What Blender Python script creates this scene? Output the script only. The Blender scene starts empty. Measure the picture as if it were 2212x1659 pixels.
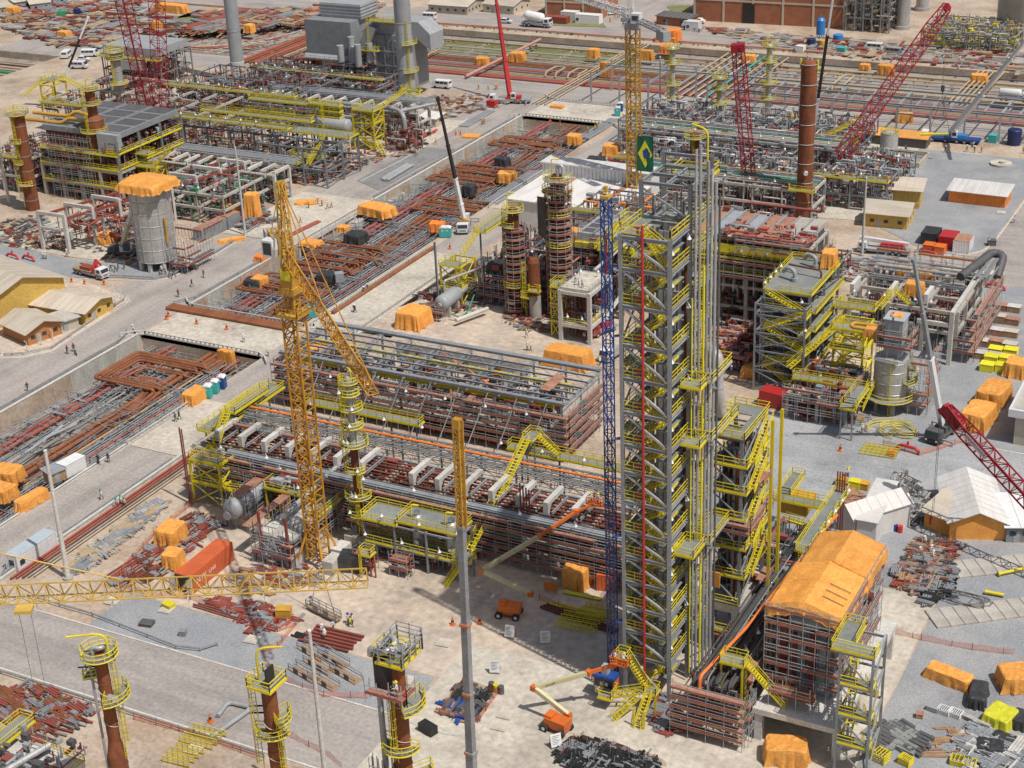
import bpy,math,random
from mathutils import Vector as V,Matrix,noise
random.seed(7)
sc=bpy.context.scene
COL=sc.collection
PI=math.pi; sin=math.sin; cos=math.cos
def rnd(a,b):return random.uniform(a,b)
PITCH,ROLL,YAW,FPX,CAMZ=0.43561886,-0.04305493,-0.49521402,3490.5756,130.0
_f=V((sin(YAW)*cos(PITCH),cos(YAW)*cos(PITCH),-sin(PITCH))); _r=V((cos(YAW),-sin(YAW),0)); _u=_r.cross(_f)
CR=cos(ROLL)*_r+sin(ROLL)*_u; CU=-sin(ROLL)*_r+cos(ROLL)*_u
def P(u,v,z=0.0):
 "survey point: where the sight line through photo point (u, v) meets the level z"
 d=CR*((u-1106)/FPX)+CU*(-(v-829.5)/FPX)+_f
 t=(z-CAMZ)/d.z
 return V((d.x*t,d.y*t,z))
def proj(p):
 q=V((p[0],p[1],p[2]-CAMZ)); k=q.dot(_f)
 return(1106+FPX*q.dot(CR)/k,829.5-FPX*q.dot(CU)/k)
def Hh(u,v,vt):
 p=P(u,v); lo,hi=0.0,120.0
 for _ in range(40):
  z=(lo+hi)/2
  if proj((p.x,p.y,z))[1]>vt:lo=z
  else:hi=z
 return z
cam=bpy.data.cameras.new('camera'); cam.sensor_width=36; cam.lens=FPX/2212*36; cam.clip_end=4000; cam.clip_start=1
co=bpy.data.objects.new('camera',cam); COL.objects.link(co)
co.matrix_world=Matrix(((CR.x,CU.x,-_f.x,0),(CR.y,CU.y,-_f.y,0),(CR.z,CU.z,-_f.z,CAMZ),(0,0,0,1)))
sc.camera=co
def mat(name,c,c2=None,sc1=.6,rough=.8,metal=0,amt=.5,fine=9.0,streak=None,bump=0,detail=6,lo=.42,hi=.62,vary=True,marks=0):
 m=bpy.data.materials.new(name); m.use_nodes=True; nt=m.node_tree; N=nt.nodes; L=nt.links
 b=N['Principled BSDF']; b.inputs['Roughness'].default_value=rough; b.inputs['Metallic'].default_value=metal
 if c2 is None:c2=tuple(x*.7 for x in c)
 tc=N.new('ShaderNodeTexCoord'); src=tc.outputs['Object']
 if streak:
  mp=N.new('ShaderNodeMapping'); mp.inputs['Scale'].default_value=streak; L.new(src,mp.inputs['Vector']); vec=mp.outputs[0]
 else:vec=src
 n1=N.new('ShaderNodeTexNoise'); n1.inputs['Scale'].default_value=sc1; n1.inputs['Detail'].default_value=detail; n1.inputs['Roughness'].default_value=.62
 L.new(vec,n1.inputs['Vector'])
 cr=N.new('ShaderNodeValToRGB'); cr.color_ramp.elements[0].position=lo; cr.color_ramp.elements[1].position=hi
 cr.color_ramp.elements[0].color=(*c,1); cr.color_ramp.elements[1].color=(*(c[i]*(1-amt)+c2[i]*amt for i in range(3)),1)
 L.new(n1.outputs['Fac'],cr.inputs['Fac'])
 n2=N.new('ShaderNodeTexNoise'); n2.inputs['Scale'].default_value=fine; n2.inputs['Detail'].default_value=3
 L.new(src,n2.inputs['Vector'])
 mr=N.new('ShaderNodeMapRange'); mr.inputs[1].default_value=.3; mr.inputs[2].default_value=.7; mr.inputs[3].default_value=.82; mr.inputs[4].default_value=1.16
 L.new(n2.outputs['Fac'],mr.inputs[0])
 val=mr.outputs[0]
 if vary:
  oi=N.new('ShaderNodeObjectInfo'); m2=N.new('ShaderNodeMapRange'); m2.inputs[3].default_value=.88; m2.inputs[4].default_value=1.1
  L.new(oi.outputs['Random'],m2.inputs[0]); mu=N.new('ShaderNodeMath'); mu.operation='MULTIPLY'
  L.new(m2.outputs[0],mu.inputs[0]); L.new(val,mu.inputs[1]); val=mu.outputs[0]
 def mul(fac,a,b_,lo_,hi_,va):
  r=N.new('ShaderNodeMapRange'); r.inputs[1].default_value=lo_; r.inputs[2].default_value=hi_; r.inputs[3].default_value=a; r.inputs[4].default_value=b_; L.new(fac,r.inputs[0])
  k=N.new('ShaderNodeMath'); k.operation='MULTIPLY'; L.new(r.outputs[0],k.inputs[0]); L.new(va,k.inputs[1]); return k.outputs[0]
 if marks:
  n3=N.new('ShaderNodeTexNoise'); n3.inputs['Scale'].default_value=.055; n3.inputs['Detail'].default_value=9; n3.inputs['Roughness'].default_value=.7; L.new(src,n3.inputs['Vector']); val=mul(n3.outputs['Fac'],1.04,1-.34*marks,.5,.68,val)
  n4=N.new('ShaderNodeTexNoise'); n4.inputs['Scale'].default_value=.45; n4.inputs['Detail'].default_value=8; n4.inputs['Roughness'].default_value=.75; L.new(src,n4.inputs['Vector']); val=mul(n4.outputs['Fac'],1.03,1-.30*marks,.57,.66,val)
  for sc_,of in():
   mp2=N.new('ShaderNodeMapping'); mp2.inputs['Location'].default_value=(of+101,of*2-190,0); L.new(src,mp2.inputs['Vector']); wv=N.new('ShaderNodeTexWave'); wv.wave_type='RINGS'; wv.rings_direction='Z'; wv.inputs['Scale'].default_value=sc_; wv.inputs['Distortion'].default_value=14; wv.inputs['Detail'].default_value=1; wv.inputs['Detail Scale'].default_value=.12; L.new(mp2.outputs[0],wv.inputs['Vector']); val=mul(wv.outputs['Fac'],1,1-.13*marks,.90,.97,val)
 mx=N.new('ShaderNodeVectorMath'); mx.operation='SCALE'
 L.new(cr.outputs[0],mx.inputs[0]); L.new(val,mx.inputs['Scale']); L.new(mx.outputs[0],b.inputs['Base Color'])
 if bump:
  bp=N.new('ShaderNodeBump'); bp.inputs['Strength'].default_value=bump; bp.inputs['Distance'].default_value=.1
  L.new(n2.outputs['Fac'],bp.inputs['Height']); L.new(bp.outputs[0],b.inputs['Normal'])
 return m
M={}
def mk(k,*a,**kw):M[k]=mat(k,*a,**kw)
mk('dirt',(.47,.385,.30),(.35,.25,.175),.09,amt=.8,fine=1.4,vary=False,marks=1)
mk('slab',(.55,.45,.35),(.40,.34,.29),.12,amt=.75,fine=.8,vary=False,marks=0.9)
mk('pale_slab',(.53,.48,.40),(.42,.37,.31),.16,amt=.7,fine=1.1,vary=False,marks=0.8)
mk('gravel',(.255,.265,.28),(.36,.355,.345),.10,amt=.6,fine=3.2,bump=.4,vary=False,marks=0.5)
mk('gravel_path',(.36,.365,.37),(.27,.275,.285),.12,amt=.8,fine=2.2,vary=False,streak=(.35,1.2,1),marks=0.8)
mk('road_b',(.355,.32,.29),(.27,.245,.23),.22,amt=.8,fine=1.8,vary=False,streak=(.16,1.5,1),marks=0.6)
mk('road_a',(.375,.335,.30),(.29,.26,.24),.22,amt=.8,fine=1.8,vary=False,streak=(1.4,.16,1),marks=0.6)
mk('asphalt',(.25,.245,.24),(.18,.18,.18),.3,amt=.7,fine=2,vary=False)
mk('grass',(.17,.19,.06),(.26,.22,.12),.25,amt=.8,fine=2.5,vary=False,bump=.5)
mk('bush',(.075,.11,.03),(.15,.16,.05),1.2,amt=.8,fine=4,bump=.4)
mk('trench',(.34,.30,.26),(.20,.16,.13),.25,amt=.8,fine=1.5,vary=False)
mk('concrete',(.46,.43,.38),(.34,.31,.27),.35,amt=.7,fine=3)
mk('concrete_wall',(.47,.46,.42),(.33,.32,.28),.4,amt=.8,fine=2,streak=(1,1,.3))
mk('white_conc',(.58,.56,.52),(.45,.42,.38),.5,amt=.6,fine=3)
mk('steel',(.27,.285,.30),(.21,.215,.22),.5,rough=.5,amt=.7,fine=4)
mk('dark_steel',(.09,.09,.095),(.15,.13,.12),.6,rough=.6,amt=.6)
mk('grey_paint',(.36,.375,.39),(.29,.29,.29),.4,rough=.45,amt=.6)
mk('grating',(.20,.215,.205),(.27,.28,.26),.5,amt=.7,fine=6)
mk('galv',(.44,.46,.48),(.33,.34,.35),.8,rough=.45,metal=.35,amt=.7)
mk('silver',(.52,.52,.51),(.40,.385,.36),.35,rough=.42,metal=.3,amt=.7,fine=2.5)
mk('yellow',(.72,.60,.02),(.58,.44,.03),.5,rough=.5,amt=.6)
mk('bright_yellow',(.78,.72,.03),(.66,.55,.03),.5,rough=.6,amt=.6)
mk('ochre',(.62,.36,.05),(.48,.24,.035),.4,rough=.55,amt=.8)
mk('crane_yellow',(.58,.28,.02),(.36,.15,.02),.35,rough=.55,amt=.8)
mk('jib_yellow',(.62,.42,.10),(.50,.31,.06),.4,rough=.55,amt=.7)
mk('tarp',(.80,.36,.075),(.66,.27,.05),.45,rough=.6,amt=.7,fine=3)
mk('tarp_red',(.80,.24,.04),(.62,.17,.03),.45,rough=.6,amt=.7,fine=3)
mk('black_tarp',(.035,.035,.038),(.07,.07,.07),.5,rough=.5,amt=.7)
mk('lime_tarp',(.70,.68,.04),(.58,.55,.03),.6,rough=.5)
mk('white_tarp',(.66,.63,.60),(.52,.49,.46),.5,rough=.6)
mk('rust',(.24,.075,.025),(.13,.04,.02),.55,rough=.8,amt=.8,fine=3,streak=(1,1,.35))
mk('rust_pipe',(.27,.10,.04),(.19,.065,.03),.5,rough=.7,amt=.8,fine=2)
mk('dark_rust',(.12,.035,.018),(.17,.055,.025),.5,rough=.75,amt=.8)
mk('red_pipe',(.36,.095,.07),(.28,.075,.055),.5,rough=.65,amt=.7)
mk('pink_pipe',(.50,.28,.22),(.42,.20,.15),.3,rough=.65,amt=.7)
mk('primer',(.27,.065,.045),(.20,.05,.035),.5,rough=.7)
mk('plank',(.43,.23,.15),(.30,.13,.085),.8,rough=.85,amt=.8,fine=4)
mk('plank_red',(.31,.085,.055),(.40,.16,.10),.8,rough=.85,amt=.8,fine=4)
mk('wood',(.42,.27,.15),(.31,.18,.10),.8,rough=.85,amt=.8)
mk('tan_pipe',(.46,.35,.22),(.38,.28,.17),.4,rough=.7,amt=.7)
mk('fire_red',(.56,.035,.03),(.45,.03,.03),.5,rough=.45)
mk('crane_red',(.33,.012,.025),(.25,.012,.02),.5,rough=.5)
mk('truck_red',(.50,.03,.03),(.40,.03,.03),.5,rough=.4)
mk('orange_box',(.68,.15,.05),(.55,.12,.045),.35,rough=.55,amt=.8)
mk('lift_orange',(.70,.16,.025),(.60,.13,.02),.5,rough=.45)
mk('cream',(.60,.54,.33),(.52,.46,.28),.5,rough=.5)
mk('cable_orange',(.85,.22,.04),None,1,rough=.6)
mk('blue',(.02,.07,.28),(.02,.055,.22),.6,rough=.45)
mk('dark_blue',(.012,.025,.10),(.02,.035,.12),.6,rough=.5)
mk('sky_blue',(.04,.25,.62),(.04,.2,.5),.5,rough=.4)
mk('pale_blue',(.40,.46,.50),(.34,.39,.43),.5)
mk('turquoise',(.06,.42,.40),(.05,.34,.33),.8,rough=.5)
mk('green',(.03,.30,.12),(.03,.22,.09),.5,rough=.5)
mk('white',(.74,.74,.74),(.64,.63,.61),.8,rough=.45,amt=.6)
mk('roof_white',(.70,.68,.65),(.55,.52,.48),.35,rough=.6,amt=.7,streak=(2.2,.3,1))
mk('roof_tan',(.55,.48,.39),(.44,.37,.29),.35,rough=.75,amt=.8,streak=(.3,2.0,1))
mk('wall_yellow',(.64,.42,.10),(.56,.35,.08),.3,amt=.7,fine=2)
mk('wall_orange',(.46,.20,.07),(.40,.17,.06),.3,amt=.7)
mk('wall_cream',(.56,.50,.40),(.46,.40,.32),.3,amt=.7)
mk('brick',(.40,.16,.085),(.32,.12,.06),.5,amt=.8,fine=3)
mk('black',(.02,.02,.02),(.03,.03,.03),1,rough=.6)
mk('tyre',(.03,.03,.03),(.05,.045,.04),2,rough=.85)
mk('glass',(.03,.04,.05),(.05,.06,.07),.5,rough=.12)
mk('chrome',(.8,.8,.8),(.6,.6,.6),1,rough=.2,metal=.9)
mk('lamp_white',(.85,.85,.85),(.75,.75,.75),1,rough=.25)
mk('skin',(.36,.19,.12),(.30,.15,.10),3)
mk('cloth_white',(.66,.66,.64),(.5,.5,.5),3); mk('cloth_orange',(.72,.28,.03),(.6,.2,.03),3)
mk('cloth_grey',(.30,.32,.34),(.22,.24,.26),3); mk('cloth_dark',(.05,.055,.075),(.08,.08,.1),3)
mk('cloth_lime',(.55,.70,.05),(.45,.6,.05),3)
mk('net',(.72,.20,.11),(.62,.20,.13),.7)
def _net():
 m=M['net']; nt=m.node_tree; b=nt.nodes['Principled BSDF']; b.inputs['Alpha'].default_value=.42
_net()
class MB:
 def __init__(s):s.v=[]; s.f=[]; s.sm=[]
 def add(s,vs,fs,smooth=False):
  o=len(s.v); s.v.extend(vs)
  for f in fs:s.f.append(tuple(i+o for i in f)); s.sm.append(smooth)
  return s
 def box(s,a,b):
  x0,y0,z0=a; x1,y1,z1=b
  return s.add([(x0,y0,z0),(x1,y0,z0),(x1,y1,z0),(x0,y1,z0),(x0,y0,z1),(x1,y0,z1),(x1,y1,z1),(x0,y1,z1)],[(0,3,2,1),(4,5,6,7),(0,1,5,4),(1,2,6,5),(2,3,7,6),(3,0,4,7)])
 def ob(s,c,d,r=0,tz=0):
  "box centred on c in plan with its bottom at c.z, size d, turned by r"
  w,e,h=d[0]/2,d[1]/2,d[2]; cr,sr=cos(r),sin(r)
  q=[(c[0]+x*cr-y*sr,c[1]+x*sr+y*cr)for x,y in((-w,-e),(w,-e),(w,e),(-w,e))]
  return s.prism(q,c[2],c[2]+h)
 def prism(s,q,z0,z1):
  n=len(q); vs=[(x,y,z0)for x,y in q]+[(x,y,z1)for x,y in q]
  return s.add(vs,[tuple(range(n-1,-1,-1)),tuple(range(n,2*n))]+[(i,(i+1)%n,n+(i+1)%n,n+i)for i in range(n)])
 def side(s,prof,y0,y1,ax='y'):
  "profile in (x, z) pushed along y (or in (y, z) pushed along x)"
  n=len(prof)
  g=(lambda a,z,t:(a,t,z))if ax=='y' else(lambda a,z,t:(t,a,z))
  vs=[g(a,z,y0)for a,z in prof]+[g(a,z,y1)for a,z in prof]
  return s.add(vs,[tuple(range(n)),tuple(range(2*n-1,n-1,-1))]+[(i,n+i,n+(i+1)%n,(i+1)%n)for i in range(n)])
 def bar(s,p,q,w=.1,h=None):
  h=h or w; px,py,pz=p; qx,qy,qz=q
  dx,dy,dz=qx-px,qy-py,qz-pz; l=math.sqrt(dx*dx+dy*dy+dz*dz)
  if l<1e-6:return s
  hl=math.sqrt(dx*dx+dy*dy)
  if hl<1e-4*l:a=(w/2,0,0); b=(0,h/2,0)
  else:
   a=(-dy/hl*w/2,dx/hl*w/2,0)
   t=h/2/l
   b=(-dx*dz/hl*t,-dy*dz/hl*t,hl*t)
  vs=[]
  for x,y,z in(p,q):
   for i,j in((-1,-1),(1,-1),(1,1),(-1,1)):
    vs.append((x+i*a[0]+j*b[0],y+i*a[1]+j*b[1],z+i*a[2]+j*b[2]))
  return s.add(vs,[(0,3,2,1),(4,5,6,7),(0,1,5,4),(1,2,6,5),(2,3,7,6),(3,0,4,7)])
 def beam(s,p,q,w=.3,h=.4,t=.05):
  "an I-beam"
  p=V(p); q=V(q); d=(q-p).normalized()
  up=V((0,0,1))if abs(d.z)<.95 else V((0,1,0)); n=d.cross(up).normalized(); up=n.cross(d)
  for o,ww,hh in((up*(h/2-t/2),w,t),(-up*(h/2-t/2),w,t),(up*0,t,h-2*t)):
   vs=[]
   for e in(p,q):
    for i,j in((-1,-1),(1,-1),(1,1),(-1,1)):vs.append(tuple(e+o+n*(i*ww/2)+up*(j*hh/2)))
   s.add(vs,[(0,3,2,1),(4,5,6,7),(0,1,5,4),(1,2,6,5),(2,3,7,6),(3,0,4,7)])
  return s
 def tube(s,p,q,r=.05,n=6,r2=None):return s.path([p,q],r,n,r2=r2)
 def path(s,pts,r=.1,n=8,closed=False,r2=None,cap=True):
  pts=[V(p)for p in pts]; m=len(pts); o=len(s.v); prev=None; vs=[]; rot=[(cos(2*PI*k/n),sin(2*PI*k/n))for k in range(n)]
  for i,p in enumerate(pts):
   if closed:a=pts[i-1]; b=pts[(i+1)%m]
   else:a=pts[max(i-1,0)]; b=pts[min(i+1,m-1)]
   d=b-a
   if d.length<1e-9:d=V((0,0,1))
   d.normalize()
   if prev is None:
    up=V((0,0,1))if abs(d.z)<.9 else V((1,0,0)); n1=d.cross(up).normalized()
   else:
    n1=prev-d*prev.dot(d)
    n1=n1.normalized()if n1.length>1e-6 else d.orthogonal().normalized()
   prev=n1; n2=d.cross(n1)
   k=1.0
   if 0<i<m-1 or closed:
    e=(p-pts[i-1]).normalized(); c=max(.5,e.dot(d)); k=1/c if m<40 else 1
   rr=(r if r2 is None else r+(r2-r)*i/max(m-1,1))
   for c_,s_ in rot:vs.append(tuple(p+n1*(c_*rr*k)+n2*(s_*rr*k)))
  fs=[]
  for i in range(m if closed else m-1):
   j=(i+1)%m
   for k in range(n):fs.append((i*n+k,i*n+(k+1)%n,j*n+(k+1)%n,j*n+k))
  s.add(vs,fs,n>5)
  if cap and not closed:
   s.add(vs[:n],[tuple(range(n-1,-1,-1))]); s.add(vs[-n:],[tuple(range(n))])
  return s
 def lathe(s,x,y,prof,n=20,a0=0,a1=2*PI):
  full=abs(a1-a0-2*PI)<1e-6; k=n if full else n+1
  for(r0,z0),(r1,z1)in zip(prof[:-1],prof[1:]):
   vs=[]
   for r,z in((r0,z0),(r1,z1)):
    for i in range(k):
     t=a0+(a1-a0)*i/n; vs.append((x+r*cos(t),y+r*sin(t),z))
   s.add(vs,[(i,(i+1)%k,k+(i+1)%k,k+i)for i in range(n)],abs(z1-z0)>1e-6)
  return s
 def cyl(s,x,y,z0,z1,r,n=20):return s.lathe(x,y,[(0,z0),(r,z0),(r,z1),(0,z1)],n)
 def hcyl(s,p,q,r,n=16,dome=.5):
  "lying vessel with domed ends"
  p=V(p); q=V(q); d=(q-p).normalized(); up=V((0,0,1)); a=d.cross(up).normalized(); b=a.cross(d)
  st=[]
  for i in range(4):t=PI/2*i/4; st.append((p-d*(r*dome*cos(t)),r*sin(t)))
  st+=[(p,r),(q,r)]
  for i in range(3,-1,-1):t=PI/2*i/4; st.append((q+d*(r*dome*cos(t)),r*sin(t)))
  vs=[]
  for c,rr in st:
   for k in range(n):vs.append(tuple(c+a*(rr*cos(2*PI*k/n))+b*(rr*sin(2*PI*k/n))))
  fs=[(i*n+k,i*n+(k+1)%n,(i+1)*n+(k+1)%n,(i+1)*n+k)for i in range(len(st)-1)for k in range(n)]
  return s.add(vs,fs,True)
 def rail(s,pts,h=1.1,step=1.6,w=.075,toe=True,closed=False):
  pts=[V(p)for p in pts]
  if closed:pts=pts+[pts[0]]
  for a,b in zip(pts[:-1],pts[1:]):
   l=(b-a).length
   if l<.05:continue
   up=V((0,0,1))
   s.bar(a+up*h,b+up*h,w); s.bar(a+up*h*.55,b+up*h*.55,w*.8)
   if toe:s.bar(a+up*.1,b+up*.1,.03,.16)
   k=max(1,int(l/step))
   for i in range(k+1):
    c=a.lerp(b,i/k); s.bar(c,c+up*h,w*.9)
  return s
 def stair(s,p,q,w=.9,rails=True,tread=.28):
  "flight from p (foot) to q (head): two stringers, treads and handrails"
  p=V(p); q=V(q); d=q-p; hd=V((d.x,d.y,0)).normalized(); n=V((-hd.y,hd.x,0))*(w/2)
  for k in(-1,1):
   s.bar(p+n*k,q+n*k,.07,.26)
   if rails:
    up=V((0,0,1)); s.bar(p+n*k+up,q+n*k+up,.07); s.bar(p+n*k+up*.55,q+n*k+up*.55,.055)
    m=max(2,int(d.length/1.5))
    for i in range(m+1):
     c=p.lerp(q,i/m)+n*k; s.bar(c,c+up,.06)
  m=max(3,int(abs(d.z)/tread))
  for i in range(1,m):
   c=p.lerp(q,i/m); s.bar(c-n,c+n,.24,.04)
  return s
 def ladder(s,x,y,z0,z1,dx,dy,cage=True):
  "vertical ladder whose face looks along (dx, dy)"
  nx,ny=-dy,dx
  for k in(-.22,.22):s.bar((x+nx*k,y+ny*k,z0),(x+nx*k,y+ny*k,z1+1),.06)
  z=z0+.3
  while z<z1:s.bar((x-nx*.22,y-ny*.22,z),(x+nx*.22,y+ny*.22,z),.04); z+=.4
  if cage and z1-z0>3:
   A=[-PI*.5+PI*i/6 for i in range(7)]
   pts=[(x+dx*(.1+.62*cos(t))+nx*.4*sin(t),y+dy*(.1+.62*cos(t))+ny*.4*sin(t))for t in A]
   z=z0+2.3
   while z<z1+1:
    for a,b in zip(pts[:-1],pts[1:]):s.bar((*a,z),(*b,z),.05)
    z+=1.1
   for a in pts[1:6]:s.bar((*a,z0+2.3),(*a,z1+1),.04)
  return s
 def truss(s,p,q,w,bay=1.5,ch=.12,br=.07,w2=None,h=None,h2=None,sec=4,zig=True,cross=False,roll=0):
  "lattice member with four (or three) chords between p and q"
  p=V(p); q=V(q); d=q-p; L=d.length; d.normalize()
  up=V((0,0,1))if abs(d.z)<.95 else V((0,1,0)); a=d.cross(up).normalized(); b=a.cross(d)
  if roll:a,b=a*cos(roll)+b*sin(roll),b*cos(roll)-a*sin(roll)
  h=h or w; w2=w if w2 is None else w2; h2=(h if h2 is None else h2)
  n=max(2,round(L/bay))
  def pt(i,k):
   t=i/n; c=p+d*(L*t); ww=w+(w2-w)*t; hh=h+(h2-h)*t
   if sec==4:sx,sy=((-1,-1),(1,-1),(1,1),(-1,1))[k%4]
   else:sx,sy=((-1,-1),(1,-1),(0,1))[k%3]
   return c+a*(ww/2*sx)+b*(hh/2*sy)
  for k in range(sec):s.bar(pt(0,k),pt(n,k),ch)
  for i in range(n+1):
   for k in range(sec):s.bar(pt(i,k),pt(i,k+1),br)
  for i in range(n):
   for k in range(sec):
    j=k+1
    if cross:s.bar(pt(i,k),pt(i+1,j),br); s.bar(pt(i,j),pt(i+1,k),br)
    elif(i+k)%2 or not zig:s.bar(pt(i,k),pt(i+1,j),br)
    else:s.bar(pt(i,j),pt(i+1,k),br)
  return s
 def mesh(s,name,off=None):
  me=bpy.data.meshes.new(name)
  v=s.v if off is None else[(x-off[0],y-off[1],z-off[2])for x,y,z in s.v]
  me.from_pydata(v,[],s.f)
  if any(s.sm):me.polygons.foreach_set('use_smooth',s.sm)
  return me
ALL=[]
def link(o,name=None):COL.objects.link(o); return o
def tag(o,label,cat,group=None,kind=None):
 o['label']=label; o['category']=cat
 if group:o['group']=group
 if kind:o['kind']=kind
 ALL.append(o); return o
def one(name,mb,m,label,cat,group=None,off=None,loc=None,rot=0,kind=None):
 "a thing that is one mesh; off = base point when the shape was laid out in site coordinates"
 if off is None and loc is None:
  xs=[p[0]for p in mb.v]; ys=[p[1]for p in mb.v]; zs=[p[2]for p in mb.v]
  off=((min(xs)+max(xs))/2,(min(ys)+max(ys))/2,min(zs))
 me=mb.mesh(name,off); me.materials.append(M[m]if isinstance(m,str)else m)
 o=bpy.data.objects.new(name,me); link(o); o.location=loc if loc is not None else off
 o.rotation_euler=(0,0,rot)
 return tag(o,label,cat,group,kind)
def struct(name,mb,m):
 me=mb.mesh(name); me.materials.append(M[m]); o=bpy.data.objects.new(name,me); link(o); o['kind']='structure'; return o
class Thing:
 def __init__(s,name,label,cat,loc=(0,0,0),rot=0,group=None,site=False):
  "site=True: parts are laid out in site coordinates, else round the thing's own base point"
  o=bpy.data.objects.new(name,None); link(o); o.location=loc; o.rotation_euler=(0,0,rot); o.empty_display_size=.2
  s.o=o; s.off=tuple(loc)if site else None; tag(o,label,cat,group)
 def part(s,name,mb,m,parent=None,label=None):
  if not mb.v:return None
  me=mb.mesh(name,s.off); me.materials.append(M[m]if isinstance(m,str)else m)
  o=bpy.data.objects.new(name,me); link(o); o.parent=parent or s.o
  if label:o['label']=label
  return o
def kids(o):return[c for c in ALLOBJ()if c.parent==o]
def ALLOBJ():return list(COL.objects)
_kidcache={}
def dup(src,loc,rot=0,label=None,group=None,scale=None):
 src=src.o if isinstance(src,Thing)else src
 if src.name not in _kidcache:
  ch=[c for c in COL.objects if c.parent==src]
  _kidcache[src.name]=[(c,[g for g in COL.objects if g.parent==c])for c in ch]
 r=src.copy(); link(r); r.location=loc; r.rotation_euler=(0,0,rot)
 if scale:r.scale=scale
 if label:r['label']=label
 if group:r['group']=group
 ALL.append(r)
 for c,gs in _kidcache[src.name]:
  k=c.copy(); link(k); k.parent=r
  for g in gs:h=g.copy(); link(h); h.parent=k
 return r
class Proto:
 "first call places the original itself, later calls place copies"
 def __init__(s,make):s.make=make; s.src=None
 def __call__(s,loc,rot=0,label=None,group=None,scale=None):
  if s.src is None:
   t=s.make(); s.src=t.o if isinstance(t,Thing)else t
   s.src.location=loc; s.src.rotation_euler=(0,0,rot)
   if scale:s.src.scale=scale
   if label:s.src['label']=label
   if group:s.src['group']=group
   return s.src
  return dup(s.src,loc,rot,label,group,scale)
def direction(a,b):return math.atan2(b[1]-a[1],b[0]-a[0])
w=bpy.data.worlds.new('World'); sc.world=w; w.use_nodes=True
nt=w.node_tree; sky=nt.nodes.new('ShaderNodeTexSky'); sky.sky_type='NISHITA'; sky.sun_disc=False
EL=math.radians(61); SUN=V((.96*cos(EL),-.28*cos(EL),sin(EL))).normalized()
sky.sun_elevation=EL; sky.sun_rotation=math.atan2(SUN.x,SUN.y); sky.dust_density=3; sky.air_density=1.2
nt.links.new(sky.outputs[0],nt.nodes['Background'].inputs[0]); nt.nodes['Background'].inputs[1].default_value=.09
sl=bpy.data.lights.new('sun','SUN'); sl.energy=4.7; sl.angle=math.radians(.53); sl.color=(1,.955,.89)
so=bpy.data.objects.new('sun',sl); link(so); so.rotation_euler=(-SUN).to_track_quat('-Z','Y').to_euler(); so.location=(0,0,300)
sc.view_settings.view_transform='Standard'; sc.view_settings.look='None'; sc.view_settings.exposure=-.32; sc.view_settings.gamma=1
sc.cycles.max_bounces=5; sc.cycles.diffuse_bounces=3; sc.cycles.glossy_bounces=2; sc.cycles.transparent_max_bounces=12
sc.cycles.use_denoising=True
HOLES=[(-216,-185,40,238),(-216,-187,254,414),(-440,70,450,508),(-520,-407,300,428),(-174,-166,256,300)]
DEP=[-4.3,-4.3,-2.5,-2.5,-3.2]
xs=sorted({-3000,3000,*[h[0]for h in HOLES],*[h[1]for h in HOLES]}); ys=sorted({-500,4000,*[h[2]for h in HOLES],*[h[3]for h in HOLES]})
g=MB()
for x0,x1 in zip(xs[:-1],xs[1:]):
 for y0,y1 in zip(ys[:-1],ys[1:]):
  cx,cy=(x0+x1)/2,(y0+y1)/2
  if any(h[0]<cx<h[1]and h[2]<cy<h[3]for h in HOLES):continue
  g.add([(x0,y0,0),(x1,y0,0),(x1,y1,0),(x0,y1,0)],[(0,1,2,3)])
for h,d in zip(HOLES,DEP):
 x0,x1,y0,y1=h
 g.add([(x0,y0,d),(x1,y0,d),(x1,y1,d),(x0,y1,d),(x0,y0,0),(x1,y0,0),(x1,y1,0),(x0,y1,0)],[(0,1,5,4),(1,2,6,5),(2,3,7,6),(3,0,4,7)])
struct('ground',g,'dirt')
for h,d in zip(HOLES,DEP):
 x0,x1,y0,y1=h; q=MB(); q.box((x0,y0,d-.4),(x1,y1,d+.004)); struct('trench_floor',q,'trench')
_lv=[0]
def sheet(name,m,pts,k=1):
 _lv[0]+=1; z=.004+.0035*_lv[0]
 q=MB(); q.add([(x,y,z)for x,y in pts],[tuple(range(len(pts)))])
 return struct(name,q,m)
def rect(x0,x1,y0,y1):return[(x0,y0),(x1,y0),(x1,y1),(x0,y1)]
def px(*uv):return[tuple(P(u,v)[:2])for u,v in uv]
sheet('road','road_a',rect(-238,-216.5,60,450))
sheet('road','road_a',rect(-184.5,-173,60,432))
sheet('road','road_b',rect(-330,70,133.5,146.8),2)
sheet('road','road_b',rect(-420,70,432,449),2)
sheet('road','road_b',rect(-440,90,517,536),1)
sheet('road','road_a',px((1790,0),(1180,60),(1090,72),(1240,20),(1330,0)),3)
sheet('road','road_a',rect(-440,-407,428.5,520),2)
sheet('gravel','gravel',rect(-152,-98.5,147,156.6),2)
sheet('gravel','gravel',px((870,1480),(1100,1497),(1060,1560),(1000,1592),(960,1592),(870,1560)),3)
sheet('slab','slab',rect(-151.5,-60,156.8,203),2)
sheet('slab','pale_slab',rect(-98,-41,133,166),1)
sheet('slab','slab',px((1080,588),(1330,560),(1345,800),(1090,760),(760,700),(930,640)),2)
sheet('gravel','gravel',rect(-40.9,60,120,224),2)
sheet('gravel_yard','gravel_path',rect(-84,60,224.5,254),2)
sheet('gravel','gravel',rect(-84,60,254.3,338),2)
sheet('gravel','gravel',rect(-84,-41.2,204,224),2)
sheet('slab','pale_slab',rect(-58,-41.2,120,203.5),3)
sheet('slab','slab',px((1690,850),(1790,870),(1990,800),(1880,720),(1700,750)),3)
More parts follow.
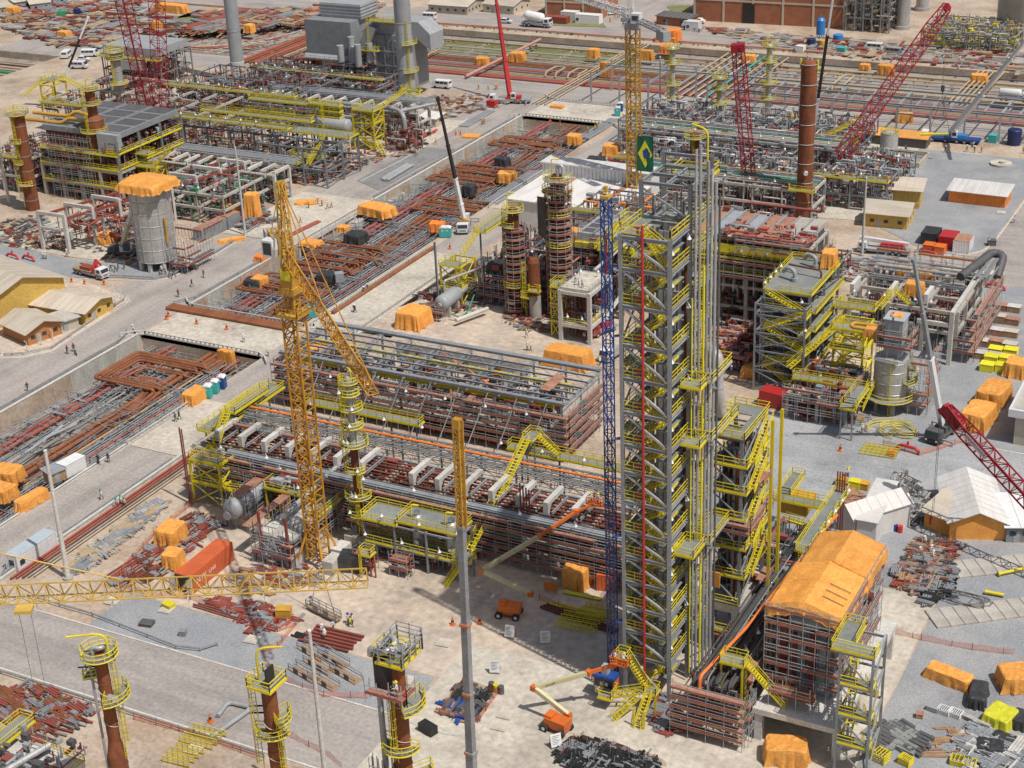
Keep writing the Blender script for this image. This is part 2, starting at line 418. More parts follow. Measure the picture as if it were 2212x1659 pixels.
sheet('gravel_yard','gravel',px((1882,482),(1905,398),(1985,322),(2290,352),(2215,425),(2145,520),(2120,540),(2085,549),(2018,552)),2)
sheet('road','road_b',px((1830,560),(1900,545),(2018,556),(2090,553),(2128,543),(2150,524),(2220,430),(2330,300),(2460,320),(2300,620),(2180,620),(2050,598)),3)
sheet('slab','pale_slab',rect(-162,-100,408,431),2)
sheet('slab','pale_slab',px((1760,470),(1870,478),(1975,330),(1850,300)),2)
sheet('yard','gravel',px((0,530),(85,545),(150,560),(330,580),(385,590),(335,605),(250,600),(150,600),(0,590)),2)
sheet('slab','pale_slab',px((0,500),(90,470),(300,520),(440,575),(385,586),(150,555),(0,528)),1)
sheet('yard','slab',px((0,775),(50,773),(112,760),(270,655),(281,655),(270,640),(240,630),(160,600),(0,600)),2)
sheet('slab','pale_slab',px((560,360),(900,330),(1010,262),(860,250),(560,300)),2)
sheet('asphalt_patch','asphalt',px((770,390),(905,318),(985,322),(900,365),(820,412)),3)
for y0,y1 in((196,217),(254,303),(336,372)):sheet('bridge_deck','pale_slab',rect(-184.4,-173.1,y0,y1),4)
sheet('bridge_deck','pale_slab',rect(-237.9,-216.6,296,330),3)
for pts in[((890,78),(1110,92),(1380,118),(1370,142),(1180,128),(900,104))]:
 q=MB(); q.add([(*P(u,v,-2.45)[:2],-2.45)for u,v in pts],[tuple(range(len(pts)))]); struct('grass',q,'grass')
q=MB()
q.add([(-440,508,-1.6),(70,508,-1.6),(70,513.4,.05),(-440,513.4,.05)],[(0,1,2,3)]); o=struct('grass',q,'bush')
sheet('grass','grass',rect(-425,-375,462,505)if 0 else px((280,52),(470,30),(480,50),(330,78)),2)
sheet('grass','grass',px((1165,22),(1180,55),(1310,60),(1290,32)),4)
sheet('grass','grass',px((1440,14),(1490,10),(1500,28),(1450,30)),4)
sheet('grass','bush',px((2010,108),(2212,95),(2212,75),(2010,85)),4)
bm=MB()
for i in range(900):
 x=rnd(-400,20); y=rnd(508.5,513); z=-1.6+(y-508)*.3; r=rnd(.25,.7)
 for k in range(3):
  a=rnd(0,PI); bm.add([(x-r*cos(a),y-r*sin(a),z-.1),(x+r*cos(a),y+r*sin(a),z-.1),(x+rnd(-.4,.4),y+rnd(-.4,.4),z+r*1.3)],[(0,1,2)])
me=bm.mesh('undergrowth'); me.materials.append(M['bush']); o=bpy.data.objects.new('undergrowth',me); link(o); o['kind']='stuff'
def kerb(pts,w=.28,h=.14,name='kerb'):
 q=MB()
 for a,b in zip(pts[:-1],pts[1:]):q.bar((*a,h/2),(*b,h/2),w,h)
 return struct(name,q,'white_conc')
kerb([(-300,147),(-158,147),(-99.5,147)]); kerb([(-300,133.3),(-60,133.3)])
kerb(px((870,1556),(960,1586),(990,1590),(1030,1580),(1060,1560),(1100,1500)))
kerb([(-184.8,150),(-184.8,196)]); kerb([(-172.8,150),(-172.8,196)])
kerb(px((0,775),(50,773),(112,760),(180,715),(270,658),(281,652),(276,645),(250,632)))
kerb(px((0,592),(150,602),(250,606),(330,608),(372,600),(410,580),(470,548),(560,492)))
kerb(px((2018,553),(2090,550),(2128,540),(2150,521),(2218,427)))
kerb(px((1010,256),(960,292),(870,345),(780,392)))
kerb([(-44,254),(60,254)])
def wall(name,x,y0,y1,z0,z1,label,th=.35,pan=6.0,pipes=0):
 t=Thing(name,label,'wall',(x,(y0+y1)/2,z0),site=True)
 q=MB(); y=y0
 while y<y1-.1:
  e=min(y+pan,y1); q.box((x-th,y+.03,z0),(x-.004+rnd(-.02,.02),e-.03,z1)); y=e
 t.part('panel',q,'concrete_wall')
 q=MB(); q.box((x-th-.08,y0,z1),(x+.06,y1,z1+.14)); t.part('coping',q,'white_conc')
 return t
wall('retaining_wall',-216,60,237.6,-4.3,.25,'long pale concrete wall along the near pipe trench')
wall('retaining_wall',-216,254.5,296,-4.3,.25,'pale concrete wall on the road side of the middle pipe trench')
wall('retaining_wall',-216,330,414,-4.3,.25,'pale concrete wall under the far end of the middle trench')
wall('retaining_wall',-172.6,150,196,-1.4,.5,'low concrete wall between the right road and pipe strip')
wall('retaining_wall',-185.2,100,196,-4.3,.1,'trench side wall beside the right road',th=.3)
def guardrail(pts,label,h=.75):
 q=MB(); r=MB(); pts=[(a,b)for a,b in pts]
 for a,b in zip(pts[:-1],pts[1:]):
  r.bar((*a,h-.16),(*b,h-.16),.09,.34); r.bar((*a,h-.16),(*b,h-.16),.16,.07)
 t=Thing('guardrail',label,'guardrail',(*pts[0],0),site=True)
 t.part('beam',r,'galv')
 q.bar((*pts[0],0),(*pts[0],h),.14); p0=t.part('post',q,'steel'); L=[(a,b)for a,b in zip(pts[:-1],pts[1:])]; k=0
 for a,b in L:
  n=max(1,int(math.dist(a,b)/5))
  for i in range(n):
   f=(i+1)/n; c=p0.copy(); link(c); c.location=(a[0]+(b[0]-a[0])*f-pts[0][0],a[1]+(b[1]-a[1])*f-pts[0][1],0)
guardrail([(-217.2,60),(-217.2,232),(-218.2,236),(-220,238.2)],'steel guardrail above the near trench wall')
guardrail([(-220,254),(-217.4,258),(-217.2,295)],'steel guardrail above the wall just past the near bridge')
guardrail([(-217.2,332),(-217.2,411)],'steel guardrail above the far trench wall')
guardrail([(-184.6,70),(-184.6,150)],'steel guardrail on the trench side of the right road near the white cabin')
guardrail([(-173.4,152),(-173.4,194)],'steel guardrail over the low wall beside the pipe strip')
guardrail(px((0,1258),(15,1225),(60,1215)),'short curved steel guardrail at the road junction below the white cabin')
guardrail(px((60,1292),(200,1332),(380,1402),(432,1408),(470,1396)),'long bright steel guardrail along the upper kerb of the lower road')
guardrail([(-210,132.3),(-110,132.3)],'steel guardrail along the lower kerb of the near road')
guardrail(px((10,770),(50,768),(112,755),(180,708),(268,650),(270,642)),'curved steel guardrail round the yellow canteen island')
guardrail(px((210,598),(330,604),(372,597),(410,577),(470,545),(560,488)),'steel guardrail curving round the silo corner')
def bridge(name,x0,x1,y0,y1,label,pill=4.2,fil=3.0,under=-4.3,both=True):
 t=Thing(name,label,'bridge',((x0+x1)/2,y0,under),site=True)
 q=MB(); q.box((x0-.05,y0,-.9),(x1+.05,y1,.012)); t.part('deck',q,'pale_slab')
 q=MB(); n=int((x1-x0)/pill)
 for i in range(1,n):
  x=x0+(x1-x0)*i/n
  for y in(y0+.3,(y0+y1)/2,y1-.6):q.side([(y-.1,under),(y+.5,under),(y+.35,-.9),(y+.05,-.9)],x-.2,x+.2,'x')
 t.part('pillar',q,'white_conc')
 for y,s in((y0,-1),(y1,1)):
  q=MB(); pts=[(x0-fil,y+s*fil),(x0-fil*.3,y+s*.9),(x0+1,y)]+[(x1-1,y),(x1+fil*.3,y+s*.9),(x1+fil,y+s*fil)]
  for a,b in zip(pts[:-1],pts[1:]):
   q.bar((*a,.85),(*b,.85),.22,.2); q.bar((*a,.12),(*b,.12),.3,.24)
   d=math.dist(a,b); k=max(1,int(d/1.1))
   for i in range(k+1):
    f=i/k; x=a[0]+(b[0]-a[0])*f; yy=a[1]+(b[1]-a[1])*f; q.bar((x,yy,0),(x,yy,.8),.22)
  t.part('balustrade',q,'white_conc')
 return t
bridge('road_bridge',-216,-185,238,254,'concrete road bridge over the near pipe trench with brown pipes lying on it')
bridge('road_bridge',-216,-187,414,432,'far concrete road bridge closing the middle pipe trench')
def balustrade(x,y0,y1,label,s=1,open_=True):
 t=Thing('balustrade',label,'railing',(x,y0,0),site=True); q=MB()
 q.bar((x,y0,.85),(x,y1,.85),.22,.2); q.bar((x,y0,.12),(x,y1,.12),.3,.24); k=int((y1-y0)/1.1)
 for i in range(k+1):y=y0+(y1-y0)*i/k; q.bar((x,y,0),(x,y,.8),.22)
 t.part('rail',q,'white_conc')
 if open_:
  q=MB(); q.bar((x,y0,-.5),(x,y1,-.5),.4,.95); t.part('edge_beam',q,'white_conc'); q=MB(); k=int((y1-y0)/4.5)
  for i in range(k+1):y=y0+(y1-y0)*i/k; q.box((x-.2,y-.22,-4),(x+.2,y+.22,-.97))
  t.part('pillar',q,'white_conc')
balustrade(-184.9,196,217,'pale balustrade of the road deck beside the near trench')
balustrade(-184.9,254,303,'pale balustrade of the deck along the long brown pipe',open_=False)
balustrade(-173.9,256,300,'pale balustrade with pipe openings below, facing the clearing')
balustrade(-185.8,336,372,'pale balustrade of the far right road deck')
balustrade(-215.7,296,330,'pale balustrade of the deck where orange workers walk')
def mk_support(x0,x1,z,n=4):
 q=MB(); q.bar((x0,0,z),(x1,0,z),.22,.26)
 for i in range(n):x=x0+(x1-x0)*(i+.5)/n; q.bar((x,0,-4.3),(x,0,z-.1),.24)
 for i in range(n):x=x0+(x1-x0)*(i+.5)/n; q.bar((x,-1.2,-4.3),(x,0,z-1),.12)
 return q
for(x0,x1,z,ya,yb,lab)in((-214.5,-200.5,-2.6,62,236,'grey steel pipe support crossing the near trench'),(-199.6,-186.5,-2.2,64,236,'low grey pipe support, road side of the near trench'),(-214.5,-201.5,-2.5,258,412,'grey steel pipe support crossing the middle trench'),(-200.5,-188.5,-2.2,260,412,'grey pipe support in the right half of the middle trench')):
 src=None; y=ya if ya>100 else 150
 while y<yb:
  if src is None:src=one('pipe_support',mk_support(x0,x1,z),'steel',lab,'pipe support','steel pipe supports in the trenches',loc=(0,y,0))
  else:dup(src,(0,y,0))
  y+=7.1
def pipe(pts,r,m,label,group,n=10,name='pipe'):
 q=MB(); q.path(pts,r,n); return one(name,q,m,label,'pipe',group)
def bend(pts,rad=1.0,k=3):
 out=[V(pts[0])]; pts=[V(p)for p in pts]
 for a,b,c in zip(pts[:-2],pts[1:-1],pts[2:]):
  u=(a-b); w_=(c-b); rr=min(rad,u.length*.45,w_.length*.45); p0=b+u.normalized()*rr; p2=b+w_.normalized()*rr
  for i in range(k+1):
   t=i/k; out.append(p0*(1-t)**2+b*2*t*(1-t)+p2*t*t)
 out.append(pts[-1]); return out
TR=[]
for x,r,m,z in((-213.2,.13,'steel',-2.3),(-212.5,.1,'galv',-2.35),(-209,.38,'red_pipe',-2.0),(-207.4,.38,'red_pipe',-2.0),(-205.6,.14,'steel',-2.3),(-204.9,.11,'galv',-2.3),(-203.6,.2,'grey_paint',-2.2),(-201.9,.16,'steel',-2.3),(-198.3,.46,'rust_pipe',-1.6),(-196.7,.46,'rust_pipe',-1.6),(-195.1,.24,'rust_pipe',-1.8),(-194.3,.2,'tan_pipe',-1.85),(-193.3,.14,'steel',-1.95),(-192.6,.12,'galv',-1.95),(-191.9,.13,'steel',-1.95),(-191.1,.18,'red_pipe',-1.9),(-190.4,.11,'steel',-1.95),(-189.7,.13,'galv',-1.95),(-189,.13,'galv',-1.95),(-188.3,.12,'galv',-1.95),(-187.6,.13,'steel',-1.95),(-186.9,.11,'galv',-1.95)):
 e=rnd(228,240)if r<.3 else 250
 nm={'red_pipe':'red-brown','rust_pipe':'rusty brown','steel':'thin grey','galv':'thin silvery','grey_paint':'grey','tan_pipe':'tan'}[m]
 pipe([(x,120,z),(x,e,z)],r,m,nm+' pipe along the near trench','pipes in the near trench',8 if r<.2 else 12)
for k,(xl,xr,ya,yb)in enumerate(((-211.4,-196.6,217.5,231),(-210,-198,219,229.6),(-206.6,-199.4,221.6,227.5))):
 for d in(0,.95):
  z=-.5-.35*k
  pipe(bend([(xr+1+d,ya-9,-1.6),(xr+d,ya+d,-1.2),(xr+d,ya+d,z),(xl+d,ya+d,z),(xl+d,yb-d,z),(xr+d+2.5,yb-d,z),(xr+d+2.5,yb-d,-1.6),(xr+d+2.5,246,-1.6)],1.1),.36-.04*k,'rust_pipe','rusty brown pipe in a square loop near the bridge','looped pipes in the near trench',10)
for i in range(3):pipe([(-219.5+i*0,252.4-i*.9+.3,.42),(-188.5,252.4-i*.9+.3,.42)],.42,'rust_pipe','rusty pipe lying across the deck of the near bridge','brown pipes on the bridge',12)
pipe([(-184.0,262,.45),(-184.0,305,.45)],.42,'rust_pipe','long single brown pipe lying beside the right road balustrade',None,12)
pipe(bend([P(53*4/4+0,980,-1.2),P(88,955,-1.2),P(135,920,-1.2)],1),.28,'grey_paint','short grey pipe lying over the near trench frames','loose grey pipes over the near trench')
pipe(bend([P(92,957,-.9),P(100,945,-.9),P(165,916,-.9)],1),.28,'grey_paint','grey pipe with an elbow lying over the near trench','loose grey pipes over the near trench')
for x,r,m,z in((-213.6,.12,'steel',-2.2),(-212.8,.14,'galv',-2.2),(-211.8,.12,'steel',-2.2),(-209.3,.42,'red_pipe',-1.9),(-207.7,.42,'red_pipe',-1.9),(-206.1,.3,'red_pipe',-2.0),(-204.9,.16,'galv',-2.1),(-204.1,.13,'steel',-2.1),(-203.2,.2,'grey_paint',-2.1),(-202.2,.13,'galv',-2.1),(-200.6,.44,'rust_pipe',-1.6),(-199.1,.44,'rust_pipe',-1.6),(-197.6,.36,'rust_pipe',-1.7),(-196.4,.3,'rust_pipe',-1.75),(-195.3,.15,'steel',-1.9),(-194.5,.12,'galv',-1.9),(-193.7,.16,'galv',-1.9),(-192.8,.14,'steel',-1.9),(-192,.2,'red_pipe',-1.9),(-191.1,.12,'galv',-1.9),(-190.3,.14,'galv',-1.9),(-189.5,.13,'steel',-1.9),(-188.7,.15,'galv',-1.9)):
 nm={'red_pipe':'red-brown','rust_pipe':'rusty brown','steel':'thin grey','galv':'thin silvery','grey_paint':'grey','tan_pipe':'tan'}[m]
 pipe([(x,rnd(246,260)if r<.3 else 246,z),(x,425 if r>.3 else rnd(395,412),z)],r,m,nm+' pipe along the middle trench','pipes in the middle trench',8 if r<.2 else 12)
for k,(xl,xr,y)in enumerate(((-214,-197,268),(-212.5,-199,274),(-212,-198,283),(-211,-196,291),(-213.5,-198,297.5),(-213.6,-197.5,352),(-212.6,-196,358),(-211.6,-195,364),(-213,-196.5,386),(-212,-195.5,391),(-205,-189.5,330),(-204,-189,336))):
 for d in(0,1.0):
  z=-.55
  pipe(bend([(xr+d,y-5.2+d,-1.6),(xr+d,y+d,-1.5),(xr+d,y+d,z),(xl+d,y+d,z),(xl+d,y+4.6-d,z),(xr+1.6+d,y+4.6-d,z),(xr+1.6+d,y+4.6-d,-1.6),(xr+1.6+d,y+9,-1.6)],.9),.3,'rust_pipe','rusty pipe looped flat across the middle trench','looped pipes in the middle trench',9)
def tube_raft(x0,x1,y0,y1,z,n,label,m='galv',tilt=.25,up=0):
 q=MB()
 for i in range(n):
  x=rnd(x0,x1); y=rnd(y0,y1); a=rnd(-.2,.2)+(0 if rnd(0,1)<.6 else PI/2); l=rnd(1.5,4.5); zz=z+rnd(0,.5)
  q.bar((x-l*cos(a),y-l*sin(a),zz-l*rnd(-tilt,tilt)),(x+l*cos(a),y+l*sin(a),zz+l*rnd(-tilt,tilt)*.6),.09)
  if up and rnd(0,1)<up:q.bar((x,y,z-2),(x+rnd(-.3,.3),y,z+rnd(.6,1.6)),.085)
  if rnd(0,1)<.07:q.ob((x,y,zz),(l*.9,.45,.05),a)
 return one('access_scaffold',q,m,label,'scaffolding','loose scaffolding over the trench pipes')
for k,(y0,y1)in enumerate(((150,165),(165,180),(180,195),(196,208),(208,219),(219,236))):tube_raft(-213,-188,y0,y1,-1.35,46,'grey tube scaffold laid over the near trench pipes',up=.25)
for k in range(9):tube_raft(-214,-189,257+k*17,272+k*17,-1.0,74,'grey tube scaffold laid over the middle trench pipes',up=.3)
def debris(x0,x1,y0,y1,z,n,label,mats=('plank','primer','steel')):
 for m in mats:
  q=MB()
  for i in range(n):
   x=rnd(x0,x1); y=rnd(y0,y1); a=rnd(0,PI)if rnd(0,1)<.5 else rnd(-.1,.1)+PI/2; q.ob((x,y,z+rnd(0,.25)),(rnd(.6,3.2),rnd(.1,.5),rnd(.06,.3)),a)
  me=q.mesh('rubble'); me.materials.append(M[m]); o=bpy.data.objects.new('rubble',me); link(o); o['kind']='stuff'
debris(-215,-186,150,236,-4.3,60,0); debris(-215,-188,256,412,-4.3,130,0,('plank','primer','steel','white_conc','black_tarp'))
for i,(x,r,m)in enumerate(((-171.6,.2,'red_pipe'),(-170.9,.16,'red_pipe'),(-170.1,.16,'rust_pipe'),(-169.4,.12,'galv'),(-168.7,.13,'tan_pipe'))):
 pipe([(x,152+i*.5,.35),(x,199-i*2,.35)],r,m,'pipe on sleepers beside the low road wall','pipes beside the low wall')
FC=[(453.2,.16,'steel'),(454.2,.14,'galv'),(456,.62,'red_pipe'),(457.9,.62,'red_pipe'),(460,.2,'steel'),(461.2,.24,'tan_pipe'),(462.6,.3,'tan_pipe'),(464.2,.24,'rust_pipe'),(465.6,.2,'steel'),(467,.45,'red_pipe'),(469,.22,'steel'),(470.3,.2,'galv'),(472,.3,'rust_pipe'),(473.4,.3,'rust_pipe'),(475,.4,'rust_pipe'),(477,.16,'steel'),(478.6,.28,'tan_pipe'),(480.2,.2,'steel'),(483,.22,'tan_pipe'),(486,.16,'steel'),(490,.25,'grey_paint'),(494,.18,'tan_pipe'),(499,.42,'tan_pipe'),(501,.22,'grey_paint'),(504.5,.3,'dark_steel')]
for y,r,m in FC:
 nm={'red_pipe':'thick red-brown','rust_pipe':'rusty brown','steel':'thin grey','galv':'thin silvery','grey_paint':'pale grey','tan_pipe':'tan','dark_steel':'dark grey'}[m]
 a,b=(-330,50)
 if m=='rust_pipe':a,b=rnd(-330,-250),rnd(-150,-100)
 pipe([(a,y,-1.3),(b,y,-1.3)],r,m,nm+' pipe running along the far corridor','pipes along the far corridor',8)
 if 466<y<505 and m=='tan_pipe':pipe([(-170,y+.9,-1.35),(50,y+.9,-1.35)],.3,'tan_pipe','tan pipe in the right half of the far corridor','pipes along the far corridor',8)
for i in range(22):
 x=-325+i*17; q=MB(); q.box((x-.25,452.5,-2.5),(x+.25,507,-1.75)); one('pipe_sleeper',q,'concrete','concrete sleeper under the far corridor pipes','sleeper','concrete sleepers in the far corridor')
pipe([(-440,514.2,.55),(60,514.2,.55)],.34,'pink_pipe','long pink fire main along the far road',None,10)
for i in range(26):q=MB(); q.box((-440+i*19,513.9,0),(-439.6+i*19,514.5,.25)); one('pipe_stand',q,'white_conc','small concrete stand under the pink pipe by the far road','pipe stand','stands of the pink pipe')
for k,(x,y,w_,d,m)in enumerate(((-232,462,9,7,'tan_pipe'),(-224,462,9,7,'tan_pipe'),(-150,476,8,12,'tan_pipe'),(-141,476,8,12,'tan_pipe'),(-66,476,8,14,'tan_pipe'),(-58,476,8,14,'tan_pipe'),(-300,462,14,9,'tan_pipe'),(-285,470,10,9,'tan_pipe'))):
 pipe(bend([(x,y-1,-1),(x,y,.4),(x,y+d,.4),(x+w_*.4,y+d,.4),(x+w_*.4,y,.4),(x+w_*.4,y-1,-1)],1),.34,m,'tan pipe loop standing across the far corridor','raised loops in the far corridor',8)
for i in range(9):
 m=('tan_pipe','tan_pipe','grey_paint','tan_pipe','pale_blue','turquoise','tan_pipe','steel','tan_pipe')[i]; x=-186+i*2.6
 pipe([(x,449.5,-.2),(x,506,-.2)],.3,m,'slanting pipe over the far corridor by the red boom tip','pipes crossing the far corridor',8)
for i in range(4):pipe([(-219+i*1.4,426,.4),(-219+i*1.4,508,.4)],.2+.06*(i%2),('tan_pipe','tan_pipe','steel','tan_pipe')[i],'tan pipe crossing the far corridor beside the tower crane mast','pipes crossing the far corridor',8)
for i in range(6):pipe([(-104+i*1.5,470,-.2),(-104+i*1.5,509,-.2)],.28,'tan_pipe','tan pipe crossing the far corridor behind the red crane boom','pipes crossing the far corridor',8)
pipe([(-253,446,1),(-253,500,1)],.0+.5,'pink_pipe','wide dusty pipe bridge crossing the far corridor behind the red telescopic boom',None)
for i in range(7):
 pipe([(-338+i*2.1,440,.6),(-338+i*2.1,520-i*3,.6)],(.55,.4,.3,.55,.4,.25,.3)[i],('red_pipe','rust_pipe','rust_pipe','red_pipe','rust_pipe','tan_pipe','rust_pipe')[i],'red and brown pipe run left of the grey stack','pipes beside the left grey stack',10)
for i in range(10):pipe([(-395+i*4.6,448+i%3,.4),(-345,448+i*4.5,.4)],.2,('tan_pipe','grey_paint','rust_pipe','red_pipe')[i%4],'pipe lying among the clutter of the upper left corridor','pipes in the upper left corridor',6)
for i in range(6):pipe([(-470+i*.1,404+i*3,-1.2),(-409,404+i*3,-1.2)],(.3,.5,.3,.3,.3,.3)[i],('tan_pipe','green','tan_pipe','tan_pipe','dark_rust','tan_pipe')[i],'pipe in the cut at the far left edge','pipes in the left cut',8)
debris(-330,40,453,506,-2.4,260,0,('plank','tan_pipe','steel','primer')); debris(-400,-330,450,505,0,120,0,('plank','tan_pipe','primer'))
def handrail(t,par,pts,m='yellow',closed=False,h=1.1,step=1.7,w=.085):
 q=MB(); q.rail(pts,h,step,w,closed=closed); return t.part('handrail',q,m,par)
def deck(t,x0,x1,y0,y1,z,m='grating',rails='NESW',rm='yellow',th=.14,edge=True,gap=None):
 "a railed platform: grating with an edge channel, handrail round the named sides (S is towards the camera)"
 q=MB(); q.box((x0,y0,z-th),(x1,y1,z)); d=t.part('platform',q,m)
 if edge:
  q=MB(); e=.07
  for a,b in(((x0-e,y0-e),(x1+e,y0)),((x0-e,y1),(x1+e,y1+e)),((x0-e,y0),(x0,y1)),((x1,y0),(x1+e,y1))):q.box((*a,z-.3),(*b,z+.02))
  t.part('edge_channel',q,rm if edge is True else edge,d)
 q=MB()
 for c,a,b in(('S',(x0,y0,z),(x1,y0,z)),('E',(x1,y0,z),(x1,y1,z)),('N',(x0,y1,z),(x1,y1,z)),('W',(x0,y0,z),(x0,y1,z))):
  if c in rails:q.rail([a,b],1.1,1.6,.085)
 t.part('handrail',q,rm,d)
 return d
def frame(t,xs,ys,zs,m='steel',cw=.35,bw=.28,z0=0,brace=(),skip=(),bh=None):
 "columns at every xs x ys, beams along both axes at every level; brace = faces to cross-brace"
 for x in xs:
  for y in ys:
   if(x,y)in skip:continue
   q=MB(); q.beam((x,y,z0),(x,y,zs[-1]),cw,cw,.07)if m=='steel' or m=='yellow' else q.box((x-cw/2,y-cw/2,z0),(x+cw/2,y+cw/2,zs[-1])); t.part('column',q,m)
 bh=bh or bw*1.2
 for z in zs:
  q=MB(); z_=z-bh/2-.16
  for y in ys:
   for a,b in zip(xs[:-1],xs[1:]):q.beam((a+cw/2,y,z_),(b-cw/2,y,z_),bw,bh,.05)if m in('steel','yellow')else q.box((a+cw/2,y-bw/2,z-bh-.16),(b-cw/2,y+bw/2,z-.16))
  for x in xs:
   for a,b in zip(ys[:-1],ys[1:]):q.beam((x,a+cw/2,z_),(x,b-cw/2,z_),bw,bh,.05)if m in('steel','yellow')else q.box((x-bw/2,a+cw/2,z-bh-.16),(x+bw/2,b-cw/2,z-.16))
  t.part('beam',q,m)
 lv=[z0]+list(zs)
 for f,style in brace:
  for i,(a,b)in enumerate(zip(lv[:-1],lv[1:])):
   if f in 'SN':
    y=ys[0]if f=='S' else ys[-1]; p=(xs[0],y,a+.2); r=(xs[-1],y,b-.4); p2=(xs[-1],y,a+.2); r2=(xs[0],y,b-.4)
   else:
    x=xs[0]if f=='W' else xs[-1]; p=(x,ys[0],a+.2); r=(x,ys[-1],b-.4); p2=(x,ys[-1],a+.2); r2=(x,ys[0],b-.4)
   q=MB()
   if style in 'x/':q.bar(p,r,.17)
   if style in 'x\\':q.bar(p2,r2,.17)
   t.part('brace',q,m)
def innards(t,x0,x1,y0,y1,z0,z1,n,cols=('dark_rust','dark_steel','steel','primer','grey_paint'),pl='plank',planks=0,big=1.0):
 "pipework, small vessels and boards that fill a process structure"
 for m in cols:
  q=MB()
  for i in range(n):
   k=rnd(0,1); x=rnd(x0,x1); y=rnd(y0,y1); z=rnd(z0,z1)
   if k<.45:
    ax=rnd(0,1); l=rnd(1,6)*big; r=rnd(.08,.28)*big
    a=V((x,y,z)); b=V((min(x1,x+l),y,z))if ax<.45 else V((x,min(y1,y+l),z))if ax<.8 else V((x,y,min(z1,z+l)))
    q.path([a,b]if rnd(0,1)<.5 else[a,b,b+V((0,0,-rnd(.5,2)))],r,6)
   elif k<.75:q.ob((x,y,z),(rnd(.4,2)*big,rnd(.3,1.2)*big,rnd(.2,1.0)*big),0)
   else:q.bar((x,y,z0),(x,y,z1),.16)
  o_=t.part('pipework',q,m)
  if o_:o_['kind']='stuff'
 if planks:
  q=MB()
  for i in range(planks):q.ob((rnd(x0,x1),rnd(y0,y1),rnd(z0,z1)),(rnd(1,4),rnd(.5,1.5),.07),PI/2 if rnd(0,1)<.5 else 0)
  o_=t.part('board',q,pl); o_['kind']='stuff'
def scaff(t,x0,x1,y0,y1,z0,z1,lift=2.0,bay=2.2,m='galv',deckm='plank',toe='plank_red',dens=.8,w=1.0,sides='SENW',r=.075,skirt=False):
 "tube scaffold wrapped round a block: standards, ledgers, plank lifts with red toe boards"
 q=MB(); loops=[]
 def run(a,b,inx,iny):
  L=math.dist(a,b); n=max(1,round(L/bay)); dx,dy=(b[0]-a[0])/n,(b[1]-a[1])/n
  for i in range(n+1):
   x,y=a[0]+dx*i,a[1]+dy*i
   q.bar((x,y,z0),(x,y,z1+rnd(.5,1.3)),r); q.bar((x+inx*w,y+iny*w,z0),(x+inx*w,y+iny*w,z1+rnd(.2,1)),r)
  z=z0+lift; k=0
  while z<z1+.1:
   for o in(0,w):
    q.bar((a[0]+inx*o,a[1]+iny*o,z),(b[0]+inx*o,b[1]+iny*o,z),r)
   q.bar((*a,z+1),(*b,z+1),r); q.bar((*a,z+.5),(*b,z+.5),r*.8)
   d=MB(); tb=MB()
   for i in range(n):
    if rnd(0,1)>dens:continue
    x,y=a[0]+dx*i,a[1]+dy*i
    cx,cy=x+dx/2+inx*w/2,y+dy/2+iny*w/2
    d.ob((cx,cy,z+rnd(.04,.07)),(abs(dx)+inx*inx*w*.96 if inx else abs(dx),abs(dy)+iny*iny*w*.96 if iny else abs(dy),.05),0)
    if skirt:tb.ob((x+dx/2-inx*.06,y+dy/2-iny*.06,z-.15),(abs(dx)or .05,abs(dy)or .05,rnd(.45,.9)),0)
    else:tb.ob((x+dx/2-inx*.06,y+dy/2-iny*.06,z+.05),(abs(dx)or .05,abs(dy)or .05,.3),0)
   dp=t.part('scaffold_deck',d,deckm); t.part('toe_board',tb,toe,dp)if dp else None
   z+=lift
 if 'S' in sides:run((x0,y0),(x1,y0),0,1)
 if 'N' in sides:run((x0,y1),(x1,y1),0,-1)
 if 'W' in sides:run((x0,y0+w),(x0,y1-w),1,0)
 if 'E' in sides:run((x1,y0+w),(x1,y1-w),-1,0)
 t.part('scaffold_frame',q,m)
def ringdeck(t,x,y,r0,r1,z,a0,a1,m='grating',n=None,cage=False,rm='yellow',h=1.1):
 "curved platform round a column: grating, edge channel and curved handrail"
 n=n or max(4,int(abs(a1-a0)/.28)); q=MB(); A=[a0+(a1-a0)*i/n for i in range(n+1)]
 for a,b in zip(A[:-1],A[1:]):
  q.prism([(x+r0*cos(a),y+r0*sin(a)),(x+r1*cos(a),y+r1*sin(a)),(x+r1*cos(b),y+r1*sin(b)),(x+r0*cos(b),y+r0*sin(b))],z-.1,z)
 d=t.part('platform',q,m); q=MB(); pts=[(x+r1*cos(a),y+r1*sin(a),z)for a in A]
 for k in(.0,.55,1.1):q.path([(p[0],p[1],z+k*h/1.1)for p in pts],.055 if k else .09,5)
 full=abs(a1-a0)>6.2
 for p in pts[::2 if n>10 else 1]:q.bar(p,(p[0],p[1],z+h),.07)
 for a in([]if full else[a0,a1]):q.rail([(x+r0*cos(a),y+r0*sin(a),z),(x+r1*cos(a),y+r1*sin(a),z)],h,3,.07)
 for a in A[::3]:q.bar((x+r0*cos(a),y+r0*sin(a),z-.9),(x+r1*.95*cos(a),y+r1*.95*sin(a),z-.1),.1)
 t.part('handrail',q,rm,d); return d
def davit(t,x,y,z,h,dx,dy,l,m='yellow',r=.13):
 q=MB(); q.path(bend([(x,y,z),(x,y,z+h),(x+dx*l,y+dy*l,z+h*.93)],h*.45,5),r,8); t.part('davit',q,m)
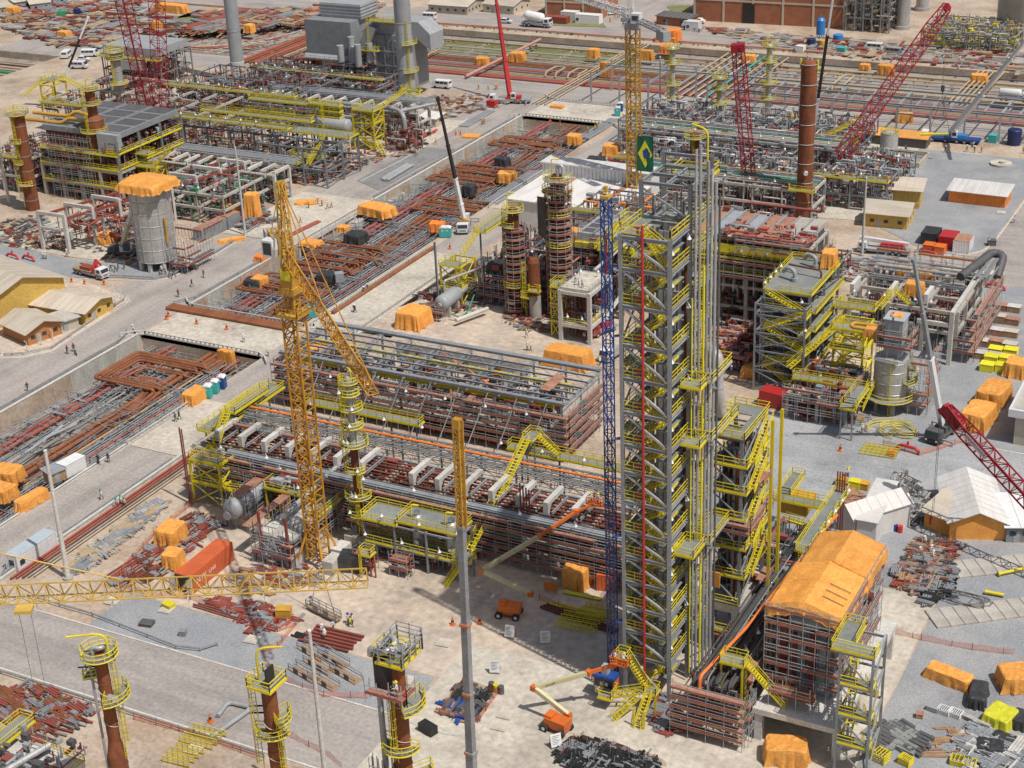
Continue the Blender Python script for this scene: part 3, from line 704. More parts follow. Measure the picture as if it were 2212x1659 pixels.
def lamps(t,pts,h=1.9):
 "swan-neck floodlights: each pole and its white reflector shade"
 for x,y,z in pts:
  q=MB(); q.path([(x,y,z),(x,y,z+h),(x+.12,y-.1,z+h+.25),(x+.35,y-.28,z+h+.1)],.05,5); p=t.part('lamp_pole',q,'galv')
  q=MB(); q.lathe(x+.38,y-.3,[(.07,z+h+.1),(.12,z+h-.12),(.3,z+h-.42),(.24,z+h-.5),(.0,z+h-.52)],9); t.part('lamp_shade',q,'lamp_white',p)
ZS=[6.3,10.2,13.8,17.7,21.5,25.1,29.6,33.8,37.7,42.2,46.8,51.3,56.4,61.2,65.2]
X0,X1,Y0,Y1,Y2=-73.6,-67.3,164.7,171.0,178.0
t=Thing('stair_tower','tall grey steel tower with yellow zigzag stairs and red riser pipe','tower',(X0,Y0,0),site=True)
for x,y,z in((X0,Y0,65.2),(X1,Y0,65.2),(X0,Y1,70),(X1,Y1,70),(X0,Y2,71.5),(X1,Y2,71.5),(-70.4,Y1,65)):
 q=MB(); q.beam((x,y,0),(x,y,z),.46,.42,.08); t.part('column',q,'steel')
for i,z in enumerate(ZS):
 q=MB()
 for a,b in(((X0+.2,Y0),(X1-.2,Y0)),((X0+.2,Y1),(X1-.2,Y1)),((X0+.2,Y2),(X1-.2,Y2)),((X0,Y0+.2),(X0,Y1-.2)),((X1,Y0+.2),(X1,Y1-.2)),((X0,Y1+.2),(X0,Y2-.2)),((X1,Y1+.2),(X1,Y2-.2))):q.beam((*a,z-.42),(*b,z-.42),.3,.5,.06)
 t.part('beam',q,'steel')
 zp=ZS[i-1]if i else .3
 q=MB(); q.bar((X0+.5,Y0+.02,z-.75),(X1-.45,Y0+.02,zp+.15),.27); t.part('brace',q,'grey_paint')
 q=MB(); q.bar((X1,Y1+.3,z-.7),(X1,Y2-.3,zp+.2),.2); q.bar((X0,Y1-.4,z-.7),(X0,Y0+.4,zp+.2),.2); t.part('brace',q,'steel')
 q=MB(); q.box((X0+.05,Y0+.2,z-.16),(X0+2.7,Y0+2.2,z)); q.box((X1-1.7,Y0+.3,zp+(z-zp)*.5-.1),(X1-.2,Y1-1.2,zp+(z-zp)*.5)); q.box((X0+.05,Y0+2.2,z-.16),(X0+1.6,Y1-.3,z)); q.box((X1-1.5,Y0+1.2,z-2.2),(X1-.2,Y0+3.2,z-2.06)); q.box((X0+.05,Y1+.3,z-.16),(X1-.2,Y2-.2,z))
 d=t.part('platform',q,'grating')
 q=MB(); q.rail([(X0+.1,Y0+.15,z),(X0+2.7,Y0+.15,z),(X0+2.7,Y0+1.2,z)],1.15,1.25,.09); q.rail([(X0+.1,Y0+.15,z),(X0+.1,Y1-.3,z)],1.15,1.6,.08)
 q.rail([(X1+.05,Y0+.4,z),(X1+.05,Y1,z)],1.15,1.6,.085); q.rail([(X1+.05,Y1,z),(X1+.05,Y2,z)],1.15,1.6,.085); q.bar((X1-.1,Y0+3.1,z-2.15),(X1-.1,Y0+1.3,z-2.15),.1,.3)
 t.part('handrail',q,'yellow',d)
 q=MB(); zm=z-(z-zp)*.5
 q.stair((X0+1.2,Y0+3.0,zp),(X1-1.1,Y0+3.0,zm),.8); q.stair((X1-1.1,Y0+1.6,zm),(X0+2.3,Y0+1.6,z),.8); t.part('stair_flight',q,'yellow')
 q=MB(); q.tube((X0+2.05,Y0+.35,z+.1),(X0+2.05,Y0+.35,z+1.0),.14,7); q.tube((X0+1.6,Y0+.3,z+.95),(X0+2.4,Y0+.3,z+.95),.1,6); q.tube((X0+2.05,Y0+.4,z-1.0),(X0+2.85,Y0-.25,z-1.0),.09,6); q.tube((X0+2.05,Y0+.4,z-1),(X0+2.05,Y0+.4,z),.09,6); t.part('hydrant',q,'fire_red')
 if i%2==0:
  q=MB(); q.box((X0-1.6,Y1-3,z-.16),(X0-.25,Y1-.3,z)); d=t.part('platform',q,'grating',None); q=MB(); q.rail([(X0-.25,Y1-3,z),(X0-1.6,Y1-3,z),(X0-1.6,Y1-.3,z)],1.1,1.2,.085); t.part('handrail',q,'yellow',d)
  q=MB(); q.bar((X0-1.5,Y1-3,z-.2),(X0-.1,Y1-3,z-1.8),.16); t.part('bracket',q,'steel')
lamps(t,[(X1-.35,Y0+.9,z-3.1)for z in ZS[1:]],1.5)
lamps(t,[(X1-.2,Y1-.4,z-2.6)for z in ZS[2::2]],1.3)
q=MB(); q.tube((X0+2.9,Y0-.25,2),(X0+2.9,Y0-.25,66.6),.17,8)
for z in ZS:q.tube((X0+2.9,Y0-.25,z+.2),(X0+2.9,Y0-.25,z+.45),.22,8)
t.part('riser_pipe',q,'fire_red')
for x in(-72.4,-71.6,-69.4,-68.8):q=MB(); q.tube((x,Y1+.4,3),(x,Y1+.4,64),.3,8); t.part('riser_pipe',q,'grey_paint')
for x in(-70.9,-70.2):q=MB(); q.box((x-.28,Y1-.5,2),(x+.28,Y1-.3,64)); t.part('cable_ladder',q,'grey_paint')
for x,m in((-72.9,'dark_steel'),(-70.6,'dark_steel'),(-68.2,'dark_rust')):q=MB(); q.tube((x,Y1+1.0,3),(x,Y1+1,63),.22,7); t.part('riser_pipe',q,m)
q=MB()
for z in(69.6,71.2):
 for a,b in(((X0,Y1),(X1,Y1)),((X0,Y2),(X1,Y2)),((X1,Y1),(X1,Y2)),((X0,Y1),(X0,Y2)),((-70.4,Y1),(-70.4,Y2)),((X0,174.5),(X1,174.5))):
  if z<70 or a[1]==Y2:q.beam((*a,z),(*b,z),.3,.42,.06)
for y in(Y1,Y2):q.bar((X0,y,69),(X1,y,65.6),.2)
t.part('top_frame',q,'steel')
q=MB(); q.path(bend([(X1+.4,Y2-2.5,66),(X1+.4,Y2-2.5,75.5),(X1-1.6,Y2-2.5,76)],1.6,5),.13,8); t.part('davit',q,'yellow')
d=deck(t,X0+1.0,X1-.6,Y2+.2,Y2+4.2,68.5,rails='NESW')
innards(t,X0+.6,X1-.8,Y1+.8,Y2-.6,65.2,67.6,7,('grey_paint','silver','dark_steel'),big=.7)
for i,z in enumerate(ZS):innards(t,X0+.6,X1-.5,Y1+.5,Y2-.4,z,z+2.2,5,('grey_paint','dark_steel')if i%3 else('silver','dark_rust'),big=.7)
q=MB(); q.stair((X0+2.6,Y0+.9,65.2),(X1-.9,Y0+.9,61.3),.8); t.part('stair_flight',q,'yellow')
d=deck(t,-74.2,-72.6,163.0,164.4,6.3); d=deck(t,-69.6,-67.9,161.6,163.2,2.9); d=deck(t,-75.3,-73.4,159.4,161.8,2.0)
q=MB(); q.stair((-69.4,162.4,2.9),(-72.9,163.7,6.3),1.0); q.stair((-73.4,160.5,2.0),(-69.8,161.7,2.9),.9); q.stair((-68.8,157.5,0),(-68.8,161.6,2.9),.9); q.stair((-72.5,158.0,0),(-70.2,161.0,2.4),.9); t.part('stair_flight',q,'yellow')
for x,y in((-69.5,161.7),(-68,161.7),(-69.5,158),(-68,157.9)):q=MB(); q.beam((x,y,0),(x,y,2.8),.24,.24,.05); t.part('post',q,'yellow')
for i,(x,y,r,m,zt)in enumerate(((-66.4,170.6,.16,'silver',74.5),(-66.0,170.9,.2,'grey_paint',75),(-65.55,171.2,.16,'bright_yellow',60),(-65.2,171.4,.2,'steel',73),(-64.75,171.6,.17,'silver',72),(-64.35,171.8,.2,'grey_paint',70.5),(-63.95,172,.15,'dark_steel',69),(-66.55,170,.1,'bright_yellow',56))):
 pipe([(x,y,1.5),(x,y,zt)],r,m,('yellow' if 'yell' in m else 'dark grey' if m=='dark_steel' else 'pale grey')+' riser pipe beside the stair tower','riser pipes beside the stair tower',8,'riser_pipe')
q=MB(); q.ladder(-65.6,170.8,20,66,0,-1,cage=False); one('caged_ladder',q,'yellow','long thin yellow ladder between the riser pipes','ladder')
for k,z in enumerate((22,37,45)):
 t=Thing('service_platform',('lowest','middle','highest')[k]+' yellow railed platform jutting from the riser pipes','platform',(-65,168,z),site=True,group='yellow platforms on the riser pipes')
 deck(t,-67.4,-64.7,168.2 if k else 166.4,170.4,z,edge='yellow'); deck(t,-66.2,-64.0,170.4,177.4,z+.15,edge='grey_paint'); q=MB(); q.bar((-66,170,z-.3),(-67.2,171,z-2.5),.2); q.bar((-64,170,z-.3),(-64,174,z-2.5),.2); q.bar((-66.2,168,z-.35),(-66.2,175,z-.35),.3); t.part('bracket',q,'steel')
pipe(bend([(-64.9,176.3,38),(-64.9,174.8,41.5),(-64.9,174.6,47),(-67,176,47)],1.2),.75,'silver','fat silver elbow pipe at mid height right of the tower',None,14)
t=Thing('construction_hoist','slim blue lattice hoist mast with orange and blue cabin at its foot','hoist',(-75.2,164.1,0),site=True)
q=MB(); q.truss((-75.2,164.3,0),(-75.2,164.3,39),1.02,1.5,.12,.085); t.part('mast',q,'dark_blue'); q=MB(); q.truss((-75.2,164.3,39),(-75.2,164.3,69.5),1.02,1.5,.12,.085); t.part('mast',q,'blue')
q=MB(); q.bar((-75.2,164.3,69.5),(-75.2,164.3,69.9),1.1,1.1); q.bar((-75.2,164.3,70.3),(-75.2,164.3,71),.4); t.part('mast_head',q,'ochre')
for z in(11,24,38,52,61):q=MB(); q.bar((-74.6,164.6,z),(-73.5,165.6,z),.12); q.bar((-74.6,164,z),(-73.5,165.0,z),.12); q.bar((-74.6,164.6,z),(-73.5,165,z),.1); t.part('wall_tie',q,'blue')
q=MB(); q.tube((-75.2,164.2,60),(-75.2,164.2,65),.12,6); t.part('guide_pipe',q,'fire_red')
q=MB(); q.box((-76.8,161.6,.9),(-73.9,163.3,3.3)); b=t.part('cabin',q,'orange_box'); q=MB(); q.box((-76.9,161.5,3.3),(-73.8,163.4,3.75)); t.part('cabin_roof',q,'blue',b)
q=MB(); q.box((-76.65,161.54,.95),(-74.05,161.6,2.0)); t.part('sign_board',q,'white',b); q=MB(); q.box((-76.65,161.56,2.1),(-74.05,161.6,3.2)); t.part('window',q,'glass',b)
q=MB(); q.box((-75.9,161.52,2.35),(-75.45,161.56,2.85)); q.box((-75.2,161.52,2.35),(-74.75,161.56,2.85)); t.part('notice',q,'white',b)
q=MB(); q.box((-75.9,162,3.75),(-75,163,5)); t.part('motor',q,'grey_paint',b)
def text(body,size,loc,rot,m,name='lettering',parent=None,ext=.01):
 c=bpy.data.curves.new(name,'FONT'); c.body=body; c.size=size; c.extrude=ext; c.align_x='CENTER'; c.align_y='CENTER'
 o=bpy.data.objects.new(name,c); link(o); dg=bpy.context.evaluated_depsgraph_get(); me=bpy.data.meshes.new_from_object(o.evaluated_get(dg)); bpy.data.objects.remove(o)
 me.materials.append(M[m]); o=bpy.data.objects.new(name,me); link(o); o.rotation_euler=rot
 if parent:o.parent=parent; o.matrix_parent_inverse=Matrix.Translation(V(parent.parent.location if parent.parent else parent.location)).inverted()
 o.location=loc; return o
text('Metax',.62,(-75.35,161.52,1.55),(PI/2,0,0),'fire_red',parent=b)
t=Thing('process_tower','grey steel tower with yellow railed decks on a concrete base','tower',(-66,179,0),site=True)
bx0,bx1,by0,by1=-67.2,-62.9,178.6,188.6
q=MB(); q.box((bx0-.3,by0,6.6),(bx1+.3,by1,8));
for x in(bx0-.3,bx1-.9):
 q.box((x,by0,0),(x+1.2,by0+1.0,6.6)); q.box((x,by1-1,0),(x+1.2,by1,6.6))
q.box((bx1-.2,by0+1,0),(bx1+.3,by1-1,6.6)); t.part('concrete_base',q,'concrete')
frame(t,[bx0,bx1],[by0+.3,by1-.3],[12.5,17,21.5,25.5,29.5,33.5],cw=.42,z0=8,brace=(('S','\\'),('E','/')))
for z in(12.5,17,21.5,25.5,29.5):deck(t,bx0+.2,bx1+.8,by0+.1,by1,z,rails='SEW' if z!=21.5 else 'S')
q=MB(); z=33.5
q.box((bx0-.3,by0,z-.14),(bx1+.4,by0+2.6,z)); q.box((bx0-.3,by1-2.6,z-.14),(bx1+.4,by1,z)); q.box((bx1-1.2,by0+2.6,z-.14),(bx1+.4,by1-2.6,z)); q.box((bx0-.3,by0+2.6,z-.14),(bx0+.5,by1-2.6,z)); d=t.part('platform',q,'grating')
q=MB(); q.rail([(bx0-.3,by0,z),(bx1+.4,by0,z),(bx1+.4,by1,z),(bx0-.3,by1,z)],1.1,1.5,.09,closed=True); q.rail([(bx0+.5,by0+2.6,z),(bx1-1.2,by0+2.6,z)],1.1,1.5,.07); t.part('handrail',q,'yellow',d)
q=MB()
for y in(by0+4,by0+6):q.beam((bx0,y,z-.3),(bx1,y,z-.3),.2,.3)
t.part('beam',q,'grey_paint')
innards(t,bx0+.5,bx1-.4,by0+1.2,by1-1,8.2,31,46,('dark_steel','dark_rust','steel','primer','grey_paint'))
for zz in(12.5,17,21.5,25.5,29.5):q=MB(); q.stair((bx1+1.2,by0+1,zz),(bx1+1.2,by1-2,zz+4),.8); t.part('stair_flight',q,'yellow')
for y in(by0+9.8,by0+6):q=MB(); q.beam((bx1+2.2,y,0),(bx1+2.2,y,34),.4,.4,.07); t.part('column',q,'yellow')
scaff(t,bx0-.9,bx1+1.6,by0-1.0,by1,18.8,20.9,1.05,2.2,dens=1,w=.9,sides='SE',toe='plank_red')
for x0,x1,y0,z in((bx1+1,bx1+2.4,181,26.3),(bx1+.8,bx1+2.2,184,15),(bx1+1,bx1+2.4,183,10)):q=MB(); q.ob((x0+.7,y0+1.6,z),(1.5,3.4,.12)); q.ob((x0+1.4,y0+1.6,z),(.06,3.4,.8)); t.part('scaffold_deck',q,'plank')
q=MB(); q.ob((-66.9,by0-.1,10.3),(2.8,.2,2.4)); t.part('hanging_tarp',q,'tarp')
deck(t,bx0+.9,bx1-1,by0-.2,by0+1,3.6,rails='S'); deck(t,bx0+.6,bx1,by0,by0+1.2,8.05,rails='S',edge=False)
deck(t,-67.6,-65.6,by0-1.8,by0+6,34.4)
t=Thing('pipe_rack','long concrete pipe rack with white beams and red plank walkway','pipe rack',(-122,187,0),site=True)
rx0,rx1,ry0,ry1=-163,-80,187.5,201
n=16; XS=[rx0+(rx1-rx0)*i/n for i in range(n+1)]
for i,x in enumerate(XS):
 for y in(ry0+1.2,ry1-3.2):q=MB(); q.box((x-.35,y-.35,0),(x+.35,y+.35,8.2)); t.part('column',q,'concrete')
 q=MB(); q.box((x-.25,ry0+1.2,7.2),(x+.25,ry1-3,7.9)); q.box((x-.25,ry0+1.2,3.9),(x+.25,ry1-3,4.6)); t.part('beam',q,'concrete')
for z,m in((4.3,'concrete'),(7.6,'concrete')):
 for y in(ry0+1.2,ry1-3.2):q=MB(); q.box((rx0,y-.2,z-.4),(rx1,y+.2,z+.15)); t.part('beam',q,m)
for i in range(17):
 x=rx0+3+i*4.75
 if rnd(0,1)<.1:continue
 q=MB(); q.box((x-.42,ry0+3.4,6.4),(x+.42,ry0+4.1,9.3)); q.box((x-.42,ry0+3.4,9.3),(x+.42,ry0+9.2,10.0)); q.side([(ry0+4.1,8.3),(ry0+4.1,9.3),(ry0+5.3,9.3)],x-.3,x+.3,'x'); t.part('bracket',q,'white_conc')
 q=MB(); q.beam((x+1.1,ry0+3.4,8.4),(x+1.1,ry0+9,8.4),.3,.4); t.part('beam',q,'steel')
q=MB(); q.box((rx0,ry0+1.5,4.5),(rx1,ry1-3,4.6)); t.part('floor',q,'dark_steel')
innards(t,rx0,rx1-1,ry0+1.6,ry1-3.5,1,7.6,95,('dark_rust','dark_steel','steel','primer','rust_pipe'),planks=60,big=1.1)
for i in range(9):
 y=ry0+2.2+i*.95; pipe([(rx0+1,y,8.1),(rx1-1,y,8.1)],rnd(.1,.22),random.choice(('dark_rust','dark_rust','dark_steel','steel','primer')),'dark pipe along the top of the front rack','pipes on the front rack',7)
for y,z,r in((ry0+.9,8.3,.2),(ry0+1.35,8.35,.17),(ry0+.45,8.2,.13)):pipe([(rx0+7,y,z),(rx1-2,y,z)],r,'galv','pale grey pipe along the front edge of the front rack','pale pipes on the front rack',8)
scaff(t,rx0+1,rx1-1,ry0-1.1,ry0+.2,0,7.7,1.55,2.4,dens=.92,w=.9,sides='S',skirt=False,deckm='plank')
q=MB(); q.box((rx0+2,ry0-.1,5.5),(rx1-8,ry0,6.9)); q.box((rx0+9,ry0-.1,3.5),(rx1-3,ry0,4.7)); q.box((rx0+9,ry0-.1,1.9),(rx1-30,ry0,2.7)); t.part('boarding',q,'dark_rust')
scaff(t,rx0+2,rx0+30,ry0+7.5,ry0+9,7.6,9.4,1.7,2.4,dens=.5,w=1,sides='S')
q=MB()
for k in range(9):
 y=198.2+k*.55; z=9.6+(k%2)*.35
 q.box((-163,y,z),(-77,y+.38,z+.04)); q.box((-163,y,z+.04),(-77,y+.03,z+.14)); q.box((-163,y+.35,z+.04),(-77,y+.38,z+.14))
 for i in range(172):q.box((-163+i*.5,y+.03,z+.04),(-162.86+i*.5,y+.35,z+.09))
t.part('cable_tray',q,'steel')
q=MB(); q.truss((-162,198.6,8.9),(-77,198.6,8.9),1.2,2.6,.1,.08,h=1.2); q.truss((-162,202.6,8.9),(-77,202.6,8.9),1,2.6,.1,.08,h=1.2); t.part('truss',q,'galv')
for i in range(12):q=MB(); x=-161+i*7.5; q.beam((x,198.3,0),(x,198.3,9),.25,.25,.05); q.beam((x,203,0),(x,203,9),.25,.25,.05); t.part('trestle',q,'steel')
q=MB(); q.path([(-163,200.6,10.3),(-79,200.6,10.3),(-77,200.6,10)],.22,6); one('cable',q,'cable_orange','bright orange cable running along the trays of the front rack','cable')
t2=Thing('walkway','long yellow railed walkway behind the front rack, left half','walkway',(-139,206,0),site=True)
deck(t2,-152,-129,205.4,207.3,10.4);
for x in(-151,-143,-135,-130):q=MB(); q.beam((x,206.3,0),(x,206.3,10.2),.25,.25,.05); t2.part('post',q,'steel')
t2=Thing('walkway','yellow railed walkway behind the front rack by the blue hoist','walkway',(-100,206,0),site=True)
deck(t2,-112,-78,204.6,206.6,10.0)
for x in(-111,-103,-95,-87,-80):q=MB(); q.beam((x,205.6,0),(x,205.6,9.8),.25,.25,.05); t2.part('post',q,'steel')
t2=Thing('walkway','grey railed walkway at the left end of the front rack','walkway',(-161,206,0),site=True)
deck(t2,-171,-167.5,199,214,4.5); deck(t2,-163.5,-160,197,211,9.6); q=MB(); q.stair((-168,200,4.5),(-163,198,9.6),1); t2.part('stair_flight',q,'yellow')
for x,y in((-170,200),(-168,213),(-163,198),(-163,210)):q=MB(); q.beam((x,y,0),(x,y,4.3 if x<-165 else 9.4),.25,.25,.05); t2.part('post',q,'yellow')
t2=Thing('stairway','long straight yellow stairway climbing over the front rack','stairway',(-107,188,0),site=True)
a=P(1045,1155,3.4); b_=P(1128,962,13.6); q=MB(); bx=-107.4
q.stair((bx,182.5,3.6),(bx,194,8.9),1.1); q.stair((bx,195.2,8.9),(bx,203,13.2),1.1); q.stair((bx+4.6,205,10.2),(bx+1,205,13.2),1.0); t2.part('stair_flight',q,'yellow')
deck(t2,bx-.7,bx+.7,194,195.2,8.9,rails='EW'); deck(t2,bx-.8,bx+1,203,206,13.2,rails='NW'); deck(t2,bx-1.4,bx+1.4,179.8,182.5,3.6,rails='SEW')
for x,y,z in((bx-.6,194.6,8.8),(bx+.6,194.6,8.8),(bx-.6,204,13),(bx+.8,204,13),(bx-1.2,180,3.4),(bx+1.2,180,3.4),(bx-1.2,182,3.4),(bx+1.2,182,3.4)):q=MB(); q.beam((x,y,0),(x,y,z),.22,.22,.05); t2.part('post',q,'steel')
lamps(t,[(rx0+6+i*9.3,ry0+.2,7.8)for i in range(9)]+[(-150+i*7.4,204.2,9.6)for i in range(9)])
for i in range(4):pipe([(-101.6+i*.5,189.2,4),(-101.6+i*.5,189.2,13.5-.3*i)],.13,'primer','thin dark red upright pipe rising from the front rack','upright red pipes on the front rack',7,'riser_pipe')
t=Thing('equipment_deck','two storey yellow railed deck round two silver vessels','platform',(-112,183,0),site=True)
ex0,ex1,ey0,ey1=-124.2,-107.8,179.8,184.6
frame(t,[ex0,-118.6,-113,ex1],[ey0,ey1],[3.4,7.4],cw=.28,bw=.22)
deck(t,ex0,ex1,ey0,ey0+2.6,3.4); deck(t,ex0-.3,-118.2,ey0-.2,ey1,7.4); deck(t,-118.2,ex1,ey0+.4,ey1+.3,7.9)
q=MB(); q.stair((-108.8,177.6,0),(-107,179.9,3.4),.9); t.part('stair_flight',q,'yellow')
lamps(t,[(ex0+i*3.3,ey0,7.5 if i%2 else 3.5)for i in range(6)],1.5)
innards(t,ex0,ex1,ey0+.3,ey1,.3,3,22,('steel','primer','dark_steel'))
for x in(-115.8,-109.8):
 v=Thing('vessel','silver upright vessel standing through the yellow deck','vessel',(x,182.2,0),site=True,group='silver vessels on the deck')
 q=MB(); q.lathe(x,182.2,[(0,1),(.95,1.2),(.95,7.6),(.75,8.3),(.35,8.7),(0,8.8)],18); v.part('shell',q,'silver')
 q=MB(); q.lathe(x,182.2,[(0,8.75),(.55,8.75),(.55,9.15),(0,9.15)],14); v.part('manhole_cover',q,'chrome'); q=MB(); q.hcyl((x+.4,181.4,4.4),(x+.4,180.7,4.4),.5,14,.25); v.part('manway',q,'chrome')
 davit(v,x-.9,182,7.6,2.6,.8,.3,1.4)
for k,(x,y)in enumerate(((-122.5,176.9),(-116.6,177.8))):
 s=Thing('scaffold','small red-planked scaffold standing before the equipment deck','scaffold',(x,y,0),site=True); scaff(s,x-1.6,x+1.6,y-.8,y+1.2,0,3.1,1.4,1.6,dens=1,w=.8,deckm='plank_red')
t=Thing('steel_building','roofless grey steel frame wrapped in red plank scaffolding','building',(-140,222,0),site=True)
sx0,sx1,sy0,sy1=-168.5,-110.5,222,237
XS=[sx0+(sx1-sx0)*i/9 for i in range(10)]
for x in XS:
 for y in(sy0,(sy0+sy1)/2,sy1):q=MB(); q.beam((x,y,0),(x,y,9.4),.35,.35,.07); t.part('column',q,'steel')
 q=MB(); q.truss((x,sy0,9.6),(x,sy1,9.6),.35,1.6,.1,.07,h=.9); t.part('roof_truss',q,'galv')
for k in range(7):
 y=sy0+(sy1-sy0)*k/6; q=MB(); q.beam((sx0-.4,y,10.3),(sx1+.4,y,10.3),.3,.3,.06)
 if k in(0,6):q.beam((sx0-.4,y+.5,10.4),(sx1+.4,y+.5,10.4),.5,.3,.06); q.box((sx0,y-.1,10.5),(sx1,y+1.0 if k==6 else y+.3,10.6))
 t.part('purlin',q,'steel')
q=MB()
for i in range(9):
 for a,b in((0,5),(5,10),(10,15)):
  q.bar((XS[i],sy0+a,10.1),(XS[i+1],sy0+b,10.1),.09); q.bar((XS[i+1],sy0+a,10.1),(XS[i],sy0+b,10.1),.09)
t.part('roof_bracing',q,'galv')
for y in(225,233.5):q=MB(); q.beam((sx0,y,8.2),(sx1-3,y,8.2),.5,.7,.1); t.part('crane_beam',q,'yellow')
q=MB(); q.box((sx1-.3,sy0+.4,6.2),(sx1,sy1,9.5)); q.box((sx0+16,sy1-.2,5),(sx0+44,sy1,9)); t.part('wall_panel',q,'white_conc')
q=MB(); q.box((sx0+.5,sy0+.5,3.2),(sx1-.5,sy1-.5,3.45)); t.part('floor',q,'concrete')
innards(t,sx0+2,sx1-2,sy0+1,sy1-1,3.5,8,80,('white_conc','steel','primer','dark_steel','dark_rust'),planks=50,big=1.2)
scaff(t,sx0-1.4,sx1+1.6,sy0-1.6,sy1+.3,0,8.2,1.65,2.3,dens=.95,w=1.1,sides='SEW')
q=MB(); q.box((sx0,sy0-.3,.3),(sx1,sy0-.25,3)); t.part('boarding',q,'dark_rust')
for i in range(9):q=MB(); x=sx0+8+i*5.7; q.bar((x,sy0-5.4,2),(x+1.8,sy0-.5,10.3),.13); t.part('guy_strut',q,'galv')
for i in range(4):q=MB(); q.tube((-141+i*.35,234-i*.2,10.2),(-127+i*.5,226-i*.2,9.7),.1,6); t.part('cable',q,'cable_orange')
q=MB(); q.ob((-115.6,229,10.5),(2,6.5,.1)); q.ob((-116.4,229,10.6),(.3,6.5,.1)); t.part('board',q,'plank')
lamps(t,[(sx0+4+i*8,sy0-2,7)for i in range(7)])
cx,cy=P(778,1200)[:2]; cx,cy=-127.5,184.0
t=Thing('column','slim column with eight round yellow decks beside the orange crane mast','column',(cx,cy,0),site=True)
q=MB(); q.lathe(cx,cy,[(0,1.5),(.72,1.5),(.72,17.5)],16); t.part('shell',q,'dark_rust'); q=MB(); q.lathe(cx,cy,[(.72,17.5),(.62,18.5),(.62,28),(.4,28.8),(0,29)],16); t.part('shell',q,'silver')
for z,a0,a1,r in((5.3,2.2,7.0,1.9),(8.4,2.3,6.6,2.1),(13.0,2.8,6.2,1.8),(17.6,0,2*PI,2.25),(20.6,3.2,6.9,1.7),(23.6,3.0,6.8,1.8),(26,3.4,6.8,1.5),(28,3,7,1.5)):ringdeck(t,cx,cy,.75,r,z,a0,a1)
q=MB(); q.ladder(cx+.6,cy-1.2,2,8.4,.3,-.95); q.ladder(cx+1.1,cy-.9,8.4,13,.3,-.95); q.ladder(cx-.9,cy-.9,13,20,-.3,-.95); q.ladder(cx-.6,cy-.8,20,28.6,-.4,-.9); t.part('ladder',q,'yellow')
davit(t,cx+.5,cy,28,2.2,-.6,.3,1.6); q=MB(); q.path([(cx+.9,cy-.3,1),(cx+.9,cy-.3,24),(cx+.3,cy,25)],.12,7); t.part('riser_pipe',q,'silver')
lamps(t,[(cx-1+.7*(i%4),cy-1.6,z)for i,z in enumerate((5.3,8.4,8.4,13,17.6,17.6,20.6,23.6,26))],1.2)
q=MB(); q.box((cx-2.4,cy-1.6,0),(cx+2.4,cy+1.6,1.5)); t.part('plinth',q,'concrete')
t=Thing('valve_stand','small yellow ladder stand with valves on the slab edge','valve stand',(-120.3,172.9,0),site=True); vx,vy=-121.0,175.5
deck(t,vx-1,vx+1,vy-.8,vy+.8,4.2); q=MB(); q.ladder(vx-.8,vy-.9,0,4.2,0,-1,False); q.bar((vx-.9,vy-.7,0),(vx-.9,vy-.7,4.2),.18); t.part('ladder',q,'yellow')
q=MB(); q.path([(vx+.4,vy,0),(vx+.4,vy,5)],.16,7); q.path([(vx+1.2,vy,0),(vx+1.2,vy,4),(vx+.4,vy,4)],.14,7); q.ob((vx+.4,vy,2),(.6,.6,.6)); t.part('valve_pipe',q,'primer')
hx,hy=P(440,1130)[:2]
t=Thing('horizontal_vessel','large grey lying vessel on concrete saddles with plank deck','vessel',(hx,hy+6,0),site=True)
q=MB(); q.hcyl((-148.4,178.6,4),(-148.4,191,4),1.75,26,.5); t.part('shell',q,'grey_paint'); q=MB(); q.tube((-148.4,177.1,3.6),(-148.4,176.9,3.6),.75,18); t.part('manway',q,'grey_paint')
for y in(180.5,187.5):q=MB(); q.box((-150,y-.6,0),(-146.8,y+.6,2.8)); t.part('saddle',q,'concrete')
q=MB(); q.box((-149.4,179.5,5.75),(-147.4,190,5.85)); t.part('scaffold_deck',q,'plank'); scaff(t,-150.6,-146.2,179,191,0,6.2,2.1,2.6,dens=.25,w=.5,sides='SEW')
t=Thing('stair_scaffold','yellow braced stair frame standing by the lying vessel','stairs',(-155.5,183,0),site=True)
fx0,fx1,fy0,fy1=-160.5,-154.5,183.8,190
frame(t,[fx0,fx1],[fy0,fy1],[4.2,8.2],'yellow',cw=.32,bw=.24,brace=(('S','x'),('E','x')))
deck(t,fx0,fx1,fy0,fy0+2,8.2); deck(t,fx0,fx1,fy0,fy0+1.6,4.2)
q=MB(); q.stair((fx0+3,fy1-1,4.2),(fx0+.6,fy1-1,8.2),1); q.stair((fx1,fy0-.5,4.2),(fx1+6,fy0+5.2,1.2),1); q.stair((fx0+1,fy1,8.2),(fx0-.6,fy1+6,11.4),1.1); t.part('stair_flight',q,'yellow')
deck(t,fx0-1.2,fx0+.8,fy1+6,fy1+16,11.2)
q=MB(); q.path([(fx0-.5,fy0-.8,0),(fx0-.5,fy0-.8,14.2)],.14,7); q.path([(fx0-.1,fy0-.8,0),(fx0-.1,fy0-.8,14)],.12,7); t.part('upright_pipe',q,'primer')
t=Thing('equipment_deck','yellow railed deck with pumps left of the orange crane mast','platform',(-141,186,0),site=True)
deck(t,-145.6,-138.2,183.6,188,6.2); frame(t,[-145.4,-138.4],[183.8,187.8],[2.6,6],'yellow',cw=.25,bw=.2)
q=MB(); q.stair((-139.6,181,2.6),(-136.4,186,6.2),.9); t.part('stair_flight',q,'yellow')
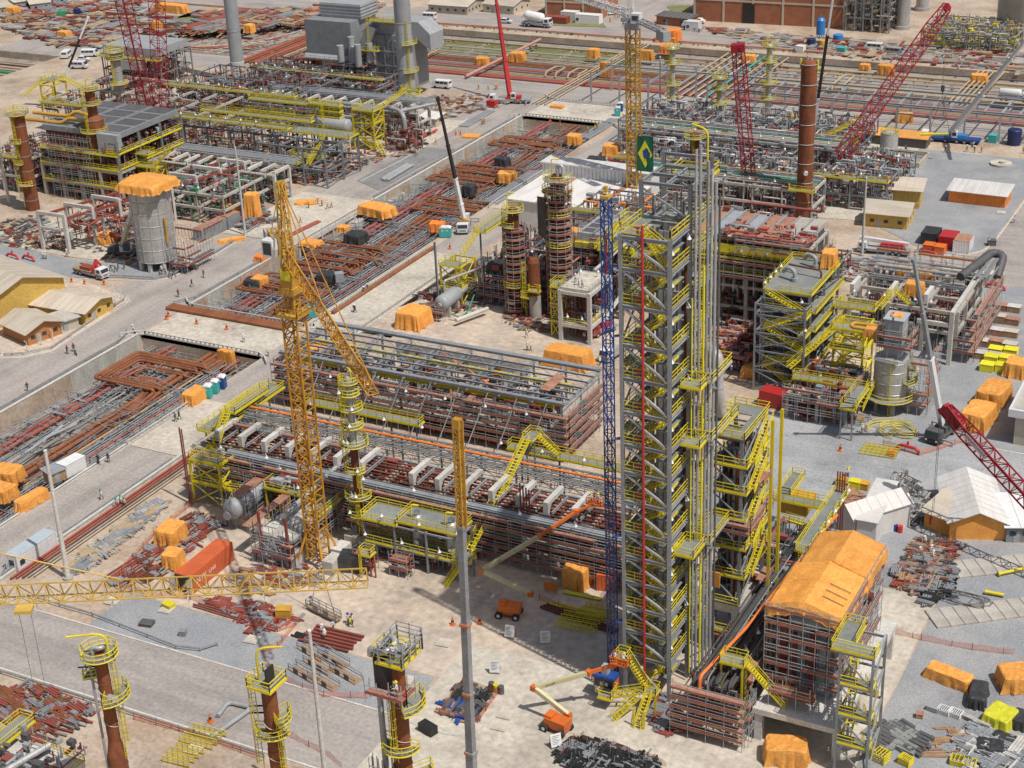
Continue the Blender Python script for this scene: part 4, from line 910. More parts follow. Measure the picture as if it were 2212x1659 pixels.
innards(t,-145,-138.5,184,187.5,6.3,7.4,12,('grey_paint','primer','silver')); innards(t,-145,-138.5,184,187.5,.3,5,16,('dark_steel','primer','steel'))
lamps(t,[(-145.4,187.9,6.2),(-142,187.9,6.2),(-139,183.7,6.2),(-143,183.7,2.6)],1.8)
q=MB(); q.ob((-141.6,183.4,3),(2.2,.15,2.4)); t.part('hanging_tarp',q,'tarp')
t=Thing('concrete_skeleton','low concrete table on columns with boarded top behind the orange container','concrete structure',(-136,176,0),site=True)
q=MB(); q.box((-139.2,172.6,4.4),(-132.8,189.0,5)); t.part('slab',q,'concrete')
for x in(-138.8,-133.2):
 for y in(173,180,187):q=MB(); q.box((x-.3,y-.3,0),(x+.3,y+.3,4.4)); t.part('column',q,'primer' if y<175 else 'concrete')
q=MB()
for x,y in((-138.4,172.4),(-133.4,172.4)):q.bar((x,y,0),(x,y,9),.35)
t.part('upright',q,'primer')
scaff(t,-139.8,-132.4,171.6,189.6,0,6.2,2.1,2,dens=.35,w=.9,sides='SEW')
q=MB()
for i in range(26):q.bar((rnd(-139.5,-133),171.8,rnd(0,2)),(rnd(-139.5,-133),172.4,rnd(3,5)),.09)
t.part('scaffold_brace',q,'galv')
q=MB()
for i in range(14):q.ob((rnd(-138.6,-133.4),rnd(173,188),5.02),(rnd(.8,2),rnd(.8,1.6),rnd(.1,.5)))
t.part('board',q,'white_conc'); q=MB(); q.ob((-141.2,181,5.6),(1.6,17,.14)); t.part('plank_run',q,'plank')
deck(t,-134.6,-132.6,180,189,5.6,rails='ENS')
q=MB(); q.path([(-136.2,176,7),(-136.2,192,8.2)],.42,10); t.part('overhead_pipe',q,'silver')
mx,my=-130.3,175.8
t=Thing('tower_crane','orange-yellow tower crane with thick mast and jib pointing to the right','crane',(mx,my,0),site=True)
q=MB(); q.truss((mx,my,1.2),(mx,my,42),2.4,1.7,.24,.14,zig=False); t.part('mast',q,'crane_yellow')
q=MB(); q.truss((mx,my,41.5),(mx,my,45.5),1.5,2,.2,.12,cross=True); q.box((mx-1.9,my-1.9,41.8),(mx+1.9,my+1.9,42.1)); q.rail([(mx-1.9,my-1.9,42.1),(mx+1.9,my-1.9,42.1),(mx+1.9,my+1.9,42.1),(mx-1.9,my+1.9,42.1)],1.1,1.2,.1,closed=True); q.box((mx-1.3,my-1.3,45.2),(mx+1.3,my+1.3,46.2)); q.box((mx-1.0,my-1.0,46.2),(mx+1,my+1,49)); t.part('climbing_cage',q,'ochre')
q=MB(); q.truss((mx,my,49),(mx-.6,my+.8,61.5),1.5,1.6,.2,.12,w2=.5); q.bar((mx-2.4,my+2,50),(mx-.6,my+.8,61),.2); q.bar((mx-1.2,my+3,50),(mx-.6,my+.8,61),.2); t.part('tower_head',q,'ochre')
q=MB(); q.box((mx-.8,my-1.15,47.4),(mx+.8,my-1.02,48.8)); t.part('sign_plate',q,'bright_yellow')
je=P(805,838,50.5); js=V((mx+.6,my-.6,51)); q=MB(); q.truss(js,je,1.3,1.6,.17,.1,sec=3,h=1.7); t.part('jib',q,'crane_yellow')
apex=V((mx-.6,my+.8,61.3))
for f in(.45,.98):q=MB(); q.tube(apex,js.lerp(je,f)+V((0,0,.8)),.09,6); t.part('tie_bar',q,'crane_yellow')
d_=(js-je).normalized(); ce=js+V((d_.x,d_.y,0))*12; q=MB(); q.truss(js,ce,1.3,1.6,.17,.1,h=.6); q.tube(apex,ce,.06,5); t.part('counter_jib',q,'ochre'); q=MB(); q.ob((ce.x,ce.y,49),(2.2,2.2,2.2),direction(js,ce)); t.part('counterweight',q,'concrete')
q=MB(); q.side([(-1,0),(.9,0),(1.1,1.1),(.8,2.5),(-1,2.5)],-.8,.8); q2=[(mx-2.2+x,my-.9+y,50.8+z)for x,y,z in q.v]; q.v=q2; cb=t.part('cab',q,'white'); q=MB(); q.box((mx-2.9,my-1.72,51.2),(mx-1.5,my-1.7,53)); t.part('window',q,'glass',cb)
q=MB()
for k in(-1,1):q.bar((mx+k*1,my-1,6),(mx+k*2.6,my-2.6,.3),.3); q.bar((mx+k*1,my+1,6),(mx+k*2.6,my+2.6,.3),.3)
t.part('base_strut',q,'crane_yellow')
for k,(a,b)in enumerate(((-3.2,-1.8),(3.4,-1.2),(2.6,2.4),(-2.8,2.6))):
 q=MB()
 for i in range(4):q.ob((mx+a,my+b,i*.62),(1.9+.05*(i%2),3.0,.58),0)
 t.part('ballast_block',q,'white_conc')
q=MB(); hk=js.lerp(je,.6); q.ob((hk.x,hk.y,49.3),(1,1,.4)); t.part('trolley',q,'crane_yellow')
q=MB(); q.ob((mx+5.6,my+.6,0),(3.4,3.0,2.6),.3); t.part('winch_house',q,'black_tarp')
zj=50; a=P(-120,1287,zj); b=P(793,1245,zj)
t=Thing('tower_crane','yellow lattice crane jib reaching in level from the left edge','crane',(a.x,a.y,0),site=True)
q=MB(); q.truss(a,b,1.25,1.35,.12,.085,sec=3,h=1.75); t.part('jib',q,'jib_yellow'); d_=(b-a).normalized(); m_=a-d_*8
q=MB(); q.truss((m_.x,m_.y,0),(m_.x,m_.y,zj),1.8,2.2,.18,.1); q.truss((m_.x,m_.y,zj),(m_.x,m_.y,zj+9),1.2,2,.15,.08,w2=.4); t.part('mast',q,'jib_yellow')
q=MB(); q.tube((m_.x,m_.y,zj+8.8),a.lerp(b,.42)+V((0,0,.9)),.07,6); t.part('tie_bar',q,'jib_yellow')
for f in(.22,.40,.58,.76):c=a.lerp(b,f); q=MB(); q.ob((c.x+.1,c.y-.62,zj-1.7),(.05,.75,.75),.5); t.part('distance_plate',q,'white')
c=P(48,1295,zj); q=MB(); q.ob((c.x,c.y,zj-1.25),(1.6,1.3,.35),YAW*0+direction(a,b)); t.part('trolley',q,'jib_yellow')
q=MB()
for k in(-.55,.55):q.tube((c.x+k*d_.x,c.y+k*d_.y,zj-1.2),(c.x+k*d_.x,c.y+k*d_.y,20),.03,4)
t.part('hoist_rope',q,'dark_steel')
def fore_column(u,v,z,r0,label,decks,conez=None):
 p=P(u,v,z); x,y=p.x,p.y
 t=Thing('column',label,'column',(x,y,0),site=True)
 zc=conez or z-12
 q=MB(); q.lathe(x,y,[(0,0),(r0*1.5,0),(r0*1.5,zc-2),(r0,zc),(r0,z-.6),(r0*.7,z-.1),(0,z)],26); t.part('shell',q,'rust')
 for zz in(zc+2.4,zc+5,zc+8,zc-3.5):q=MB(); q.lathe(x,y,[(r0 if zz>zc else r0*1.5,zz-.06),((r0 if zz>zc else r0*1.5)+.06,zz),(r0 if zz>zc else r0*1.5,zz+.06)],26); t.part('stiffening_ring',q,'rust')
 q=MB()
 for k in range(3):
  zz=z-3.5-4.2*k; q.path([(x+(r0+.06)*cos(a_*.3),y+(r0+.06)*sin(a_*.3),zz-a_*.11)for a_ in range(8,24)],.05,5)
 t.part('sling_rope',q,'wall_cream')
 for zz,a0,a1,r1 in decks:ringdeck(t,x,y,r0 if zz>zc else r0*1.3,r1,zz,a0,a1)
 return t,x,y
t,x,y=fore_column(214,1408,28.5,.72,'rusty column with round yellow top deck at the bottom left edge',[(28.2,0,2*PI,2.05),(25.2,2.6,3.9,2.2),(22.6,-1.0,1.5,2.6)])
davit(t,x+1.2,y+.2,28.2,3.0,-.85,-.5,4.4); q=MB(); q.path([(x-1.05,y-.7,27.6),(x-1.05,y-.7,6)],.16,8); t.part('riser_pipe',q,'grey_paint'); q=MB(); q.ladder(x+1.1,y+.3,14,27.8,.9,.3); t.part('ladder',q,'yellow')
q=MB(); q.path(bend([(x-.5,y-.5,28.4),(x-.5,y-.5,29.3),(x+.6,y-.3,29.3),(x+.6,y+.5,29.2),(x,y+.5,28.4)],.5),.26,10); t.part('vent_pipe',q,'silver')
q=MB(); q.tube((x+.6,y-.3,22.7),(x+1.7,y-.5,22.9),.42,14); t.part('nozzle',q,'silver'); q=MB(); q.tube((x-.6,y,26.4),(x-2.8,y-.8,26.1),.09,6); t.part('nozzle',q,'black')
t,x,y=fore_column(578,1475,30.5,.82,'rusty column with square yellow top deck at the bottom centre',[(26.0,-.6,1.2,2.1),(24.3,3.4,6.5,1.9)],14)
deck(t,x-1.6,x+1.35,y-1.5,y+1.5,30.6); davit(t,x-.9,y-.2,30.6,4.2,.75,.55,3.0); q=MB(); q.ladder(x+1.1,y-.5,14,26,.8,-.5); q.ladder(x-1.2,y-.8,18,30.6,-.8,-.6); t.part('ladder',q,'yellow')
q=MB(); q.tube((x-.6,y,27.4),(x-2.4,y-.6,27.2),.1,6); q.tube((x-.6,y,26.5),(x-2.4,y-.6,26.3),.1,6); t.part('nozzle',q,'black'); q=MB(); q.box((x+.7,y-1.2,31.2),(x+.9,y+.2,33)); t.part('frame',q,'black')
t,x,y=fore_column(852,1420,38,.95,'tall rusty column topped by a crowded yellow deck and red scaffold',[(32.5,-.8,1.2,2.8),(27.2,3.0,6.4,2.0),(23.4,-.9,1.0,3.1)],20)
deck(t,x-1.2,x+1.8,y-1.6,y+2.0,38.2); deck(t,x-2.2,x-.8,y-.8,y+1.8,38.2,rails='WN'); scaff(t,x-2.2,x+2.1,y-2.5,y+1,33.6,35.6,1.1,1.6,dens=1,w=.9,sides='SE',deckm='plank_red')
scaff(t,x-.8,x+2.1,y-1.7,y+2.1,38.3,39.8,1.5,1.4,dens=0,w=.1,sides='SENW')
q=MB(); q.lathe(x-.9,y-.5,[(0,34.9),(1.15,34.9),(1.15,38),(.8,38.4),(0,38.6)],22); t.part('drum',q,'black')
q=MB(); q.path(bend([(x-2.2,y-1,38.3),(x-2,y-1.2,39.4),(x-.2,y-1.5,39.2),(x+.3,y+.2,39.8),(x-.8,y+.8,40),(x-1.4,y+.2,39)],.8),.3,10); t.part('vent_pipe',q,'silver')
q=MB(); q.path([(x-1.75,y-.6,33.5),(x-1.75,y-.6,8)],.33,10); t.part('riser_pipe',q,'grey_paint'); q=MB(); q.ladder(x+.1,y-1.25,26,33,0,-1); q.ladder(x+1.5,y-.6,14,24,.3,-.95); t.part('ladder',q,'yellow')
q=MB(); q.box((x+.2,y-2.1,34.6),(x+1.6,y-1.0,34.66)); t.part('board',q,'wood'); scaff(t,x-3.0,x-.6,y-1.8,y-.4,18,25,1.5,1.2,dens=.9,w=.6,sides='SEW')
def lamp_post(x,y,h,label,r=.32):
 t=Thing('lamp_post',label,'lamp post',(x,y,0),site=True); q=MB(); q.path([(x,y,0),(x,y,h)],r,14,r2=r*.62); t.part('pole',q,'white_conc')
 q=MB(); q.lathe(x,y,[(0,h-.12),(r*.7,h-.12),(r*.7,h+.06),(0,h+.06)],14); t.part('cap',q,'white'); q=MB(); q.lathe(x,y,[(r*1.9,0),(r*1.9,.35),(0,.35)],14); t.part('base',q,'concrete')
p=P(147.5,1250); lamp_post(p.x,p.y,22.3,'tall pale lamp post beside the white cabin at the left',.42)
p=P(668,1362,27); lamp_post(p.x,p.y,27,'tall pale lamp post at the bottom between the rusty columns',.34)
p=P(530,508); lamp_post(p.x,p.y,Hh(530,508,318),'tall pale lamp post beside the grey dumpster, upper left')
p=P(1862,552); lamp_post(p.x,p.y,Hh(1862,552,383),'tall pale lamp post in front of the red truck crane')
p=P(1426,255); lamp_post(p.x,p.y,Hh(1426,255,122),'tall pale lamp post right of the yellow tower crane mast')
p=P(20,440); lamp_post(p.x,p.y,Hh(20,440,300),'pale post at the left edge by the rusty columns',.42)
def base2(a,b,d):
 p=P(*a); q=P(*b); e=(q-p); w_=e.length; e.normalize(); n=V((-e.y,e.x,0)); c=(p+q)/2+n*(d/2)
 return V((c.x,c.y,0)),w_,math.atan2(e.y,e.x)
def tarp_mb(w_,d,h,sag=.12,flare=.12,folds=9,rough=.1,ridge=0,seed=0,hem=.15,round_=.16):
 rr=random.Random(seed); q=MB(); N=56; per=[]
 for i in range(N):
  t=4*i/N; s=t-int(t)
  x,y=((-1+2*s,-1),(1,-1+2*s),(1-2*s,1),(-1,1-2*s))[int(t)]
  k=(abs(x)**9+abs(y)**9)**(-1/9.); per.append((x*k*w_/2,y*k*d/2))
 ph=[rr.uniform(0,6.3)for _ in range(4)]; rings=[]; rough*=1.6
 def nz(x,y,z):return noise.noise((x*.7+seed*3.1,y*.7,z*.9+seed))
 for f in(.0,.3,.55,.78,.93):rings.append([(x*f,y*f,h+ridge*(1-abs(y*f)/(d/2))-sag*h*.25*abs(nz(x*f,y*f,1))+rough*nz(x*f*2,y*f*2,3))for x,y in per])
 for f,zz in((1.0,.965),(1.03,.8),(1.05,.55),(1.07,.3),(1.10,.03)):
  ring=[]
  for i,(x,y)in enumerate(per):
   a=2*PI*i/N; k=(1-zz)
   o=1+k*flare*(sin(folds*a+ph[0])*.6+sin(folds*1.7*a+ph[1])*.5)+k*.04*sin(23*a+ph[2])
   e=.22*nz(x*1.3,y*1.3,zz*2)*k; l=math.hypot(x,y)or 1
   ring.append((x*f*o+x/l*e,y*f*o+y/l*e,max(.02,h*zz*(1-.08*nz(x,y,7))+hem*k*nz(x*2,y*2,5))))
  rings.append(ring)
 vs=[p for r in rings for p in r]; fs=[]
 for j in range(len(rings)-1):
  for i in range(N):fs.append((j*N+i,j*N+(i+1)%N,(j+1)*N+(i+1)%N,(j+1)*N+i))
 q.add(vs,fs,False); return q
_ts=[0]
def tarp(a,b,d,h,label,m='tarp',name='tarpaulin_cover',z=0,group='tarpaulin covered loads',**kw):
 _ts[0]+=1
 if isinstance(a,tuple)and len(a)==2 and isinstance(b,tuple):c,w_,r=base2(a,b,d)
 else:c,w_,r=V(a),b,kw.pop('rot',0)
 q=tarp_mb(w_,d,h,seed=_ts[0],**kw); return one(name,q,m,label,'tarpaulin',group,loc=(c.x,c.y,c.z+z),rot=r)
def hut(a,b,d,hw,hr,label,wall='wall_yellow',roof='roof_tan',along='w',eave=.5,wins=3,door=True,name='hut',cat='building',group=None,curved=False,z=0):
 "gabled or lean-to hut measured by its near wall; ridge runs along the near wall (w), across it (d) or slopes back (s)"
 c,w_,r=base2(a,b,d); t=Thing(name,label,cat,(c.x,c.y,0),r,group); q=MB(); W,D=w_/2,d/2
 if along=='d':q.side([(-W,0),(W,0),(W,hw),(0,hr),(-W,hw)],-D,D)
 elif along=='w':q.side([(-D,0),(D,0),(D,hw),(0,hr),(-D,hw)],-W,W,'x')
 else:q.side([(-D,0),(D,0),(D,hr),(-D,hw)],-W,W,'x')
 wl=t.part('wall',q,wall); q=MB(); e=eave; th=.12
 if along=='d':
  s=(hr-hw)/W; ed=hw-s*e
  if curved:pr=[(-W-e+(2*W+2*e)*i/10,hw+(hr-hw)*(1-(2*i/10-1)**2))for i in range(11)]
  else:pr=[(-W-e,ed),(0,hr+.02),(W+e,ed)]
  q.side(pr+[(x,z_+th)for x,z_ in reversed(pr)],-D-e,D+e)
 elif along=='w':
  s=(hr-hw)/D; ed=hw-s*e; pr=[(-D-e,ed),(0,hr+.02),(D+e,ed)]; q.side(pr+[(x,z_+th)for x,z_ in reversed(pr)],-W-e,W+e,'x')
 else:
  s=(hr-hw)/(2*D); pr=[(-D-e,hw-s*e+.02),(D+e,hr+s*e+.02)]; q.side(pr+[(x,z_+th)for x,z_ in reversed(pr)],-W-e,W+e,'x')
 rf=t.part('roof',q,roof)
 q=MB()
 n=int((2*D if along=='d' else 2*W)/1.6)
 for i in range(1,n):
  if along=='d':
   y=-D+2*D*i/n
   if not curved:q.bar((-W-e,y,ed+th+.02),(0,y,hr+th+.03),.07,.03); q.bar((W+e,y,ed+th+.02),(0,y,hr+th+.03),.07,.03)
  elif along=='w':x=-W+2*W*i/n; q.bar((x,-D-e,ed+th+.02),(x,0,hr+th+.03),.07,.03); q.bar((x,D+e,ed+th+.02),(x,0,hr+th+.03),.07,.03)
  else:x=-W+2*W*i/n; q.bar((x,-D-e,hw+th-s*e+.04),(x,D+e,hr+th+s*e+.04),.07,.03)
 t.part('sheet_lap',q,'concrete',rf)
 for i in range(wins):
  x=-W+2*W*(i+.5)/wins
  q=MB(); q.box((x-.5,-D-.05,1.2),(x+.5,-D-.01,2.0)); t.part('window',q,'glass',wl)
  y=-D+2*D*(i+.5)/wins; q=MB(); q.box((W+.01,y-.45,1.2),(W+.05,y+.45,2.0)); t.part('window',q,'glass',wl)
 if door:q=MB(); q.box((-W*.45,-D-.05,0),(-W*.45+.95,-D-.012,2.05)); t.part('door',q,'grey_paint',wl)
 return t
def container(a,b,d,label,m='orange_box',h=2.6,name='shipping_container',top=None,doors=None,group=None,rib=True,window=False,z=0,cat='container',roofm=None):
 c,w_,r=base2(a,b,d); t=Thing(name,label,cat,(c.x,c.y,z),r,group); q=MB(); W,D=w_/2,d/2
 q.box((-W,-D,.1),(W,D,h)); bd=t.part('body',q,m)
 if rib:
  q=MB(); n=int(w_/.5)
  for i in range(n):x=-W+w_*(i+.5)/n; q.box((x-.1,-D-.05,.25),(x+.1,-D,h-.15)); q.box((x-.1,D,.25),(x+.1,D+.05,h-.15))
  n=int(d/.5)
  for i in range(n):y=-D+d*(i+.5)/n; q.box((W,y-.1,.25),(W+.05,y+.1,h-.15)); q.box((-W-.05,y-.1,.25),(-W,y+.1,h-.15))
  t.part('corrugation',q,m,bd)
  q=MB()
  for x in(-W,W):
   for y in(-D,D):q.box((x-.09,y-.09,0),(x+.09,y+.09,h+.03))
  t.part('corner_post',q,m,bd)
 q=MB(); q.box((-W-.04,-D-.04,h),(W+.04,D+.04,h+.06))
 if roofm:t.part('roof',q,roofm,bd)
 else:t.part('roof',q,m,bd)
 if window:q=MB(); q.box((-W+.5,-D-.09,1.1),(-W+1.5,-D-.055,2.0)); q.box((-W-.09,-.5,1.1),(-W-.055,.5,2.0)); t.part('window',q,'glass',bd)
 t.W,t.D,t.bd=W,D,bd
 return t
t=Thing('reactor_block','scaffolded reactor block on concrete portal under an orange tarp roof','process building',(-49.5,164,0),site=True)
ox0,ox1,oy0,oy1=-54.2,-45.2,167.2,185
q=MB(); q.box((-54.6,161.6,4.2),(-43.2,188,5.0))
for x in(-54.4,-44.2):
 for y in(161.8,170,178,186):q.box((x,y,0),(x+1,y+1,4.2))
t.part('concrete_table',q,'white_conc')
q=MB(); q.box((ox0+.6,oy0+.5,5),(ox1-.9,oy1,17.2)); t.part('casing',q,'grey_paint')
q=MB()
for i in range(9):
 y=oy0+.6+i*2.15; q.box((ox1-.5,y,5),(ox1-.1,y+.4,17.3))
for z in(7,9.4,11.8,14.2,16.6):q.box((ox1-.62,oy0+.6,z),(ox1-.14,oy1,z+.4))
t.part('side_frame',q,'white_conc')
for i in range(6):x=ox0+1+i*1.3; q=MB(); q.box((x,oy0+.1,5.6),(x+.9,oy0+.5,13+rnd(0,3))); t.part('panel',q,random.choice(('steel','primer','grey_paint','wood')))
scaff(t,ox0-.6,ox1+.4,oy0-1.2,oy1+1,5,17.3,2.05,1.7,dens=.75,w=1.0,sides='SE'); scaff(t,ox0-1.2,ox0-.2,oy0,oy1,0,15,2.1,2.1,dens=.6,w=.8,sides='W')
def gable_tarp(x0,x1,y0,y1,ze,zr,drop,seed):
 q=MB(); nx,ny=28,26; f={}
 for i in range(nx+1):
  for j in range(ny+1):
   s=-1.09+2.18*i/nx; v_=1.10*j/ny-.07
   x=x0+(x1-x0)*(s+1)/2; y=y0+(y1-y0)*v_; z=ze+(zr-ze)*(1-min(1,abs(s)))
   if abs(s)>1:k=(abs(s)-1)/.09; z=ze-drop*k; x=(x1 if s>0 else x0)+(.5*noise.noise((y*.6,z,seed))+.12)*(1 if s>0 else-1)*k
   if v_<0:k=-v_/.07; z-=drop*1.1*k+.4*k*noise.noise((x*1.1,seed,1)); y=y0-.25*k+.55*k*noise.noise((x*.9,z*.8,seed))
   z+=.12*noise.noise((x*.8,y*.5,seed))-.10*abs(sin(v_*PI*4))*(1-abs(s)*.4); f[i,j]=(x,y,z)
 q.add([f[i,j]for i in range(nx+1)for j in range(ny+1)],[(i*(ny+1)+j,(i+1)*(ny+1)+j,(i+1)*(ny+1)+j+1,i*(ny+1)+j+1)for i in range(nx)for j in range(ny)],False); return q
o1=t.part('tarp_roof',gable_tarp(ox0-.5,ox1+.2,oy0-1.0,oy0+9.5,17.9,19.3,1.5,3),'tarp'); o2=t.part('tarp_roof',gable_tarp(ox0+.1,ox1+.5,oy0+9.5,oy1+.4,18.0,19.4,1.6,8),'tarp')
q=MB()
for y in(oy0+1.8,oy0+3.4,oy0+5):q.bar((-53.4,y,18.15+.02),(-50.6,y,18.98),.09,.05); q.bar((-45.6,y,18.2),(-48.4,y,19.0),.09,.05)
t.part('tarp_strap',q,'dark_steel',o1)
q=MB(); q.hcyl((-52.6,164,6.9),(-47.6,164,6.9),.8,18,.5); t.part('drum',q,'rust_pipe'); scaff(t,-53,-47.6,162.9,165.2,5,8.2,2.2,1.8,dens=1,w=1.4,sides='S',deckm='plank_red')
q=MB(); q.tube((ox1-.4,178,14.6),(ox1+.9,178,14.6),.6,14); q.tube((ox1-.4,172,13.2),(ox1+.9,172,13.2),.6,14); t.part('nozzle',q,'dark_rust')
q=MB(); q.box((-54,170,.2),(-44.6,170.3,4)); t.part('boarding',q,'plank')
tarp((1652,1655),(1742,1662),3.4,2.6,'holed orange tarp over a load inside the concrete portal')
t=Thing('stair_tower','open grey steel stair tower with yellow decks at the right of the orange roof','tower',(-41,162,0),site=True)
sx0,sx1,sy0,sy1=-43.2,-39.2,159.8,165.2
frame(t,[sx0,sx1],[sy0,sy1],[4.6,9,13.4,18],cw=.3,bw=.22,brace=(('E','/'),('S','\\')))
for i,z in enumerate((4.6,9,13.4)):
 deck(t,sx0,sx1,sy0,sy0+1.7,z,rails='SEW'); q=MB(); zp=(0,4.6,9,13.4)[i]
 q.stair((sx1-.8,sy1-.4,zp),(sx1-.8,sy0+1.7,z-.01),.9); q.stair((sx0+.9,sy0+1.7,z),(sx0+.9,sy1-.4,z+2.2),.9); t.part('stair_flight',q,'yellow')
deck(t,sx0-1.2,sx1+.1,sy0,sy0+2.2,18.05,rails='SEW'); deck(t,sx0-1.2,sx0+1.2,sy0+2.2,sy1+1,18.05,rails='NEW'); q=MB(); q.beam((sx1,sy0,18),(sx1,sy1,18),.25,.3); t.part('beam',q,'grey_paint')
t=Thing('cable_rack','cable tray rack running back from the red scaffold, carrying an orange cable','cable rack',(-59,170,0),site=True)
q=MB()
for k in range(9):
 x=-62.2+k*.62; z=7.4+.5*(k%3)
 q.box((x,160.2,z),(x+.45,204,z+.05)); q.box((x,160.2,z+.05),(x+.03,204,z+.16)); q.box((x+.42,160.2,z+.05),(x+.45,204,z+.16))
 for i in range(84):q.box((x+.03,160.3+i*.52,z+.05),(x+.42,160.5+i*.52,z+.1))
 for i in range(10):q.box((x,160.05-.02*i,z-.1-i*.62),(x+.45,160.2-.02*i,z-.02-i*.62));
 q.box((x,160.0,1.4),(x+.04,160.12,z)); q.box((x+.41,160.0,1.4),(x+.45,160.12,z))
t.part('cable_tray',q,'dark_steel')
for i in range(8):q=MB(); y=161+i*5.8; q.beam((-62.4,y,0),(-62.4,y,7.3),.25,.25,.05); q.beam((-56.6,y,0),(-56.6,y,7.3),.25,.25,.05); q.beam((-62.4,y,7.1),(-56.6,y,7.1),.2,.3,.05); t.part('trestle',q,'steel')
for k in range(6):q=MB(); x=-62.0+k*.95; q.path(bend([(x,202,8.9),(x,160,8.9),(x,159.7,1.5)],.9),.1,6); t.part('cable',q,random.choice(('black','steel','dark_steel')))
scaff(t,-64.6,-54.8,158.4,160,0,7.2,1.45,2.2,dens=1,w=1.0,sides='S',toe='plank_red'); scaff(t,-55.2,-54.4,159,163,0,7.0,2,1.6,dens=.8,w=.7,sides='E')
scaff(t,-56.6,-55.4,163,182,5,8.6,1.8,2.4,dens=.8,w=1,sides='W')
innards(t,-64,-56,161,200,.5,6.5,40,('dark_steel','dark_rust','primer'),planks=16)
q=MB(); q.path(bend([(-57.4,206,9.2),(-57.6,203.4,9.3),(-59.4,172,9.3),(-61.0,159.6,9.2),(-61.0,159.3,1.2)],.8),.24,6); one('cable',q,'cable_orange','thick orange cable bending down over the tray rack at lower right','cable')
lamps(t,[(-58+.1*i,163+i*4.4,8.2)for i in range(9)],1.7)
t2=Thing('walkway','yellow deck with a stair falling to the reactor block portal','walkway',(-58,163,0),site=True); p=P(1575,1425,10.2)
deck(t2,p.x-1,p.x+2.2,p.y-.8,p.y+1.2,10.2); q=MB(); q.stair((p.x+7.6,p.y+.2,5.0),(p.x+2.2,p.y+.2,10.2),1); t2.part('stair_flight',q,'yellow')
for dx,dy in((-.8,-.6),(2,-.6),(-.8,1),(2,1)):q=MB(); q.beam((p.x+dx,p.y+dy,0),(p.x+dx,p.y+dy,10),.25,.25,.05); t2.part('post',q,'yellow')
t2=Thing('walkway','long yellow railed gangway running back beside the white tents','walkway',(-52,200,0),site=True); a=P(1722,1180,10); b=P(1790,1050,10)
deck(t2,a.x,a.x+2.0,a.y-1,b.y,10); q=MB(); q.ladder(a.x+.8,a.y-1.2,1,10,0,-1,False); t2.part('ladder',q,'yellow')
deck(t2,a.x-8,a.x,b.y-6,b.y-4,9.4); deck(t2,a.x-8,a.x-6,b.y-4,b.y+3,9.4); q=MB(); q.stair((a.x-6,b.y-7,7),(a.x-1,b.y-12,9.6),1); t2.part('stair_flight',q,'yellow')
for i in range(6):q=MB(); y=a.y+i*(b.y-a.y)/5; q.beam((a.x+1,y,0),(a.x+1,y,9.8),.25,.25,.05); t2.part('post',q,'steel')
q=MB(); q.ob((a.x-5.5,b.y-2,6.4),(4.5,5,1.8)); t2.part('duct',q,'ochre')
for k in range(4):pipe([(a.x+.4+.38*k,b.y-1.2,0),(a.x+.4+.38*k,b.y-1.2,13.5)],.12,'primer','dark red upright pipe at the far end of the yellow gangway','upright red pipes by the gangway',7,'riser_pipe')
lamps(t2,[(a.x+2.1,a.y+i*3.4,10)for i in range(6)],1.6)
t2=Thing('pipe_rack','grey steel and concrete rack beside the yellow gangway','pipe rack',(-60,200,0),site=True)
frame(t2,[-66,-60,-54],[190,197,204],[5,8],cw=.35); innards(t2,-66,-54,190,204,1,8.6,40,('dark_steel','primer','steel','galv'),planks=20)
t=Thing('furnace_block','wide furnace block with red-brown panelled roof and dark open floors','process building',(-100,292,0),site=True)
gx0,gx1,gy0,gy1=-112.5,-89.5,287.5,303
frame(t,[gx0+(gx1-gx0)*i/4 for i in range(5)],[gy0,(gy0+gy1)/2,gy1],[5,9.5,13.5,17.5],'concrete',cw=.7,bw=.5)
q=MB(); q.box((gx0+.5,gy0+1,10),(gx1-.5,gy1-.5,18.6)); t.part('casing',q,'dark_steel')
for i in range(8):
 x=gx0+(gx1-gx0)*i/8; q=MB(); q.box((x+.12,gy0-.4,18.7),(x+(gx1-gx0)/8-.12,gy1,19.3 if i<6 else 19.6)); t.part('roof_panel',q,('plank','grey_paint','plank','grey_paint','plank','plank','concrete','concrete')[i])
 q=MB(); q.beam((x,gy0-.6,19.6),(x,gy1,19.6),.3,.4); t.part('roof_beam',q,'grey_paint')
q=MB(); q.box((gx0-1,gy0-1.4,17.2),(gx1+1,gy0-.2,17.4)); q.box((gx0-1,gy0-1.5,16.4),(gx1+1,gy0-1.4,18.3)); t.part('walkway_skirt',q,'yellow')
deck(t,gx0-1,gx1+1,gy0-1.6,gy0-.2,15.6,rails='S'); deck(t,gx0,gx1,gy0-1.4,gy0-.2,12.5,rails='S')
scaff(t,gx0-1,gx1+1.5,gy0-2.6,gy1,8.8,15,3.0,2.2,dens=1,w=1,sides='SE',toe='primer'); scaff(t,gx0+10,gx1+2,gy0-3,gy0+5,16.5,19.8,1.6,2,dens=.7,w=1,sides='S')
innards(t,gx0,gx1,gy0-.5,gy1,.5,9.5,80,('dark_steel','steel','dark_rust','concrete'),planks=16)
innards(t,gx0+6,gx1+1,gy0-2,gy0+6,19.6,21,22,('red_pipe','primer','steel'),planks=14); innards(t,gx0+1,gx0+15,gy1-1,gy1+3.5,17.5,19.5,20,('primer','red_pipe','black','galv'))
q=MB(); q.path(bend([(gx0+5,gy1+2.5,20.4),(gx1-2,gy1+2.5,20.4),(gx1-2,gy1+2.5,22)],.6),.3,9); t.part('roof_pipe',q,'red_pipe')
